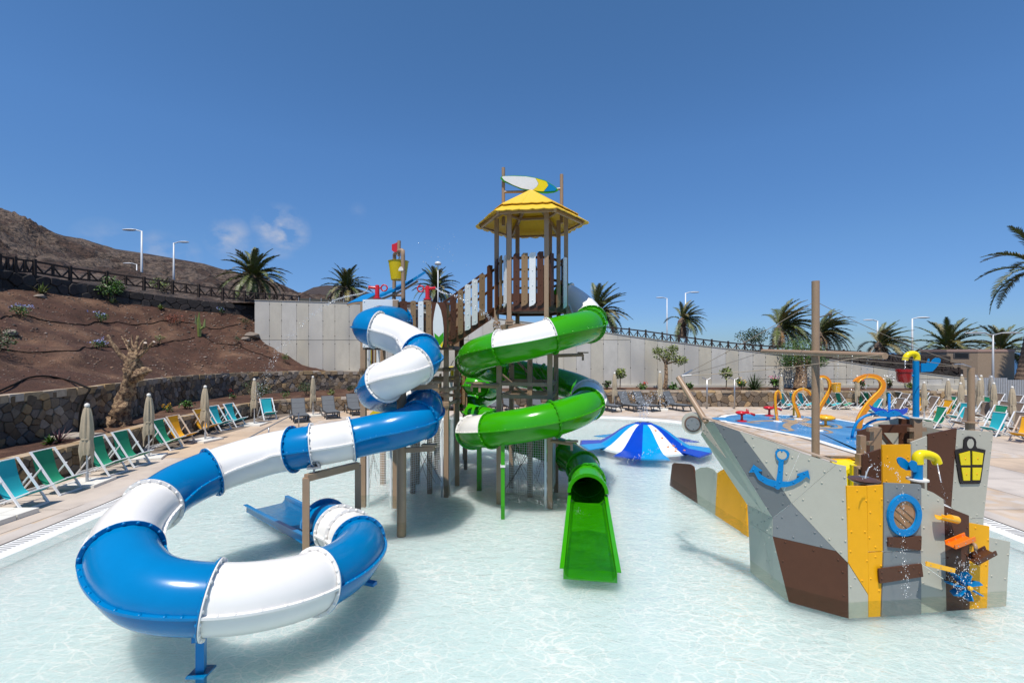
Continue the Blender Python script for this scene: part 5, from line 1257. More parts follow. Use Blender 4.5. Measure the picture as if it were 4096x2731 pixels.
for (a, b, pls) in faces:
    A, B = HX[a], HX[b]; dirv = (B-A).normalized(); nrm = Vector((dirv.y,-dirv.x,0)); Lf = (B-A).length
    for z in (5.62,5.12,4.68):
        mb = MB(); mb.beam(A+Vector((0,0,z)), B+Vector((0,0,z)), .045, .055 if z > 4.7 else .2); mb.build('rail', BROWN, tw)
    for k, (m, t_) in enumerate(pls):
        c = A.lerp(B,t_)+nrm*.055; hw_ = .075; h = 5.74+random.uniform(-.02,.02)+(.04 if k == 1 and len(pls) < 4 else 0); zb = 4.46
        plank(tw, [c-dirv*hw_+Vector((0,0,zb)), c+dirv*hw_+Vector((0,0,zb+.06)), c+dirv*hw_+Vector((0,0,h)), c-dirv*hw_+Vector((0,0,h-.03))], nrm, m, bolts=(.09,.38,.66,.93))
posts = [(h.x,h.y) for h in HX]+[(HX[3].lerp(HX[2],.55).x-.0, HX[3].lerp(HX[2],.55).y),(HX[0].lerp(HX[1],.45).x, HX[0].lerp(HX[1],.45).y)]
RC_ = Vector((.48,11.5,0))
for (x,y) in posts:
    leg(tw, (x,y,4.02), (x,y,6.78), .105, TAN, 'post', rz=-8)
    mb = MB(); mb.box((x,y,4.12),(.19,.19,.03)); mb.box((x,y,4.06),(.19,.19,.03)); 
    for s_ in (-1,1): mb.tube([(x+s_*.07,y-.07,4.02),(x+s_*.07,y-.07,4.17)],.018,6)
    mb.build('collar', TAN, tw)
mb = MB(); mb.prism([Vector((h.x,h.y,4.42)) for h in HX][::-1], (0,0,.12)); mb.build('platform', mat('deck_panel', (.10,.055,.04), .6), tw)
for k in range(6):
    A, B = HX[k], HX[(k+1)%6]; A2 = RC_+(A-RC_)*1.04; B2_ = RC_+(B-RC_)*1.04
    mb = MB(); mb.beam(A2+Vector((0,0,3.99)), B2_+Vector((0,0,3.99)), .09,.13); mb.build('ring_beam', TAN, tw)
    mb = MB(); mb.beam(A+Vector((0,0,4.40)), B+Vector((0,0,4.40)), .06,.08); mb.build('rail', BROWN, tw)
mb = MB(); mb.beam(HX[0]+Vector((0,0,3.97)), HX[3]+Vector((0,0,3.97)), .1,.1); mb.beam((HX[4]+HX[5])/2+Vector((0,0,3.97)), (HX[1]+HX[2])/2+Vector((0,0,3.97)), .1,.1); mb.build('ring_beam', TAN, tw)
# lower square frame of the tower
SQ = [Vector((-.31,11.1,0)),Vector((.90,10.78,0)),Vector((1.16,12.0,0)),Vector((-.01,12.4,0)),Vector((.46,11.62,0))]
for p in SQ:
    leg(tw, (p.x,p.y,-.3), (p.x,p.y,3.95), .12, TAN, 'post', rz=-10)
    for z in (3.55,3.7): mb = MB(); mb.lathe([(.11,0),(.11,.03)], (p.x,p.y,z), 10, cap=True); mb.build('collar', TAN, tw)
for z, mset in ((2.62,((0,1),(1,2),(2,3),(3,0))),(2.32,((0,1),(1,2),(2,3),(3,0),(0,4),(4,2))),(3.35,((2,3),))):
    for a,b in mset:
        mb = MB(); mb.beam(SQ[a]+Vector((0,0,z)), SQ[b]+Vector((0,0,z)), .07,.085); mb.build('beam', TAN, tw)
for (a, b, z) in ((SQ[0],Vector((-.75,10.55,0)),2.60),(SQ[1],Vector((1.35,10.3,0)),1.30),(SQ[2],Vector((1.9,12.2,0)),3.3),(SQ[0],Vector((-1.0,11.3,0)),2.55)):
    mb = MB(); mb.tube([Vector(a)+Vector((0,0,z)), Vector(b)+Vector((0,0,z+.02))],.045,8); mb.box(Vector(b)+Vector((0,0,z+.08)),(.28,.14,.035)); mb.box(Vector(b)+Vector((0,0,z-.05)),(.05,.05,.16)); mb.build('slide_arm', TAN, tw)
for (a, b, z0, z1) in ((0,4,2.9,2.2),(1,2,1.0,2.9),(2,3,2.1,3.3)):
    mb = MB(); mb.tube([SQ[a]+Vector((0,0,z0)), SQ[b]+Vector((0,0,z1))],.035,8); mb.build('diagonal_brace', TAN, tw)
# roof: two tiers of scalloped thatch panels
apex = Vector((.48,11.5,7.50))
def roof_tier(r0, z0, r1, z1, npp, name, seed, drop):
    rnd = random.Random(seed)
    for k in range(6):
        a0, a1 = R(k*60-8), R((k+1)*60-8); o0 = Vector((math.cos(a0),math.sin(a0),0)); o1 = Vector((math.cos(a1),math.sin(a1),0))
        for j in range(npp):
            t0, t1 = j/npp, (j+1)/npp; e0 = o0.lerp(o1,t0); e1 = o0.lerp(o1,t1)
            T0 = RC_+e0*r0+Vector((0,0,z0)); T1 = RC_+e1*r0+Vector((0,0,z0)); mb = MB(); n = 4; vsT = []; 
            for i in range(n+1):
                b = RC_+e0.lerp(e1,i/n)*r1+Vector((0,0,z1)); tt = T0.lerp(T1,i/n); dd = (b-tt).normalized()
                vsT.append(b+dd*(rnd.uniform(-.015,.02)+drop*abs(math.sin(math.pi*i/n))))
            poly = [T0]+vsT+[T1]; g = (T1-T0)*.02
            nn = (vsT[0]-T0).cross(vsT[-1]-vsT[0]).normalized(); nn = nn if nn.z > 0 else -nn
            poly = [p+nn*(.004*(j%2)) for p in poly]
            mb.prism(poly, nn*-.022); mb.build(name, ROOFY, tw)
roof_tier(.06, 7.47, 1.18, 6.84, 5, 'roof_panel', 1, .035)
roof_tier(.80, 7.01, 1.43, 6.63, 5, 'eave_panel', 2, .05)
for k in range(6):
    a0 = R(k*60-8); o0 = Vector((math.cos(a0),math.sin(a0),0)); mb = MB()
    mb.beam(RC_+o0*.15+Vector((0,0,7.33)), RC_+o0*1.32+Vector((0,0,6.60)), .07,.09); mb.build('rafter', TAN, tw)
    a1 = R((k+1)*60-8); o1 = Vector((math.cos(a1),math.sin(a1),0))
    for rr, zz in ((.70,6.93),(1.28,6.60)):
        mb = MB(); mb.beam(RC_+o0*rr+Vector((0,0,zz)), RC_+o1*rr+Vector((0,0,zz)), .05,.05); mb.build('purlin', TAN, tw)
# mast poles with the surfboard above the roof
pL = P(*zG(478,160), 11.9); pR = P(*zG(1000,220), 11.7)
for p in (pL, pR): mb = MB(); mb.tube([(p.x,p.y,6.7),(p.x,p.y,p.z)],.045,10); mb.build('roof_pole', TAN, tw, smooth=True, auto=40)
mb = MB(); mb.tube([P(*zG(478,378),11.9), P(*zG(700,374),11.85), P(*zG(960,352),11.72), P(*zG(1000,347),11.7)],.035,8); mb.build('roof_pole', TAN, tw)
def board(name, poly_px, z_, a, b, m, off, th, par):
    nrm = Vector((b[1]-a[1], -(b[0]-a[0]), 0)).normalized()
    if nrm.y > 0: nrm = -nrm
    pts = [PL(*z_(x,y), a, b)+nrm*off for x,y in poly_px]; mb = MB(); mb.prism(pts, -nrm*th); return mb.build(name, m, par), nrm, pts
pa, pb = (pL.x,pL.y-.12), (pR.x,pR.y-.12)
sbd = bpy.data.objects.new('surfboard', None); 
o1, nr, _ = board('surfboard', ((450,255),(462,236),(560,230),(680,234),(760,248),(850,272),(930,320),(966,350),(966,366),(930,380),(870,388),(810,385),(740,372),(640,352),(560,318),(480,283)), zG, pa, pb, GREEN, .0, .04, tw)
o1['label'] = 'surfboard lying across the roof poles'
for nm, poly, m in (('board_face', ((463,246),(480,237),(560,236),(680,240),(765,254),(792,302),(778,330),(738,362),(640,345),(560,312),(490,276)), WHB),('board_face', ((768,256),(850,280),(868,292),(880,320),(838,372),(790,370),(740,362),(780,330),(795,302)), LEMON),('board_face', ((870,293),(930,326),(955,352),(940,368),(880,372),(842,372),(882,322)), DBLUE)):
    board(nm, poly, zG, pa, pb, m, .012, .011, o1)
# side deck: plank wall, white slide panel, surf panel, stair flight
fa, fb = (-3.55,10.80), (-1.45,11.02)
nf = Vector((fb[1]-fa[1], -(fb[0]-fa[0]), 0)).normalized()
def fplank(x0, x1, yt, yb, m, z_=zE, a=fa, b=fb, off=0.0, th=.028, skew=0, bolts=(.08,.35,.65,.93), par=tw, ch=.03, name='plank', dyt=0):
    nrm = Vector((b[1]-a[1], -(b[0]-a[0]), 0)).normalized(); nrm = nrm if nrm.y < 0 else -nrm
    q4 = [PL(*z_(x0,yb+skew), a, b)+nrm*off, PL(*z_(x1,yb-skew), a, b)+nrm*off, PL(*z_(x1,yt+dyt), a, b)+nrm*off, PL(*z_(x0,yt), a, b)+nrm*off]
    return plank(par, q4, nrm, m, th, bolts, name, ch)
# white panel with round hole
hc = PL(*zE(375,790), fa, fb); P4 = [PL(*zE(x,y), fa, fb)+nf*.02 for x,y in ((216,1047),(525,1047),(525,638),(218,638))]
ux = (P4[1]-P4[0]).normalized(); hc = P4[0]+ux*((P4[1]-P4[0]).length*.52)+Vector((0,0,.60)); hr_ = .40
mb = MB(); n = 32; inn = [hc+ux*hr_*math.cos(2*math.pi*k/n)+Vector((0,0,hr_*math.sin(2*math.pi*k/n))) for k in range(n)]
def sq_edge(a):
    dx, dz = math.cos(a), math.sin(a); w0 = (P4[0]-hc).dot(ux); w1 = (P4[1]-hc).dot(ux); h0 = P4[0].z-hc.z; h1 = P4[2].z-hc.z
    t_ = min([v for v in ((w1/dx if dx > 1e-6 else 9e9),(w0/dx if dx < -1e-6 else 9e9),(h1/dz if dz > 1e-6 else 9e9),(h0/dz if dz < -1e-6 else 9e9))]); return hc+ux*dx*t_+Vector((0,0,dz*t_))
outp = [sq_edge(2*math.pi*k/n) for k in range(n)]
corner_fix = [min(range(n), key=lambda k: (outp[k]-c_).length) for c_ in P4]
for k_, c_ in zip(corner_fix, P4): outp[k_] = c_
for dd in (0,):
    vs = inn+outp+[v-nf*.03 for v in inn]+[v-nf*.03 for v in outp]
    mb.add(vs, [(k,(k+1)%n,(k+1)%n+n,k+n) for k in range(n)]+[(k+2*n,k+3*n,(k+1)%n+3*n,(k+1)%n+2*n) for k in range(n)]+[(k+n,(k+1)%n+n,(k+1)%n+3*n,k+3*n) for k in range(n)]+[(k,k+2*n,(k+1)%n+2*n,(k+1)%n) for k in range(n)])
wp_ = mb.build('slide_panel', WHB, tw)
mb = MB()
for c_ in P4: mb.dome(c_+(hc-c_)*.08+nf*.0, nf, .018)
mb.build('bolts', WHB, wp_, kind='stuff')
for (x0,x1,yt,yb,m) in ((527,595,650,1000,BROWN),(625,670,648,1000,TANB),(690,735,652,1000,WHB),(757,803,656,1000,TANB),(805,935,660,1046,BROWN)):
    fplank(x0,x1,yt,yb,m, ch=.01 if x1-x0 > 80 else .02)
fplank(932,957,672,1046,TANB, a=(-1.62,11.0), b=(-1.40,11.3), ch=.005)
for z in (4.57,4.2,3.62):
    mb = MB(); mb.beam(Vector((*fa,z))+Vector((0,.06,0)), Vector((*fb,z))+Vector((0,.06,0)), .045, .06); mb.build('rail', BROWN, tw)
# small surfboard on the brown panel
sb_poly = ((850,665),(842,690),(828,760),(819,830),(818,900),(824,960),(838,1005),(860,1030),(893,1052),(905,1015),(909,950),(908,880),(900,800),(885,730),(866,685))
o2, nr, _ = board('surfboard', sb_poly, zE, fa, fb, WHB, .055, .03, tw); o2['label'] = 'upright white surfboard panel with green and yellow tail'
board('board_face', ((829,922),(868,957),(906,918),(908,960),(904,990),(876,1027),(845,1008),(834,975)), zE, fa, fb, GREEN, .062, .006, o2)
board('board_face', ((905,994),(902,1020),(893,1050),(878,1030)), zE, fa, fb, LEMON, .062, .006, o2)
# posts of the side deck
SD = [(G(835*U,1135*U,0),4.55),(G(909*U,1137*U,0),4.62),(G(1025*U,1114*U,0),4.55),(G(1050*U,1090*U,0),4.75),(G(949*U,1106*U,0),3.4),(G(959*U,1086*U,0),3.4),(Vector((-3.6,12.7,0)),4.6),(Vector((-2.7,12.9,0)),4.6),(Vector((-2.15,11.9,0)),3.4)]
for p, zt in SD: leg(tw, (p.x,p.y,-.3), (p.x,p.y,zt), .12, TAN, 'post')
mb = MB(); mb.prism([(-3.6,10.85,3.45),(-3.6,12.9,3.45),(-1.45,12.9,3.45),(-1.45,11.1,3.45)], (0,0,.1)); mb.build('platform', MATS['deck_panel'], tw)
for (a,b,z) in ((0,2,2.95),(0,1,2.35),(0,6,2.95),(2,3,2.95),(2,3,2.42),(2,3,2.05),(1,2,2.45),(4,5,2.45),(1,2,2.1),(6,7,2.6),(7,3,2.6),(4,2,2.3),(5,3,2.2),(8,3,2.7)):
    A, B = SD[a][0], SD[b][0]; mb = MB(); mb.beam(A+Vector((0,0,z)), B+Vector((0,0,z)), .065,.08); mb.build('beam', TAN, tw)
    mb = MB()
    for E_ in (A,B): mb.lathe([(.1,-.05),(.11,0),(.1,.05)], E_+Vector((0,0,z)), 8, cap=True)
    mb.build('collar', TAN, tw)
# back rail planks of the side deck, seen through the front
for k in range(8):
    x = -3.4+k*.27; m = (TANB,BROWN,WHB)[k%3]; y = 12.9
    if random.random() < .9: plank(tw, [Vector((x,y,3.5)),Vector((x+.15,y,3.5)),Vector((x+.15,y,4.5)),Vector((x,y,4.5))], Vector((0,-1,0)), m, bolts=(.1,.5,.9))
# stair flight
sa, sb_ = (-1.50,11.05), (-.42,11.62)
for (x0,x1,yt,yb,m) in ((965,1010,598,975,BROWN),(1030,1072,555,935,TANB),(1090,1136,510,897,WHB),(1150,1196,465,853,WHB),(1213,1260,422,812,TANB),(1280,1325,345,753,BROWN)):
    fplank(x0,x1,yt,yb,m, a=sa, b=sb_, skew=6, dyt=-2)
for (yl, yr, w_) in ((660,370,.06),(820,520,.06),(1000,735,.22)):
    A, B = PL(*zE(955,yl), sa, sb_), PL(*zE(1345,yr), sa, sb_); mb = MB(); mb.beam(A+Vector((.02,.05,0)), B+Vector((.02,.05,0)), .04, w_); mb.build('rail', BROWN, tw)
    A2, B3 = A+Vector((-.35,.8,0)), B+Vector((-.35,.8,0)); mb = MB(); mb.beam(A2, B3, .04, w_); mb.build('rail', BROWN, tw)
for k in range(6):
    t_ = (k+.5)/6; A, B = PL(*zE(955,1000), sa, sb_), PL(*zE(1345,735), sa, sb_); c = A.lerp(B,t_); mb = MB(); mb.box(c+Vector((-.15,.42,.02)), (.24,.72,.035), Matrix.Rotation(R(28),3,'Z')); mb.build('step', MATS['deck_panel'], tw)
    q4 = c+Vector((-.36,.85,0)); m = (WHB,TANB,BROWN)[k%3]
    plank(tw, [q4+Vector((0,0,.05)), q4+Vector((.13,.07,.05)), q4+Vector((.13,.07,1.0)), q4+Vector((0,0,1.0))], Vector((.47,-.88,0)), m, bolts=(.1,.9))
# red water cannons, yellow handle wheel
def cannon(c, s_, lab):
    r_ = thing('water_cannon', tuple(c), lab, 'water cannon', 'red water cannons on the side deck')
    mb = MB(); mb.lathe([(.10,0),(.10,.03),(.055,.04),(.055,.30),(.045,.34),(.005,.35)], c, 12); mb.build('body', RED, r_, smooth=True, auto=40)
    mb = MB(); mb.tube([c+Vector((0,0,.27)), c+Vector((s_*.16,-.02,.28)), c+Vector((s_*.20,-.02,.28))], [.04,.035,.045], 10); mb.build('nozzle', RED, r_, smooth=True, auto=40)
    mb = MB(); h = c+Vector((-s_*.17,0,.27)); mb.tube([h+Vector((.075*math.cos(a),0,.075*math.sin(a))) for a in [k*math.pi/8 for k in range(17)]], .018, 6, caps=False); mb.tube([c+Vector((0,0,.27)), h+Vector((s_*.075,0,0))],.02,6); mb.build('handle_ring', RED, r_, smooth=True)
c1 = P(*zE(340,633), 11.15); cannon(c1, -1, 'red water cannon squirting left above the white slide panel')
c2 = P(*zE(770,640), 11.15); cannon(c2, 1, 'red water cannon squirting right above the brown planks')
mb = MB(); mb.tube([c2-Vector((0,0,.15)), c2],.05,8); mb.lathe([(.12,-.06),(.12,-.02)],c2,12,cap=True); mb.build('cannon_mount', TAN, tw)
# climbing nets
def net(root, a, b, z0, z1, sp=.055, sag=.0, w=.0045):
    a, b = Vector(a), Vector(b); L_ = (b-a).length; n = int(L_/sp); mz = int((z1-z0)/sp); mb = MB()
    for i in range(n+1): p = a.lerp(b,i/n); mb.tube([p+Vector((0,0,z0)), p+Vector((0,0,z1))], w, 3, caps=False)
    for j in range(mz+1): z = z0+(z1-z0)*j/mz; mb.tube([a+Vector((0,0,z)), b+Vector((0,0,z))], w, 3, caps=False)
    return mb.build('net', NETM, root, kind='stuff')
n1 = Vector((0,.02,0))
net(tw, SD[0][0]+Vector((.12,.0,0)), SD[1][0]+Vector((-.12,0,0)), -.02, 1.62)
net(tw, SD[1][0]+Vector((.12,.02,0)), SD[2][0]+Vector((-.12,.02,0)), -.02, 1.62)
net(tw, SD[2][0]+Vector((.05,.12,0)), SD[3][0]+Vector((-.05,-.1,0)), -.02, 1.72)
net(tw, SQ[0]+Vector((.12,0,0)), SQ[1]+Vector((-.12,0,0)), -.02, 1.5)
net(tw, SQ[1]+Vector((.03,.12,0)), SQ[2]+Vector((-.03,-.12,0)), -.02, 1.5)
for p in (SD[0][0]+Vector((.11,-.02,0)), SD[1][0]+Vector((-.11,-.02,0)), SD[2][0]+Vector((-.11,-.02,0)), SD[2][0]+Vector((.06,.10,0)), SQ[0]+Vector((.11,-.02,0)), SQ[1]+Vector((-.11,-.02,0))):
    leg(tw, (p.x,p.y,-.3),(p.x,p.y,1.65), .05, WHB, 'net_post')
mb = MB(); rr_ = random.Random(3)
for (A,B) in ((SD[0][0],SD[6][0]),(SD[1][0],SD[2][0]),(SD[4][0],SD[5][0]),(SQ[0],SQ[4]),(SQ[4],SQ[1]),(SQ[4],SQ[2]),(SQ[3],SQ[4]),(SQ[0],SQ[1])):
    for k in range(3):
        a_ = A.lerp(B, rr_.uniform(.1,.4)); b_ = A.lerp(B, rr_.uniform(.6,.95)); z0, z1 = rr_.uniform(0,.2), rr_.uniform(1.2,1.6)
        mb.tube([a_+Vector((0,0,z0)), b_+Vector((0,0,z1))], .005, 4); mb.tube([a_+Vector((0,0,z1)), b_+Vector((0,0,z0))], .005, 4)
mb.build('climbing_rope', ROPE, tw, kind='stuff')
mb = MB()
for (x0,y0,x1,y1) in ((1700,1170,1810,1360),(1640,1180,1790,1370),(1560,1230,1490,1180),(1440,1330,1470,1240),(1590,1190,1620,1320),(990,1160,970,1200),(1005,1165,1010,1230),(1450,1280,1480,1200)):
    mb.tube([P(*zE(x0,y0),11.5), P(*zE(x1,y1),11.9)], .009, 4)
mb.build('climbing_rope', ROPE, tw, kind='stuff')
# yellow play panels behind the left posts
yb_ = [P(*zF(x,y),12.4) for x,y in ((300,355),(400,365),(420,410),(250,430),(255,400))]
mb = MB(); mb.prism(yb_, (0,.03,0)); mb.build('play_panel', BUCKETY, tw)
for (x, m, w_) in ((262,WHB,8),(280,DBLUE,6),(287,BUCKETY,6),(300,BROWN,14),(325,TANB,12),(348,WHB,24)):
    a, b = P(*zE(x-w_/2,1050),12.2), P(*zE(x+w_/2,1240),12.2); mb = MB(); mb.box(((a.x+b.x)/2,12.2,(a.z+b.z)/2),(abs(b.x-a.x),.03,abs(a.z-b.z)+.1)); mb.build('plank', m, tw)
# ------------------------------------------------------------------ second low deck behind, with child slide
lt = thing('low_play_deck', (-1.2,14.2,0), 'low plank-sided play deck behind the tower feeding the small green slide', 'play deck')
Yl = 14.2
for (x0,x1,yt,yb,m) in ((905,928,1240,1430,BROWN),(955,985,1236,1540,WHB),(998,1030,1238,1530,TANB),(1033,1062,1245,1530,BROWN),(1068,1092,1248,1535,TANB),(870,890,1270,1430,TANB),(835,858,1290,1420,BROWN)):
    a = P(*zE(x0,yb),Yl); b = P(*zE(x1,yb),Yl); c = P(*zE(x1,yt),Yl); d_ = P(*zE(x0,yt),Yl)
    plank(lt, [a,b,c,d_], Vector((0,-1,0)), m, bolts=(.08,.4,.7,.92))
for x in (840,940,1010,1095): p = P(*zE(x,1500),Yl+.1); leg(lt, (p.x,p.y,-.3), (p.x,p.y,2.6), .11, TAN, 'post')
for x in (860,1010,1085): p = P(*zE(x,1500),Yl+1.4); leg(lt, (p.x,p.y,-.3), (p.x,p.y,2.5), .11, TAN, 'post')
a, b = P(*zE(830,1480),Yl+.06), P(*zE(1100,1480),Yl+.06); mb = MB(); mb.beam(a,b,.05,.16); mb.build('rail', BROWN, lt)
a, b = P(*zE(830,1300),Yl+.06), P(*zE(1100,1300),Yl+.06); mb = MB(); mb.beam(a,b,.05,.06); mb.build('rail', BROWN, lt)
mb = MB(); mb.prism([(a.x,Yl+.1,1.55),(a.x,Yl+1.5,1.55),(b.x,Yl+1.5,1.55),(b.x,Yl+.1,1.55)],(0,0,.08)); mb.build('platform', MATS['deck_panel'], lt)
y_ = P(*zE(982,1228),14); mb = MB(); mb.lathe([(.16,-.02),(.17,0),(.17,.05),(.05,.08),(.001,.08)], y_, 16); mb.tube([y_-Vector((0,0,.4)), y_],.05,8); mb.build('spinner', BUCKETY, lt, smooth=True, auto=40)
y_ = P(*zE(686,688),12.6); 
cs = thing('child_slide', (-.6,14.5,0), 'small plain green tube slide curling behind the main tower', 'water slide')
CC = [P(*zE(1090,1365),14.6),P(*zE(1180,1372),14.3),P(*zE(1260,1385),14.4),P(*zE(1310,1420),14.9),P(*zE(1280,1465),15.5),P(*zE(1190,1500),15.7),P(*zE(1100,1530),15.4),P(*zF(1030,330),14.8),P(*zF(1075,400),14.3),P(*zF(1180,430),14.0),P(*zF(1330,470),13.9)]
CC = [tuple(c) for c in CC]
tube_slide(cs, CC, .30, [0,1.9,2.9,5,7.2,8.6,10], [G2]*6, nb=14)

# ------------------------------------------------------------------ tipping bucket on top of the side deck
bk = thing('tipping_bucket', tuple(P(*zE(545,640),11.6)), 'yellow tipping bucket hanging in a tan frame above the side deck', 'tipping bucket')
YB = 11.6
def E(x,y,d=0): return P(*zE(x,y), YB+d)
mb = MB(); mb.tube(curve_pts([E(484,660,.9),E(487,300,.9),E(490,250,.85),E(510,232,.7),E(540,218,.1),E(556,222,0),E(560,260,0),E(563,655,0)],.1),.052,10); mb.build('frame', TAN, bk, smooth=True)
mb = MB(); mb.tube([E(525,265,.4),E(527,135,.4)],.045,10); mb.build('frame_pole', TAN, bk, smooth=True, auto=40)
cb_ = E(522,470,.45); top = E(522,313,.45); Hb = top.z-cb_.z
mb = MB(); r0, r1 = .185, .262; mb.lathe([(0.01,0.02),(r0-.02,.02),(r0,0),(r0+.01,.0),(r1,Hb),(r1+.015,Hb+.005),(r1-.02,Hb),(r0-.03,.05),(.01,.05)], (cb_.x,cb_.y,cb_.z), 32); mb.build('bucket', BUCKETY, bk, smooth=True, auto=35)
for s_ in (0,):
    p = E(545,385,-.02); mb = MB(); mb.box(p,(.12,.08,.05)); mb.lathe([(.05,-.03),(.05,.03)], p+Vector((0,-.0,.03)), 12, Matrix.Rotation(R(90),3,'X'), cap=True); mb.build('pivot', BASEP, bk)
mb = MB(); mb.tube([E(487,600,.9),E(563,600,0)],.04,8); mb.build('frame_pole', TAN, bk)
fl = thing('red_flag', tuple(E(518,240,.4)), 'small red metal flag on the pole above the yellow bucket', 'flag')
mb = MB(); n = 10; vs = []
for i in range(n+1):
    t_ = i/n; x = 518+(464-518)*t_; off = 12*math.sin(t_*3.0)
    a, b = E(x,143+off*.3+t_*22,.4), E(x,222-8*t_+off*1.1,.4)
    for p in (a,b): vs += [p, p+Vector((0,.025,0))]
mb.add(vs, [(4*i,4*i+2,4*i+6,4*i+4) for i in range(n)]+[(4*i+1,4*i+5,4*i+7,4*i+3) for i in range(n)]+[(4*i,4*i+4,4*i+5,4*i+1) for i in range(n)]+[(4*i+2,4*i+3,4*i+7,4*i+6) for i in range(n)]); mb.build('flag_sheet', RED, fl)
# curved blue wave roof
wr = thing('wave_roof', tuple(P(*zC(1550,760),12.4)), 'curved blue slatted wave roof behind the yellow bucket frame', 'roof')
def wave(pts, name, m, w_, th, off=0.0, segs=None, yoff=0):
    q = curve_pts([P(*zC(x,y),12.3+yoff) for x,y in pts], .12); mb = MB(); vs = []
    for i, p in enumerate(q):
        d = (q[min(i+1,len(q)-1)]-q[max(i-1,0)]).normalized(); nn = Vector((-d.z,0,d.x)); nn = nn if nn.z > 0 else -nn
        for (yy, hh) in ((0,off),(w_,off),(w_,off+th),(0,off+th)): vs.append(p+Vector((0,yy,(.30*yy if w_ > .2 else 0)))+nn*hh)
    mb.add(vs, [(i*4+k,(i+1)*4+k,(i+1)*4+(k+1)%4,i*4+(k+1)%4) for i in range(len(q)-1) for k in range(4)]+[(0,1,2,3),tuple(4*(len(q)-1)+k for k in (3,2,1,0))]); return mb.build(name, m, wr)
arc = [(1330,785),(1400,765),(1500,725),(1600,680),(1700,620),(1758,585)]
wave([(x,y+8) for x,y in arc], 'frame_rail', TAN, .06, .05); wave([(x,y+8) for x,y in arc], 'frame_rail', TAN, .06, .05, yoff=1.2)
for k in range(4):
    i0 = k*1.25; f_ = lambda t_: tuple(arc[min(int(t_),4)][j]+(arc[min(int(t_),4)+1][j]-arc[min(int(t_),4)][j])*(t_-min(int(t_),4)) for j in (0,1))
    wave([f_(i0+j*.41) for j in range(4)], 'roof_slat', DBLUE, 1.3, .07, .05+.012*(k%2), yoff=-.04)
arc2 = [(1015,840),(1080,822),(1140,815),(1190,812)]
wave(arc2, 'roof_slat', DBLUE, 1.3, .02, .03); wave([(x,y+4) for x,y in arc2], 'frame_rail', TAN, .06, .05)
for (x, y0) in ((1500,740),(1600,690)):
    mb = MB(); a = P(*zC(x,y0),12.36); mb.tube([a,(a.x,a.y,3.5)],.04,8); mb.build('frame_rail', TAN, wr)

# ------------------------------------------------------------------ striped water mushroom
ms = thing('splash_dome', (4.83,16.7,0), 'blue and white striped tiled dome with starfish arms spraying water', 'water dome')
TILES = [mat('tile_dark_blue', (.002,.05,.44), .25, var=.08, speck=.08, bump=.05, bs=60, spec=.3), mat('tile_light_blue', (.002,.27,.60), .25, var=.12, speck=.08, bump=.05, bs=60, spec=.3), mat('tile_white', (.75,.76,.77), .2, var=.03, bump=.05, bs=60, coat=.3)]
prof = [(.001,.80),(.25,.80),(.42,.76),(.62,.68),(.85,.54),(1.05,.39),(1.25,.25),(1.45,.12),(1.62,.04),(1.78,-.05)]
C5 = Vector((4.83,16.7,0))
for a_i in range(5):
    base = -108+a_i*72
    for s_i, (o0, o1, ti) in enumerate(((-24,0,0),(0,24,1),(24,48,2))):
        mb = MB(); vs = []; n = 4
        for (r_, z) in prof:
            for k in range(n+1): a = R(base+o0+(o1-o0)*k/n); vs.append(C5+Vector((r_*math.cos(a), r_*math.sin(a), z)))
        mb.add(vs, [(i*(n+1)+k,(i+1)*(n+1)+k,(i+1)*(n+1)+k+1,i*(n+1)+k+1) for i in range(len(prof)-1) for k in range(n)]); mb.build('tiled_stripe', TILES[ti], ms, smooth=True, auto=60)
        if ti < 2:
            a0, a1, am = R(base+o0*.95), R(base+o1*.95), R(base)
            i0 = C5+Vector((1.5*math.cos(a0),1.5*math.sin(a0),-.0)); i1 = C5+Vector((1.5*math.cos(a1),1.5*math.sin(a1),0)); tip = am
            e0 = C5+Vector((2.35*math.cos(R(base+o0*.92)),2.35*math.sin(R(base+o0*.92)),0)); e1 = C5+Vector((2.35*math.cos(R(base+o1*.92)),2.35*math.sin(R(base+o1*.92)),0))
            mb = MB(); mb.prism([v+Vector((0,0,zz)) for v,zz in ((i0,.035),(e0,-.035),(e1,-.035),(i1,.035))], (0,0,.03)); mb.build('arm_tile', TILES[ti], ms)
mb = MB(); mb.lathe([(.36,.77),(.3,.80),(.001,.825)], C5, 20); mb.build('cap', TILES[0], ms, smooth=True)
for k, (x, y) in enumerate(((1240,357),(1318,443),(1450,537),(1385,550),(1480,570),(1580,590),(1475,598))):
    X, Yp = 2200+x/2.94, 1600+y/2.94; 
    d = Vector(((X-CX)/F,1,-(Yp-HZ)/F)); best = None
    # intersect with the dome numerically
    Yv = 14.0
    while Yv < 18:
        p = Vector((0,0,CAMH))+d*Yv; rr = (Vector((p.x,p.y,0))-C5).length; zz = -.02
        for i in range(len(prof)-1):
            if prof[i][0] <= rr <= prof[i+1][0]: zz = max(-.02, prof[i][1]+(prof[i+1][1]-prof[i][1])*(rr-prof[i][0])/(prof[i+1][0]-prof[i][0]))
        if p.z <= zz+.005: best = p; break
        Yv += .01
    if best is not None: mb = MB(); mb.ico(best, .05, (1,1,.6)); mb.build('spot', ORANGE, ms, smooth=True)
for s_ in (-.14,.14): mb = MB(); mb.lathe([(.05,.79),(.05,.85),(.001,.86)], C5+Vector((s_,-.05,0)), 10); mb.build('spray_nozzle', STEEL, ms)

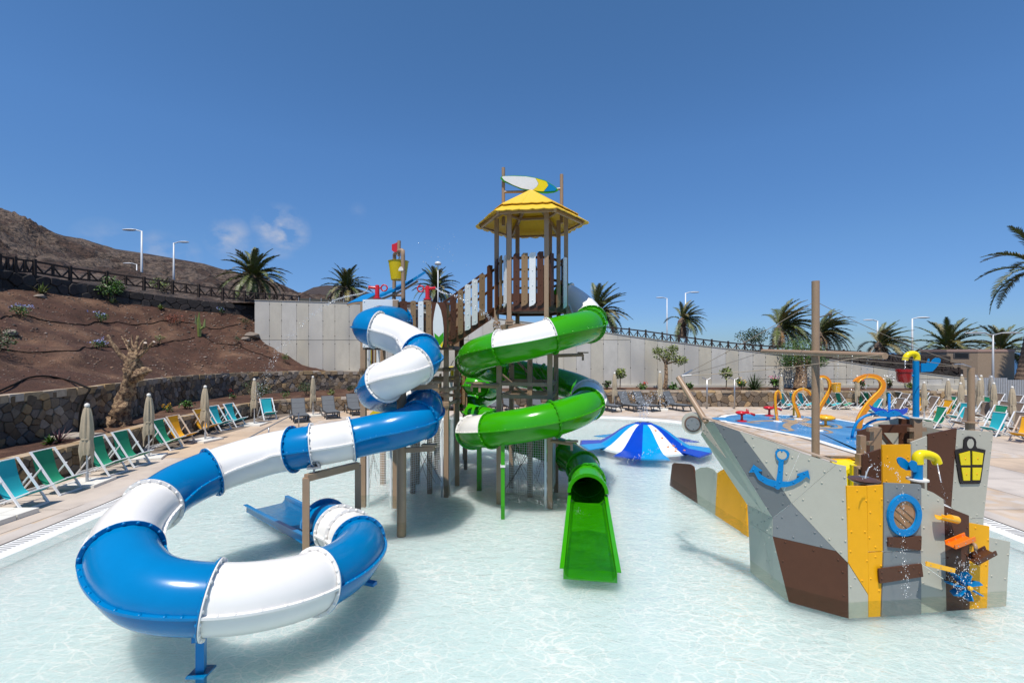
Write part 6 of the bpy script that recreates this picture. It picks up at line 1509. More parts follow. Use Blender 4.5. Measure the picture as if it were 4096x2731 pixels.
# ------------------------------------------------------------------ splash pad
pdt = bpy.data.meshes
def flat(name, poly, z, m, par=None, kind=None, th=.004):
    mb = MB(); mb.prism([(p[0],p[1],z) for p in poly][::-1], (0,0,-th)); o = mb.build(name, m, par)
    for f_ in o.data.polygons: pass
    return o
PDc = curve_pts([Vector((p[0],p[1],0)) for p in padpoly+padpoly[:1]], .5)[:-1]; pc_ = sum(PDc, Vector())/len(PDc)
def pinset(d_):
    out = []; n = len(PDc)
    for i in range(n):
        t_ = (PDc[(i+1)%n]-PDc[i-1]).normalized(); nn = Vector((t_.y,-t_.x,0)); nn = nn if nn.dot(pc_-PDc[i]) > 0 else -nn; out.append(PDc[i]+nn*d_)
    return out
P1, P2 = PDc, pinset(.30); n = len(P1)
mb = MB(); mb.add([(p.x,p.y,.066) for p in P1]+[(p.x,p.y,.066) for p in P2], [(i,(i+1)%n,(i+1)%n+n,i+n) for i in range(n)]); setp(mb.build('splash_pad_edge', PADW), kind='structure')
PADB = mat('splash_pad_blue', (.035,.21,.46), .3, var=.15, vs=1.5, bump=.15, bs=9, col2=(.12,.34,.60), c2s=.7, c2lo=.45, c2hi=.75)
mb = MB(); mb.add([(p.x,p.y,.066) for p in P2]+[(pc_.x,pc_.y,.066)], [(i,(i+1)%n,n) for i in range(n)]); spd = setp(mb.build('splash_pad', PADB), kind='structure')
def ribbon(pts, wd, z, m, name='pad_marking'):
    q = curve_pts([G(*zN(x,y),z) for x,y in pts], .15); mb = MB(); vs = []; n = len(q)
    for i, p in enumerate(q):
        d = (q[min(i+1,n-1)]-q[max(i-1,0)]); d.z = 0; d.normalize(); s_ = Vector((d.y,-d.x,0)); w_ = wd*(1-.75*i/n)
        vs += [p+s_*w_, p-s_*w_]
    mb.add(vs, [(2*i,2*i+1,2*i+3,2*i+2) for i in range(n-1)]); return mb.build(name, m, spd)
for k, pts in enumerate((((1010,700),(880,690),(700,682),(520,688),(430,700),(470,708),(560,710)),((960,705),(900,720),(870,750),(900,775),(935,795),(860,800),(820,785)),((980,690),(880,672),(780,660),(690,655),(700,640)),
    ((1040,690),(1100,672),(1120,660),(1060,648),(960,648),(880,658)),((1050,712),(1130,745),(1250,770),(1350,795),(1400,820),(1330,828)),((1060,705),(1180,730),(1300,760),(1420,770),(1500,765),(1480,735),(1380,715)))):
    ribbon(pts, .26-.02*k, .070+.0008*k, PADT)
el = [G(*zN(1040+85*math.cos(a),698+20*math.sin(a)),.0) for a in [k*math.pi/10 for k in range(20)]]; mb = MB(); mb.add([(p.x,p.y,.0762) for p in el], [tuple(range(20))]); mb.build('pad_marking', PADT, spd)
for (x, y) in ((130,660),(420,625)):
    c = G(*zN(x,y),.07); mb = MB(); mb.lathe([(.001,.0),(.55,.0)], (c.x,c.y,.0705), 14); mb.build('pad_marking', mat('pad_bright_blue', (.02,.25,.55), .3), spd)
# arches: bent plates with a yellow rim
def arch(label, pts, Y, depth_, wd, base_discs, dy=0.0, leg2=None):
    q = curve_pts([P(*zN(x,y),Y+(dy*i/(len(pts)-1))) for i,(x,y) in enumerate(pts)], .12); b = q[0]
    r_ = thing('spray_arch', (b.x,b.y,.07), label, 'spray arch', 'orange tentacle spray arches on the blue pad')
    mb = MB(); vs = []; n = len(q)
    for i, p in enumerate(q):
        d = (q[min(i+1,n-1)]-q[max(i-1,0)]).normalized(); nn = Vector((-d.z,0,d.x)).normalized(); w_ = wd*(1-.45*i/n)
        for (yy, hh) in ((-.03,-w_/2),(depth_,-w_/2),(depth_,w_/2),(-.03,w_/2)): vs.append(p+Vector((0,yy,0))+nn*hh*.18+d*0)
    mb.add(vs, [(i*4+k,(i+1)*4+k,(i+1)*4+(k+1)%4,i*4+(k+1)%4) for i in range(n-1) for k in range(4)]); mb.build('band', ORANGE, r_, smooth=False)
    mb = MB(); vs = []
    for i, p in enumerate(q):
        d = (q[min(i+1,n-1)]-q[max(i-1,0)]).normalized(); nn = Vector((-d.z,0,d.x)).normalized(); w_ = wd*(1-.45*i/n)
        for (yy, hh) in ((-.05,-.5),(.0,-.5),(.0,.5),(-.05,.5)): vs.append(p+Vector((0,yy,0))+nn*hh*w_)
    mb.add(vs, [(i*4+k,(i+1)*4+k,(i+1)*4+(k+1)%4,i*4+(k+1)%4) for i in range(n-1) for k in range(4)]); mb.build('band_face', ORANGE, r_)
    mb = MB(); e_ = []
    for i, p in enumerate(q):
        d = (q[min(i+1,n-1)]-q[max(i-1,0)]).normalized(); nn = Vector((-d.z,0,d.x)).normalized(); w_ = wd*(1-.45*i/n); e_.append(p+nn*w_*(.5 if nn.dot(Vector((0,0,1))) > -.2 or True else -.5)+Vector((0,-.03,0)))
    mb.tube(e_, .032, 8); mb.build('rim', GOLD, r_, smooth=True)
    mb = MB()
    for i in range(2, n-1, 4): mb.dome(q[i]+Vector((0,-.05,0)), (0,-1,0), .018, n=6)
    mb.build('bolts', GOLD, r_, kind='stuff')
    if leg2: a = P(*zN(*leg2[0]),Y+.8); c = G(*zN(*leg2[1]),.07); mb = MB(); mb.tube([Vector((c.x,c.y,.07)), Vector((c.x,c.y,a.z))],.05,8); mb.build('leg', GOLD, r_, smooth=True); base_discs = base_discs+[leg2[1]]
    for (x,y) in base_discs:
        c = G(*zN(x,y),.07); mb = MB(); mb.lathe([(.19,0),(.18,.03),(.001,.035)], (c.x,c.y,.07), 18); mb.build('base_disc', PADW, r_, smooth=True, auto=40)
    return r_
arch('thin orange arch at the left of the blue splash pad', [(765,690),(752,600),(742,500),(740,400),(755,345),(775,340),(792,380),(800,430)], 22.2, .14, .10, [(765,692)])
arch('round orange arch with two feet left of the ship mast', [(1018,655),(1010,600),(980,530),(952,450),(965,370),(1010,325),(1070,315),(1125,340),(1150,385)], 23.0, .16, .14, [(1010,665)], leg2=((955,500),(955,630)))
a3 = arch('tall orange arch just right of the mast holding a yellow pail', [(1225,690),(1238,600),(1275,510),(1340,400),(1385,300),(1370,210),(1320,165),(1270,160),(1235,185)], 21.5, .16, .16, [(1235,700)])
arch('biggest orange arch at the right end of the splash pad', [(1715,775),(1740,650),(1830,500),(1930,390),(1990,320),(2005,250),(1960,185),(1880,155),(1790,155),(1720,190),(1688,225)], 19.2, .2, .24, [(1720,790)])
pb_ = thing('hanging_pail', tuple(P(*zN(1455,345),21.3)), 'yellow pail fixed to the side of the tall orange arch', 'pail')
c = P(*zN(1460,345),21.2); T = P(*zN(1455,245),21.2); Hb = T.z-c.z; k_ = 21.2/F/2.94
mb = MB(); mb.lathe([(.001,.02),(40*k_*1.0*F/F*1,.02)] if False else [(.01,.02),(.145,.02),(.15,0),(.20,Hb),(.21,Hb+.01),(.19,Hb),(.14,.05),(.01,.05)], c, 22, Matrix.Rotation(R(-5),3,'Y')); mb.build('pail', GOLD, pb_, smooth=True, auto=35)
mb = MB(); mb.tube([P(*zN(1395,295),21.3),P(*zN(1415,297),21.2)],.03,8); mb.build('bracket', GOLD, pb_)
# crabs
def crab(label, x, y, s_, seed):
    c = G(*zN(x,y),.07); r_ = thing('crab_spinner', tuple(c), label, 'water toy', 'red crab shaped water toys')
    mb = MB(); mb.lathe([(.42*s_,0),(.4*s_,.05),(.12*s_,.08),(.1*s_,.55*s_),(.16*s_,.62*s_)], c, 16); mb.build('stand', RED, r_, smooth=True, auto=40)
    h = c+Vector((-.08*s_,0,.78*s_)); mb = MB(); mb.lathe([(.001,-.16*s_),(.35*s_,-.13*s_),(.5*s_,0),(.42*s_,.12*s_),(.2*s_,.18*s_),(.001,.19*s_)], h, 18); mb.build('body', RED, r_, smooth=True)
    mb = MB(); mb.tube([h+Vector((.35*s_,-.1,0)), h+Vector((.7*s_,-.2,0)), h+Vector((1.05*s_,-.2,-.08))], [.04,.045,.065],8); mb.tube([h+Vector((.35*s_,.1,0)), h+Vector((.75*s_,.25,.02)), h+Vector((.95*s_,.2,.0))], [.04,.045,.06],8); mb.build('claw', RED, r_, smooth=True)
    mb = MB(); mb.tube([h+Vector((.5*s_,0,.08)), h+Vector((.52*s_,0,.30*s_))],.018,6); mb.ico(h+Vector((.52*s_,0,.32*s_)),.035); mb.tube([h+Vector((.62*s_,0,.08)), h+Vector((.65*s_,0,.24*s_))],.018,6); mb.ico(h+Vector((.65*s_,0,.26*s_)),.035); mb.build('eye', RED, r_, smooth=True)
crab('red crab toy at the left tip of the splash pad', 345, 690, .52, 1); crab('farther red crab toy by the rear edge of the splash pad', 668, 625, .52, 2)
# yellow turtle table
c = G(*zN(1330,745),.07); r_ = thing('turtle_table', tuple(c), 'yellow round turtle shell table with orange spots on the splash pad', 'water toy')
mb = MB(); mb.lathe([(.24,0),(.23,.03),(.055,.04),(.055,.3)], c, 18); mb.build('stand', GOLD, r_, smooth=True, auto=40)
h = c+Vector((0,0,.33)); mb = MB(); mb.lathe([(.04,-.09),(.22,-.06),(.36,0),(.38,.04),(.355,.10),(.25,.15),(.12,.17),(.001,.175)], h, 28); mb.build('shell', GOLD, r_, smooth=True)
mb = MB()
for k in range(7): a = k*.9; mb.lathe([(.001,.006),(.055,.005),(.06,-.012)], h+Vector((.19*math.cos(a)*(1 if k else 0),.19*math.sin(a)*(1 if k else 0),.163+(0 if k else .01))), 8)
mb.build('spot', ORANGE, r_)
mb = MB()
for k in range(22): a = k*math.pi/11; mb.dome(h+Vector((.372*math.cos(a),.372*math.sin(a),.05)), (math.cos(a),math.sin(a),0), .012, n=6)
mb.build('jet_hole', BLACK, r_, kind='stuff')
c = G(*zN(1255,800),.07); r_ = thing('ground_jet_cap', (c.x,c.y,.07), 'white round floor jet cover on the splash pad right of the mast', 'jet cover'); mb = MB(); mb.lathe([(.16,0),(.15,.03),(.001,.035)], c, 16); mb.build('cap', PADW, r_, smooth=True)
# whale tail
Yw = 17.5
wt = thing('whale_tail', tuple(G(*zN(1640,880),.07)), 'blue whale tail water feature with bent pipe legs beside the ship', 'water feature')
def NP(x,y,d=0): return P(*zN(x,y),Yw+d)
for pts, d0 in ((((1640,880),(1655,800),(1700,700),(1780,635),(1870,605),(1945,600)),0),(((1735,905),(1745,830),(1800,740),(1880,690),(1960,668),(2055,665)),.3),(((2200,615),(2290,650),(2380,680)),.2)):
    q = curve_pts([NP(x,y,d0*.5) for x,y in pts], .12); mb = MB(); mb.tube(q, .05, 12); mb.build('pipe_leg', DBLUE, wt, smooth=True)
for (x,y) in ((1635,880),(1715,915)): c = NP(x,y); mb = MB(); mb.lathe([(.17,0),(.17,.02)], Vector((c.x,c.y,.07)), 16, cap=True); mb.build('base_disc', DBLUE, wt)
mb = MB(); mb.tube([NP(2080,640),NP(2078,365)],.045,12); mb.build('upright', mat('bright_blue_paint', (.01,.26,.72), .3), wt, smooth=True, auto=40)
mb = MB(); mb.tube([NP(2070,770),NP(2070,600)],.058,12); mb.build('upright', DBLUE, wt, smooth=True, auto=40)
tail = [(1850,498),(1870,512),(1920,528),(1980,535),(2040,552),(2072,585),(2110,552),(2170,545),(2230,550),(2300,535),(2292,580),(2260,605),(2215,620),(2150,635),(2080,640),(2000,625),(1950,605),(1890,560)]
mb = MB(); mb.prism([NP(x,y,-.15) for x,y in tail], (0,.05,0)); mb.build('tail_back', mat('deep_blue_paint', (.006,.055,.45), .3, coat=.3), wt)
tail2 = [(1905,590),(1960,570),(2010,562),(2050,575),(2072,598),(2100,575),(2150,562),(2200,580),(2232,608),(2190,625),(2080,642),(1980,632),(1935,612)]
mb = MB(); mb.prism([NP(x,y,-.20) for x,y in tail2], (0,.04,0)); tf = mb.build('tail_front', DBLUE, wt)
mb = MB()
for x,y in ((1955,590),(2010,572),(2128,580),(2200,612)): mb.dome(NP(x,y,-.20), (0,-1,0), .03)
mb.build('bolts', DBLUE, tf, kind='stuff')
# ------------------------------------------------------------------ pirate ship
sh = thing('play_ship', (5.6,8.0,0), 'grey brown and yellow panelled play ship standing in the pool with mast and beam', 'play ship')
def nrm_of(a, b):
    n_ = Vector((b[1]-a[1], -(b[0]-a[0]), 0)).normalized()
    mid_ = Vector(((a[0]+b[0])/2,(a[1]+b[1])/2,0))
    return n_ if n_.dot(-mid_) > 0 else -n_
def spanel(poly, z_, a, b, m, off=0.0, th=.022, name='hull_panel', bolts='auto', par=None, bm=None, step=.31, label=None, ground=False, br=.014, gap=.003):
    nn = nrm_of(a, b); pts = [PL(*z_(x,y), a, b)+nn*off for x,y in poly]
    if ground: 
        for k in ground: pts[k].z = -.22
    c = sum(pts, Vector())/len(pts); pts = [c+(p-c)*(1-gap/max(.1,(p-c).length)) for p in pts]
    mb = MB(); mb.prism(pts, -nn*th); o = mb.build(name, m, par or sh, label=label)
    if bolts:
        mb = MB(); k = 0
        if bolts == 'auto':
            n = len(pts); done = []
            for i in range(n):
                p, q = pts[i], pts[(i+1)%n]; L_ = (q-p).length; cnt = max(1, int(L_/step))
                for j in range(cnt):
                    w_ = p.lerp(q, (j+.5)/cnt if L_ < .3 else (j+.3)/cnt); w_ = w_+(c-w_).normalized()*min(.06, (c-w_).length*.35)
                    if all((w_-d_).length > .11 for d_ in done) and w_.z > .02: done.append(w_); mb.dome(w_, nn, br, n=8)
        else:
            for (x,y) in bolts: mb.dome(PL(*z_(x,y), a, b)+nn*off, nn, br)
        mb.build('bolts', bm or m, o, smooth=True, kind='stuff')
    return o
K0, N0 = (4.01,6.59), (4.57,6.18)
spanel(((400,296),(560,352),(838,728),(888,803),(770,895)), zK, K0, N0, DGREY)
spanel(((560,352),(770,418),(940,484),(838,728)), zK, K0, N0, LGREY)
spanel(((940,484),(1170,558),(888,803),(838,728)), zK, K0, N0, LGREY)
spanel(((888,803),(1170,558),(1230,570),(1241,1175),(1168,1102)), zK, K0, N0, LGREY)
spanel(((770,895),(888,803),(1168,1102),(768,1010)), zK, K0, N0, GREY)
spanel(((768,1010),(1168,1102),(1241,1178),(1247,1432),(870,1322)), zK, K0, N0, BROWN, ground=(3,4))
# top edge trim
nn = nrm_of(K0,N0)
A, B, C_ = [PL(*zK(x,y),K0,N0) for x,y in ((330,268),(560,345),(1172,552))]
for a_, b_ in ((A,B),(B,C_)): mb = MB(); mb.beam(a_+Vector((0,0,.012))-nn*.03, b_+Vector((0,0,.012))-nn*.03, .07, .02); mb.build('edge_trim', mat('edge_tan', (.42,.31,.22), .5), sh)
# anchor
anc = [(790,500),(786,480),(795,468),(815,463),(845,464),(865,474),(876,490),(872,510),(858,528),(840,532),(836,600),(832,664),(870,666),(905,655),(940,632),(922,624),(925,617),(993,594),(1005,650),(982,634),(950,660),(905,684),(860,697),(822,700),(812,712),(800,714),(782,700),(730,682),(680,650),(655,605),(622,608),(650,560),(706,598),(680,600),(700,625),(740,648),(792,662),(802,600),(808,536),(795,522)]
an = spanel(anc, zK, K0, N0, DBLUE, off=.03, th=.026, name='anchor', bolts=[(828,475),(816,598),(815,668),(786,688),(902,668),(968,612),(650,590),(710,650)], gap=0, br=.013)
hole_c = PL(*zK(829,498),K0,N0)+nn*.031; mb = MB(); u_ = Vector((-nn.y,nn.x,0)); 
mb.add([hole_c+(u_*math.cos(k*.5236)+Vector((0,0,1))*math.sin(k*.5236))*.062 for k in range(12)], [tuple(range(12))]); mb.build('anchor_eye', LGREY, an)
# stem faces
Fp = PL(*zK(770,895),K0,N0); Tp = PL(*zK(400,296),K0,N0); K_ = Vector((4.01,6.59,-.22)); J_ = PL(*zK(768,1010),K0,N0)
Fl = P(*zK(610,812), 7.48); Tl = P(*zK(318,372), 7.62); Jl = P(*zK(616,922), 7.49); Kl = Vector((3.92,7.48,-.22))
def quadpanel(vs, m, th=.022, name='hull_panel', bolts=6, flip=False, parent=None):
    vs = [Vector(v) for v in vs]; n_ = (vs[1]-vs[0]).cross(vs[2]-vs[0]).normalized(); c = sum(vs, Vector())/len(vs)
    if n_.dot(Vector((0,0,CAMH))-c) < 0: n_ = -n_
    vs = [c+(p-c)*(1-.003/max(.05,(p-c).length)) for p in vs]
    mb = MB(); mb.prism(vs, -n_*th); o = mb.build(name, m, parent or sh)
    mb = MB(); n = len(vs)
    for i in range(n):
        p, q = vs[i], vs[(i+1)%n]; cnt = max(1, int((q-p).length/.24))
        for j in range(cnt): w_ = p.lerp(q,(j+.4)/cnt); w_ += (c-w_).normalized()*min(.05,(c-w_).length*.3); mb.dome(w_, n_, .013)
    mb.build('bolts', m, o, smooth=True, kind='stuff'); return o
Tm = P(*zK(345,280), 7.42); Tm2 = Tm.lerp(Tl,.25)
Fm = Fp.lerp(Fl,.36); Jm = J_.lerp(Jl,.36); Km = K_.lerp(Kl,.36); Tmm = P(*zK(352,290),7.38)
quadpanel([Fp, Tp, Tmm, Fm], SAGE); quadpanel([Fm, Tmm, Tl, Fl], SAGE)
quadpanel([Fp, Fm, Jm, J_], SAGE); quadpanel([Fm, Fl, Jl, Jm], SAGE)
quadpanel([J_, Jm, Km, K_], SAGE); quadpanel([Jm, Jl, Kl, Km], SAGE)
# cheek of the bow wheel
quadpanel([P(*zK(328,292),7.15), P(*zK(474,518),6.90), P(*zK(345,378),7.12), P(*zK(322,345),7.15)], mat('cheek_board', (.30,.28,.225), .45), bolts=0)
wc = P(*zK(268,305),7.45); wn = Vector((-.35,-.93,0)).normalized(); Mw = wn.to_track_quat('Z','Y').to_matrix()
mb = MB(); mb.lathe([(.001,-.16),(.165,-.16),(.172,-.15),(.172,.0),(.001,.0)], wc, 32, Mw); mb.build('bow_wheel', LGREY, sh, smooth=True, auto=35)
mb = MB(); mb.lathe([(.128,-.01),(.128,.012),(.001,.012)], wc, 32, Mw); mb.build('bow_wheel', mat('wheel_ring', (.13,.075,.05), .5), sh, smooth=True, auto=35)
mb = MB(); mb.lathe([(.105,.0),(.105,.024),(.001,.024)], wc, 32, Mw); wd_ = mb.build('wheel_cap', GREY, sh, smooth=True, auto=35)
mb = MB(); uu = wn.orthogonal().normalized(); vv = wn.cross(uu)
for k in range(4): a = R(45+k*90+12); mb.dome(wc+wn*.024+(uu*math.cos(a)+vv*math.sin(a))*.07, wn, .012)
mb.build('bolts', GREY, wd_, kind='stuff')
# bowsprit
b0_, b1_ = P(*zK(335,268),7.35), P(*zI(1073,960),7.9)
mb = MB(); mb.tube([b0_-(b1_-b0_)*.1, b1_], [.05,.044], 14); mb.build('bowsprit', TAN, sh, smooth=True, auto=40)
# port side low wall
QA, QB = (4.63,8.93), (4.28,12.3)
def qp(poly, m, ground): 
    return spanel(poly, zK, QA, QB, m, ground=ground, th=.03, br=.016)
spanel(((122,650),(138,560),(150,549),(250,557),(272,572),(282,620),(299,770)), zK, QA, QB, BROWN, ground=(0,6), th=.03)
spanel(((299,770),(284,620),(286,594),(318,578),(358,575),(398,590),(418,612),(408,815)), zK, QA, QB, SAGE, ground=(0,7), th=.03)
spanel(((408,815),(422,612),(440,598),(470,584),(560,640),(606,790),(618,945)), zK, QA, QB, YEL, ground=(0,6), th=.03)
spanel(((575,905),(575,700),(608,780),(618,945)), zK, QA, QB, YEL, ground=(0,3), th=.04, off=.02)
# right-hand broadside, facing the camera
RA, RB = (4.57,6.18), (7.04,6.44)
spanel(((152,596),(291,598),(301,1060),(301,1352),(162,1133)), zL, RA, RB, YEL)
spanel(((293,597),(405,588),(402,1052),(301,1056)), zL, RA, RB, YEL)
spanel(((301,1060),(402,1054),(386,1405),(303,1412)), zL, RA, RB, YEL, ground=(2,3))
spanel(((162,1138),(301,1356),(301,1412),(165,1420)), zL, RA, RB, LGREY, ground=(2,3))
g1 = spanel(((407,572),(658,584),(666,592),(665,1040),(404,1052)), zL, RA, RB, GREY, off=.012)
spanel(((404,1056),(665,1044),(666,1382),(388,1405)), zL, RA, RB, GREY, off=.012, ground=(2,3))
spanel(((668,606),(762,645),(832,690),(836,740),(848,1255),(668,1130)), zL, RA, RB, LGREY, off=-.01)
spanel(((668,1134),(848,1260),(852,1368),(668,1382)), zL, RA, RB, LGREY, off=-.01, ground=(2,3))
spanel(((836,735),(1015,805),(1018,1000),(1020,1355),(854,1368),(838,1000)), zL, RA, RB, BROWN, off=-.02, ground=(3,4))
spanel(((1016,857),(1163,883),(1160,1100),(1146,1352),(1024,1358)), zL, RA, RB, YEL, off=-.03, ground=(3,4))
spanel(((1166,962),(1316,994),(1300,1200),(1286,1342),(1150,1352)), zL, RA, RB, LGREY, off=-.04, ground=(3,4))
spanel(((425,950),(658,940),(654,1037),(424,1014)), zL, RA, RB, BROWN, off=.036, th=.022, name='wall_plank', bolts=[(440,995),(540,985),(645,965)])
spanel(((357,1167),(658,1131),(669,1220),(365,1268)), zL, RA, RB, BROWN, off=.036, th=.022, name='wall_plank', bolts=[(378,1232),(380,1190),(600,1160),(640,1196),(500,1180)])
# porthole ring, lens
nr_ = nrm_of(RA,RB); pc2 = PL(*zL(540,796),RA,RB)+nr_*.014; Mp = nr_.to_track_quat('Z','Y').to_matrix()
ru = Vector((RB[0]-RA[0],RB[1]-RA[1],0)).normalized()
def ringpart(c, r0, r1, h0, h1, sx, n=48):
    mb = MB(); vs = []
    for (r_, h) in ((r1,h0),(r1-.006,h1),(r0+.006,h1),(r0,h0)):
        for k in range(n): a = 2*math.pi*k/n; vs.append(c+(ru*math.cos(a)*sx+Vector((0,0,1))*math.sin(a))*r_+nr_*h)
    mb.add(vs, [(i*n+k,i*n+(k+1)%n,(i+1)*n+(k+1)%n,(i+1)*n+k) for i in range(3) for k in range(n)]); return mb
pr_ = ringpart(pc2, .195, .29, 0, .03, .89).build('porthole_ring', DBLUE, sh, smooth=True, auto=40)
lens = bpy.data.materials.new('porthole_lens'); lens.use_nodes = True; lb = lens.node_tree.nodes['Principled BSDF']; lb.inputs['Base Color'].default_value = (.30,.14,.05,1); lb.inputs['Roughness'].default_value = .05; lb.inputs['Coat Weight'].default_value = .5
mb = MB(); vs = []
for k in range(48): a = 2*math.pi*k/48; vs.append(pc2+(ru*math.cos(a)*.89+Vector((0,0,1))*math.sin(a))*.197+nr_*.006)
mb.add(vs, [tuple(range(48))]); pl_ = mb.build('porthole_lens', lens, sh)
for (a, b) in ((( -.16,.10),(.12,-.12)),((-.10,.15),(.15,-.06)),((-.19,.02),(.04,-.18))):
    mb = MB(); mb.beam(pc2+ru*a[0]+Vector((0,0,a[1]))+nr_*.009, pc2+ru*b[0]+Vector((0,0,b[1]))+nr_*.009, .012,.004,(0,0,1)); mb.build('brace_line', mat('dull_brown', (.12,.07,.04), .5), pl_)
mb = MB()
for k in range(5): a = R(90+k*72); mb.dome(pc2+(ru*math.cos(a)*.89+Vector((0,0,1))*math.sin(a))*.245+nr_*.03, nr_, .012)
mb.build('bolts', DBLUE, pr_, kind='stuff')
# castle wall behind: lantern panel etc
LA, LB = (5.9,7.45), (8.3,7.95)
def lp_(poly, m, **k): return spanel(poly, zL, LA, LB, m, **k)
lp_(((915,203),(1172,221),(1166,300),(1106,820),(1014,822),(1016,870),(874,740)), LGREY, step=.3)
lp_(((1014,824),(1106,822),(1100,960),(1014,960)), LGREY, ground=(2,3))
lp_(((713,236),(915,193),(905,340),(876,745),(713,655)), BROWN, off=.01)
lp_(((602,292),(712,250),(712,660),(606,610)), LGREY, off=.0)
ln = lp_(((960,312),(962,275),(975,258),(997,250),(1020,254),(1038,268),(1046,290),(1044,318),(1052,332),(1111,345),(1104,380),(1076,572),(1064,580),(940,582),(930,560),(896,355),(903,345),(958,333)), BLACK, off=.02, th=.018, name='lantern', gap=0, bolts=[(1003,262),(935,352),(1075,345),(932,450),(1075,450),(950,572),(1062,572),(1004,375),(1004,560)])
for poly in (((922,372),(996,352),(998,449),(934,449)),((1014,352),(1089,366),(1080,446),(1015,446)),((938,467),(998,467),(996,556),(951,556)),((1016,467),(1078,467),(1064,553),(1016,553))):
    spanel(poly, zL, LA, LB, LEMON, off=.032, th=.011, name='lantern_pane', par=ln, gap=0, bolts=[(sum(p[0] for p in poly)/4, sum(p[1] for p in poly)/4)], bm=YEL)
nl_ = nrm_of(LA,LB); hc2 = PL(*zL(1004,300),LA,LB)+nl_*.0215; lu = Vector((LB[0]-LA[0],LB[1]-LA[1],0)).normalized(); mb = MB()
mb.add([hc2+(lu*math.cos(k*.3927)*.9+Vector((0,0,1))*math.sin(k*.3927))*.085 for k in range(16)], [tuple(range(16))]); mb.build('lantern_eye', LGREY, ln)
# inner castle pieces
MA, MB_ = (5.0,7.2), (5.95,7.35)
spanel(((398,310),(598,307),(598,600),(402,600)), zL, MA, MB_, YEL, bolts=[(436,397),(578,397),(577,520),(428,562)])
spanel(((268,382),(398,340),(402,620),(268,610)), zL, MA, MB_, BROWN, off=-.02, bolts=[(315,425),(380,398),(335,535)])
for i, (x, y0, y1) in enumerate(((228,460,590),(244,375,600),(252,245,600))):
    a = P(*zL(x,y0),7.5+.25*i); mb = MB(); mb.box((a.x,a.y,a.z/2-.1),(.10,.10,a.z+.2)); mb.build('post', TAN, sh)
# rear castle wall
RA3, RB3 = (6.2,8.9), (7.6,8.6)
RL = (5.95,8.35)
spanel(((230,215),(340,182),(340,420),(230,600)), zL, (5.1,8.5), (6.2,8.9), BROWN, bolts=[(240,235),(320,215)])
spanel(((340,168),(512,122),(512,420),(340,420)), zL, RA3, RB3, LGREY, off=0)
spanel(((512,125),(614,135),(640,420),(512,420)), zL, RA3, RB3, BROWN, off=0, bolts=[(520,138),(540,270)])
spanel(((660,145),(755,150),(755,300),(660,300)), zL, (6.9,9.4),(8.2,9.6), LGREY)
spanel(((665,178),(860,218),(860,330),(665,330)), zL, (6.9,9.0),(8.2,9.2), mat('dark_stone_board', (.24,.225,.18), .45))
for (x,y0) in ((355,188),): a = P(*zL(x,y0),8.4); mb = MB(); mb.box((a.x,a.y,a.z/2-.1),(.13,.13,a.z+.2),Matrix.Rotation(R(-12),3,'Z')); mb.build('post', TAN, sh)
for (x,y) in ((327,205),(327,300),(330,380),(610,205),(668,203),(612,285)):
    a = P(*zL(x,y),8.38); mb = MB(); mb.box(a,(.16,.06,.07)); mb.build('bracket', TAN, sh)
for (a,b) in (((378,198),(600,198)),): mb = MB(); mb.beam(P(*zL(*a),8.5),P(*zL(*b),8.42),.05,.15); mb.build('brace_board', BROWN, sh)
mb = MB(); mb.beam(P(*zL(385,228),8.45),P(*zL(470,330),8.45),.04,.12,(0,-1,0)); mb.build('brace_board', BROWN, sh)
for (x,y) in ((222,470),(222,520),(222,575)): a = P(*zL(x,y),7.35); mb = MB(); mb.dome(a+Vector((-.0,-.05,0)),(0,-1,0),.02); mb.build('bolts', TAN, sh, kind='stuff')
# horizontal inner rail and yellow slide lip behind the bow
mb = MB(); mb.tube([P(*zL(-60,395),8.6),P(*zL(232,395),7.9)],.028,10); mb.build('rail', TAN, sh, smooth=True)
ys_ = [(45,430),(70,415),(140,412),(225,420)]
q = [P(*zL(x,y),8.0) for x,y in ys_]; mb = MB(); mb.add(q+[p+Vector((0,-.35,-.06)) for p in q]+[p+Vector((0,-.40,-.75)) for p in q], [(i,i+1,i+5,i+4) for i in range(3)]+[(i+4,i+5,i+9,i+8) for i in range(3)]); mb.build('slide_lip', LEMON, sh)
mb = MB(); mb.beam(P(*zL(40,420),8.02),P(*zL(228,420),8.02),.05,.06); mb.build('slide_lip', YEL, sh)
a = P(*zL(198,450),7.55); mb = MB(); mb.box((a.x,a.y,a.z-.45),(.09,.05,.9)); mb.build('slide_lip', LEMON, sh)
# mast, beam, stern post
YM = 9.31
mt = P(*zI(2221,155),YM); mb = MB(); mb.tube([(mt.x,YM,-.3),(mt.x-.0,YM,mt.z)],.072,18); mb.build('mast', TAN, sh, smooth=True, auto=40)
bl_, br_ = P(*zI(1780,742),11.0), P(*zJ(1130,1094),7.6)
mb = MB(); mb.tube([bl_,br_],.056,16); bm_o = mb.build('beam', TAN, sh, smooth=True, auto=40)
sp = P(*zO(1518,380),8.9); mb = MB(); mb.tube([(sp.x,8.9,.8),(sp.x,8.9,sp.z)],.057,16); mb.build('stern_post', TAN, sh, smooth=True, auto=40)
fz = P(*zO(1492,1058),8.9).z; mb = MB(); mb.lathe([(.125,-.012),(.125,.012)],(sp.x-.02,8.9,fz),20,cap=True); mb.tube([(sp.x-.02,8.9,-.3),(sp.x-.02,8.9,fz)],.075,12); mb.build('flange', TAN, sh)
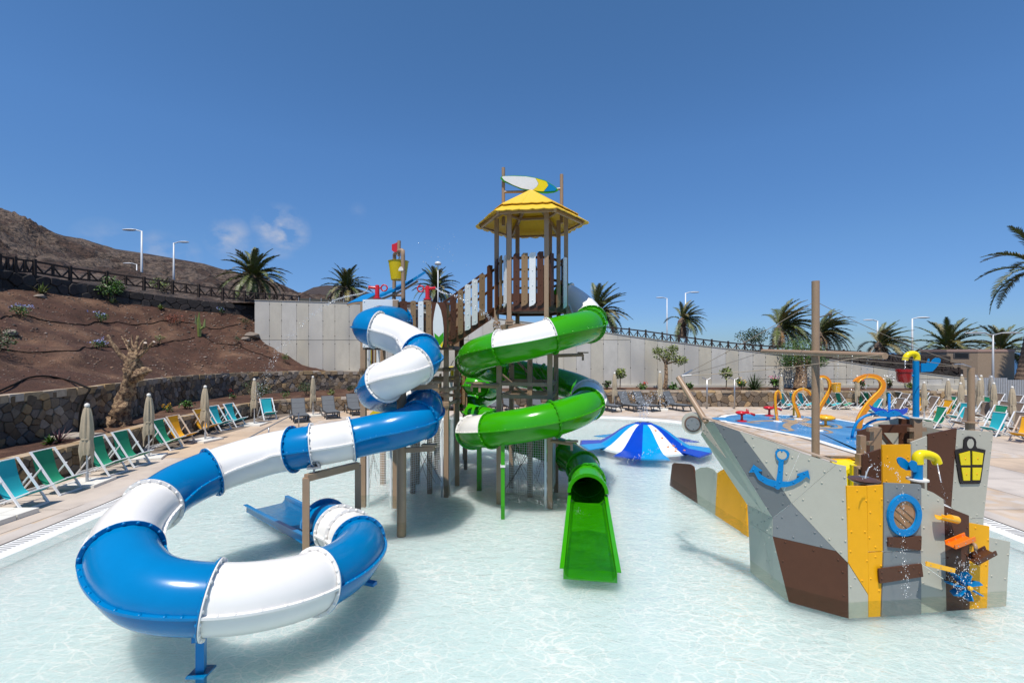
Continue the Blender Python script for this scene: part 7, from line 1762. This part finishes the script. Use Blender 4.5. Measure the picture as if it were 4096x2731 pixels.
# cables
def cable(a, b, r=.006, name='cable', sag=.03):
    mb = MB(); q = [a.lerp(b,t_/8)-Vector((0,0,sag*4*(t_/8)*(1-t_/8))) for t_ in range(9)]; mb.tube(q, r, 5); mb.build(name, CABLE, sh)
e_ = P(*zI(1100,948),7.9)
mtop = P(*zI(2190,340),YM-.07); cable(e_, mtop); cable(e_, bl_); cable(e_, br_+Vector((-.1,0,.02)), sag=.05)
for a, b in ((e_, e_.lerp(mtop,.07)),(e_, e_.lerp(bl_,.045)),(e_, e_.lerp(br_,.05))): mb = MB(); mb.tube([a,b],.016,6); mb.build('turnbuckle', STEEL, sh)
mr_ = P(*zJ(580,655),YM); se = P(*zO(1515,372),8.9); cable(mr_, se, sag=.08); cable(br_+Vector((.0,0,.03)), se, sag=.02); cable(P(*zJ(690,1108),9.0), se, sag=.02)
mb = MB(); a = P(*zO(1310,335),8.6); mb.tube([a, a.lerp(se,.5)+Vector((0,0,.03)), se],.014,6); mb.build('turnbuckle', STEEL, sh)
# signal arm on mast
mb = MB(); a, b = P(*zJ(575,772),YM), P(*zJ(668,746),YM); mb.tube([a,b],.012,6); mb.ico(b,.05); mb.build('cleat_arm', ROPE, sh)
# rusty sprinkler
r_ = thing('disc_sprinkler', tuple(P(*zL(270,560),6.5)), 'rusty brown disc sprinkler on the yellow hull wall gushing water', 'sprinkler')
c = P(*zL(271,556),6.55); mb = MB(); mb.lathe([(.02,-.16),(.055,-.15),(.06,-.06),(.12,-.04),(.19,.0),(.195,.015),(.12,.035),(.08,.04),(.001,.045)], c, 26); mb.build('disc', mat('rusty_metal', (.13,.065,.045), .35, metal=.4, var=.2), r_, smooth=True, auto=50)
mb = MB(); mb.lathe([(.06,.036),(.06,.05),(.001,.052)], c, 14); mb.build('nozzle', STEEL, r_)
# pumps with yellow crook heads
def pump(label, foot, top_z, r, hook, Y, s_, blade):
    r_ = thing('crook_spout', tuple(foot), label, 'water spout', 'blue water spouts with yellow crook heads')
    mb = MB(); mb.tube([foot, Vector((foot.x,foot.y,top_z))], r, 18); mb.build('pole', DBLUE, r_, smooth=True, auto=40)
    mb = MB(); mb.lathe([(r*2.1,-.01),(r*2.1,.012)], foot, 24, cap=True); mb.build('flange', DBLUE if r < .058 and s_ < 0 else BASEP, r_)
    q = curve_pts(hook, .02); n = len(q); mb = MB(); mb.tube(q, [r*1.12-(r*.15)*(i/n) for i in range(n)], 16); mb.build('crook', LEMON, r_, smooth=True, auto=50)
    for poly, yy in blade:
        mb = MB(); mb.prism([v+Vector((0,yy,0)) for v in poly], (0,.015,0)); mb.build('vane', DBLUE, r_)
    return r_
Yp = 7.0; f0 = P(*zL(644,552),Yp)
hk = [P(*zL(x,y),Yp) for x,y in ((647,442),(645,410),(655,384),(685,377),(730,384),(765,402),(782,440))]
bl = ([P(*zL(x,y),Yp-.03) for x,y in ((635,432),(615,420),(600,418),(585,428),(578,450),(590,480),(612,500),(636,498))],-.02), ([P(*zL(x,y),Yp-.03) for x,y in ((600,440),(570,412),(545,400),(525,402),(514,415),(520,440),(545,472),(580,492),(612,492))],.03)
pump('small blue spout with yellow crook on the ship wall right of centre', f0, P(*zL(646,440),Yp).z, .066, hk, Yp, -1, bl)
mb = MB(); mb.tube([(f0.x,Yp,.3),(f0.x,Yp,f0.z)],.085,12); mb.build('post', TAN, sh)
Yp = 8.4; f0 = P(*zO(827,1003),Yp)
hk = [P(*zO(x,y),Yp) for x,y in ((836,290),(838,250),(828,215),(795,200),(750,205),(715,225),(695,262),(690,285))]
bl = ([P(*zO(x,y),Yp) for x,y in ((865,320),(935,322),(945,290),(955,262),(968,265),(968,300),(955,360),(925,428),(865,430))],-.05), ([P(*zO(x,y),Yp) for x,y in ((925,322),(1040,322),(1075,275),(1110,255),(1150,255),(1172,275),(1165,310),(1120,370),(1070,425),(1030,430),(925,428))],.05)
pump('tall blue spout with yellow crook and red bucket beside the ship', f0, P(*zO(836,290),Yp).z, .049*Yp/8.4, hk, Yp, 1, bl)
mb = MB(); mb.box((f0.x,Yp,f0.z/2-.1),(.13,.13,f0.z+.2),Matrix.Rotation(R(-12),3,'Z')); mb.build('post', TAN, sh)
rb = thing('red_bucket', tuple(P(*zO(680,570),Yp)), 'dark red tipping bucket hung beside the tall blue spout', 'bucket')
c = P(*zO(676,578),Yp-.05); T = P(*zO(682,395),Yp-.05); Hb = T.z-c.z; rr = 80/3.1365*Yp/F
mb = MB(); mb.lathe([(.001,0),(rr*.5,.015),(rr*.8,Hb*.12),(rr*.93,Hb*.35),(rr*.96,Hb*.8),(rr*1.08,Hb*.82),(rr*1.08,Hb),(rr*1.0,Hb),(rr*.9,Hb*.5),(.001,.05)], c, 26); mb.build('bucket', DRED, rb, smooth=True, auto=50)
mb = MB(); mb.tube([P(*zO(755,478),Yp),P(*zO(810,480),Yp)],.018,8); mb.build('bracket', DBLUE, rb)
# small gutters and water wheel on the broadside
def gut(name, label, m, build):
    r_ = thing(name, label=label, loc=tuple(PL(*zL(900,1000),RA,RB)), cat='water gutter', group='small water gutters on the ship side'); return r_
def RP(x, y, off=0): return PL(*zL(x,y),RA,RB)+nr_*off
g_ = thing('water_gutter', tuple(RP(810,800,.08)), 'yellow half-pipe gutter highest on the ship side', 'water gutter', 'small water gutters on the ship side')
a, b = RP(745,788,.09), RP(880,820,.07); d = (b-a).normalized(); s_ = d.cross(Vector((0,0,1))).normalized(); up_ = s_.cross(d); mb = MB(); vs = []
for p in (a,b):
    for rr in (.052,.045):
        for k in range(11): th = math.pi*(1.0+k/10)+ (0); vs.append(p+(s_*math.cos(th)+up_*math.sin(th))*rr)
mb.add(vs, [(k,k+1,k+23,k+22) for k in range(10)]+[(k+11,k+33,k+34,k+12) for k in range(10)]+[(k,k+11,k+12,k+1) for k in range(10)]+[(k+22,k+23,k+34,k+33) for k in range(10)]+[(0,22,33,11),(10,21,43,32)]); mb.build('gutter', GOLD, g_, smooth=True, auto=40)
mb = MB(); mb.tube([RP(815,800,0),RP(815,800,.05)],.012,6); mb.tube([b-d*.12,b],.052,14); mb.build('bracket', GOLD, g_)
def tray(label, m, pts, side_pts):
    r_ = thing('water_tray', tuple(pts[0]), label, 'water tray', 'small water trays on the ship side')
    n_ = (pts[1]-pts[0]).cross(pts[2]-pts[0]).normalized(); mb = MB(); mb.prism(pts, n_*.012); mb.build('tray_floor', m, r_)
    for a, b in side_pts: 
        mb = MB(); mb.beam(a+Vector((0,0,.025)), b+Vector((0,0,.025)), .012, .06); o = mb.build('tray_side', m, r_)
        mb = MB(); dd = (b-a).cross(Vector((0,0,1))).normalized()
        for t_ in (.15,.5,.85): p = a.lerp(b,t_)+Vector((0,0,.02)); mb.dome(p+dd*.006, dd, .008, n=6); mb.dome(p-dd*.006, -dd, .008, n=6)
        mb.build('bolts', STEEL, o, kind='stuff')
    return r_
def tq(x,y,off): return RP(x,y,0)  # image point on the hull plane
def TQ(x, y, Y): return P(*zL(x,y),Y)
Yt_ = 6.36
t4 = [TQ(838,1005,6.24),TQ(905,1035,6.06),TQ(1048,978,6.10),TQ(975,948,6.30)]; tray('bright orange tilted tray on the ship side', ORED, t4, ((t4[1],t4[2]),(t4[0],t4[3])))
t4 = [TQ(990,1105,6.30),TQ(1060,1148,6.06),TQ(1195,1075,6.10),TQ(1118,1040,6.32)]; tray('brown tilted tray below the orange one', BROWN, t4, ((t4[1],t4[2]),(t4[0],t4[3])))
t4 = [TQ(695,1128,6.15),TQ(705,1150,6.05),TQ(905,1200,6.05),TQ(900,1178,6.18)]; tray('low yellow see-saw tray on the ship side', GOLD, t4, ((t4[1],t4[2]),))
# outlet pipe
op = thing('outlet_pipe', tuple(TQ(1040,1020,6.3)), 'short bent tan outlet pipe pouring onto the brown tray', 'pipe')
mb = MB(); mb.tube(curve_pts([TQ(1018,1000,6.42),TQ(1035,1000,6.25),TQ(1048,1015,6.18),TQ(1052,1045,6.18)],.02),.022,10); mb.build('pipe', TAN, op, smooth=True)
# blue paddle wheel
ww = thing('paddle_wheel', tuple(TQ(965,1290,6.2)), 'blue paddle wheel low on the ship side splashed by water', 'paddle wheel')
c = TQ(968,1292,6.16); ax = (TQ(1015,1305,6.0)-TQ(915,1262,6.3)).normalized(); u_ = ax.orthogonal().normalized(); v_ = ax.cross(u_)
mb = MB(); mb.tube([c-ax*.18,c+ax*.16],.02,8); mb.build('axle', STEEL, ww)
for k in range(7):
    a = k*2*math.pi/7; d = u_*math.cos(a)+v_*math.sin(a); e = ax.cross(d); mb = MB()
    mb.prism([c-ax*.12+d*.03, c+ax*.10+d*.03, c+ax*.12+d*.16, c+d*.19+ax*0, c-ax*.13+d*.16], e*.012); mb.build('paddle', DBLUE, ww)
for s_ in (-.15,.14): mb = MB(); mb.ico(c+ax*s_,.035); mb.build('hub_cap', GOLD, ww, smooth=True)

# ------------------------------------------------------------------ moving water
wj = bpy.data.materials.new('spray_water'); wj.use_nodes = True; t = wj.node_tree; t.nodes.clear(); o_ = N(t,'ShaderNodeOutputMaterial'); a_ = N(t,'ShaderNodeBsdfTransparent'); b_ = N(t,'ShaderNodeBsdfGlossy', Roughness=.15); c_ = N(t,'ShaderNodeBsdfDiffuse'); c_.inputs[0].default_value = (.85,.87,.9,1)
m1 = N(t,'ShaderNodeMixShader'); m1.inputs[0].default_value = .65; m2 = N(t,'ShaderNodeMixShader'); m2.inputs[0].default_value = .55
t.links.new(b_.outputs[0], m1.inputs[1]); t.links.new(c_.outputs[0], m1.inputs[2]); t.links.new(m1.outputs[0], m2.inputs[1]); t.links.new(a_.outputs[0], m2.inputs[2]); t.links.new(m2.outputs[0], o_.inputs[0])
rw = random.Random(42)
def spray(label, paths, n, r, spread0, spread1, solid=0.0, name='water_jet'):
    mb = MB()
    for pts in paths:
        q = curve_pts(pts, .05); L_ = len(q)
        if solid: k = max(2, int(L_*solid)); mb.tube(q[:k], [r*1.6]*(k-1)+[r*.8], 6)
        for i in range(n):
            t_ = rw.random()**.9; j = min(L_-1, int(t_*L_)); sp = spread0+(spread1-spread0)*t_
            mb.ico(q[j]+Vector((rw.gauss(0,sp), rw.gauss(0,sp), rw.gauss(0,sp))), r*rw.uniform(.35,1.1), (rw.uniform(.6,1.2),1,rw.uniform(1,2.4)))
    o = mb.build(name, wj, None, smooth=True, loc=paths[0][0]); return setp(o, label, 'water', None, 'stuff')
spray('jet of water arcing left from the red cannon to the slope', [[c1+Vector((-.2,-.02,.28)), P(*zC(1180,712),11.3), P(*zC(1050,738),11.5), P(*zC(880,790),11.8), P(*zC(680,915),12.2), P(*zC(500,1080),12.6), P(*zC(380,1220),13), P(*zC(290,1340),13.3), P(*zD(150,760),13.6), P(*zD(90,900),14)]], 560, .0085, .008, .10, .28)
spray('jet of water arcing right from the red cannon', [[c2+Vector((.2,-.02,.28)), P(*zE(900,580),10.9), P(*zE(1010,605),10.7), P(*zE(1120,660),10.5), P(*zE(1230,740),10.3), P(*zE(1330,820),10.1), P(*zE(1400,900),10)]], 330, .010, .006, .05, .25)
spray('fountain water on top of the striped dome', [[C5+Vector((s_*.14,0,.95)), C5+Vector((s_*.15,0,1.4)), C5+Vector((s_*.4,0,1.85)), C5+Vector((s_*.75,0,1.7)), C5+Vector((s_*.9,0,1.45))] for s_ in (-1,1)]+[[C5+Vector((0,0,.95)), C5+Vector((0,-.1,1.5)), C5+Vector((.1,-.3,1.75))]], 150, .014, .02, .13)
spray('thin arc of droplets crossing from the bow to the green chute', [[P(*zI(1290,1480),11.0), P(*zI(1100,1510),11.3), P(2550,1830,11.2), P(2480,1880,11), P(2430,1930,10.6)]], 150, .010, .02, .06)
spray('splash of water at the green slide mouth', [[e+Vector((0,-.1,-.1)), e+Vector((0,-.3,.0)), e+Vector((-.05,-.6,-.2))]], 130, .006, .08, .13)
spray('gushing water from the rusty disc sprinkler', [[c_0, c_0+Vector((.05,0,.14)), c_0+Vector((.2,-.02,.2)), c_0+Vector((.38,-.04,.08)), c_0+Vector((.44,-.05,-.25)), c_0+Vector((.47,-.05,-.9)), c_0+Vector((.5,-.05,-1.5))] for c_0 in (P(*zL(280,545),6.0),)], 200, .0055, .015, .022, .12)
spray('droplets falling from the yellow crook of the ship spout', [[P(*zL(783,445),6.9), P(*zL(800,530),6.8), P(*zL(825,640),6.6), P(*zL(845,760),6.4), P(*zL(862,860),6.25), P(*zL(868,930),6.25)]], 60, .005, .003, .02, .3)
spray('splashing water around the blue paddle wheel', [[TQ(1050,1050,6.1), TQ(1035,1110,6.1), TQ(990,1200,6.05), TQ(960,1290,6.0)], [TQ(940,1120,6.1), TQ(980,1170,6.05), TQ(930,1290,6.05)], [TQ(880,1240,6.1), TQ(960,1370,6.0), TQ(1030,1370,6.0)]], 80, .006, .03, .05)
spray('thin arc of droplets from the ship bow to the castle', [[P(*zL(40,415),7.2), P(*zL(110,320),7.1), P(*zL(180,285),7.0), P(*zL(240,320),6.9), P(*zL(300,380),6.8), P(*zL(350,450),6.7), P(*zL(385,560),6.5)]], 60, .006, .008, .02)
spray('strings of drops falling from holes in the ship beam', [[P(*zJ(x,1080+i*4),9-i*.2), P(*zJ(x-6,1240),9-i*.2), P(*zJ(x-12,1400),9-i*.2)] for i, x in enumerate((272,362,455,738,855,985))], 60, .006, .003, .012)
spray('spurting water over the splash pad below the arches', [[G(*zN(x,y),.1), G(*zN(x,y),.1)+Vector((0,0,.35)), G(*zN(x,y),.1)+Vector((.2,0,.1))] for x,y in ((790,700),(1060,790),(1030,740),(1650,690))], 60, .014, .06, .14)
spray('water running from the pole into the yellow tipping bucket', [[E(527,268,.4), E(526,290,.42), E(525,315,.45)]], 50, .010, .012, .02, .9)
spray('water drops scattered in the air over the side deck', [[E(640,200), E(760,260), E(930,240), E(980,420), E(900,330)]], 60, .009, .25, .35)
spray('water string falling from the yellow crook into the red bucket', [[P(*zO(692,285),8.35), P(*zO(692,330),8.35), P(*zO(690,385),8.35)]], 20, .008, .003, .004, .95)
spray('white churned splash where tower spray meets the pool', [[G(*zF(x,y),.02), G(*zF(x+60,y+10),.03)] for x,y in ((1330,1060),(1420,1075),(1520,1085),(1600,1090),(1690,1100),(1760,1105))], 45, .006, .05, .08)
spray('splash flicks along the left edge of the green chute', [[G(*zF(1860,1140),.05), G(*zF(1900,1180),.12), G(*zF(1950,1190),.05)]], 50, .006, .04, .05)
# waves washing in the slide chutes
def chute_water(label, pts, z0, z1):
    pass
print('objects', len(bpy.data.objects), 'tris', sum(len(o.data.polygons) for o in bpy.data.objects if o.type == 'MESH'))
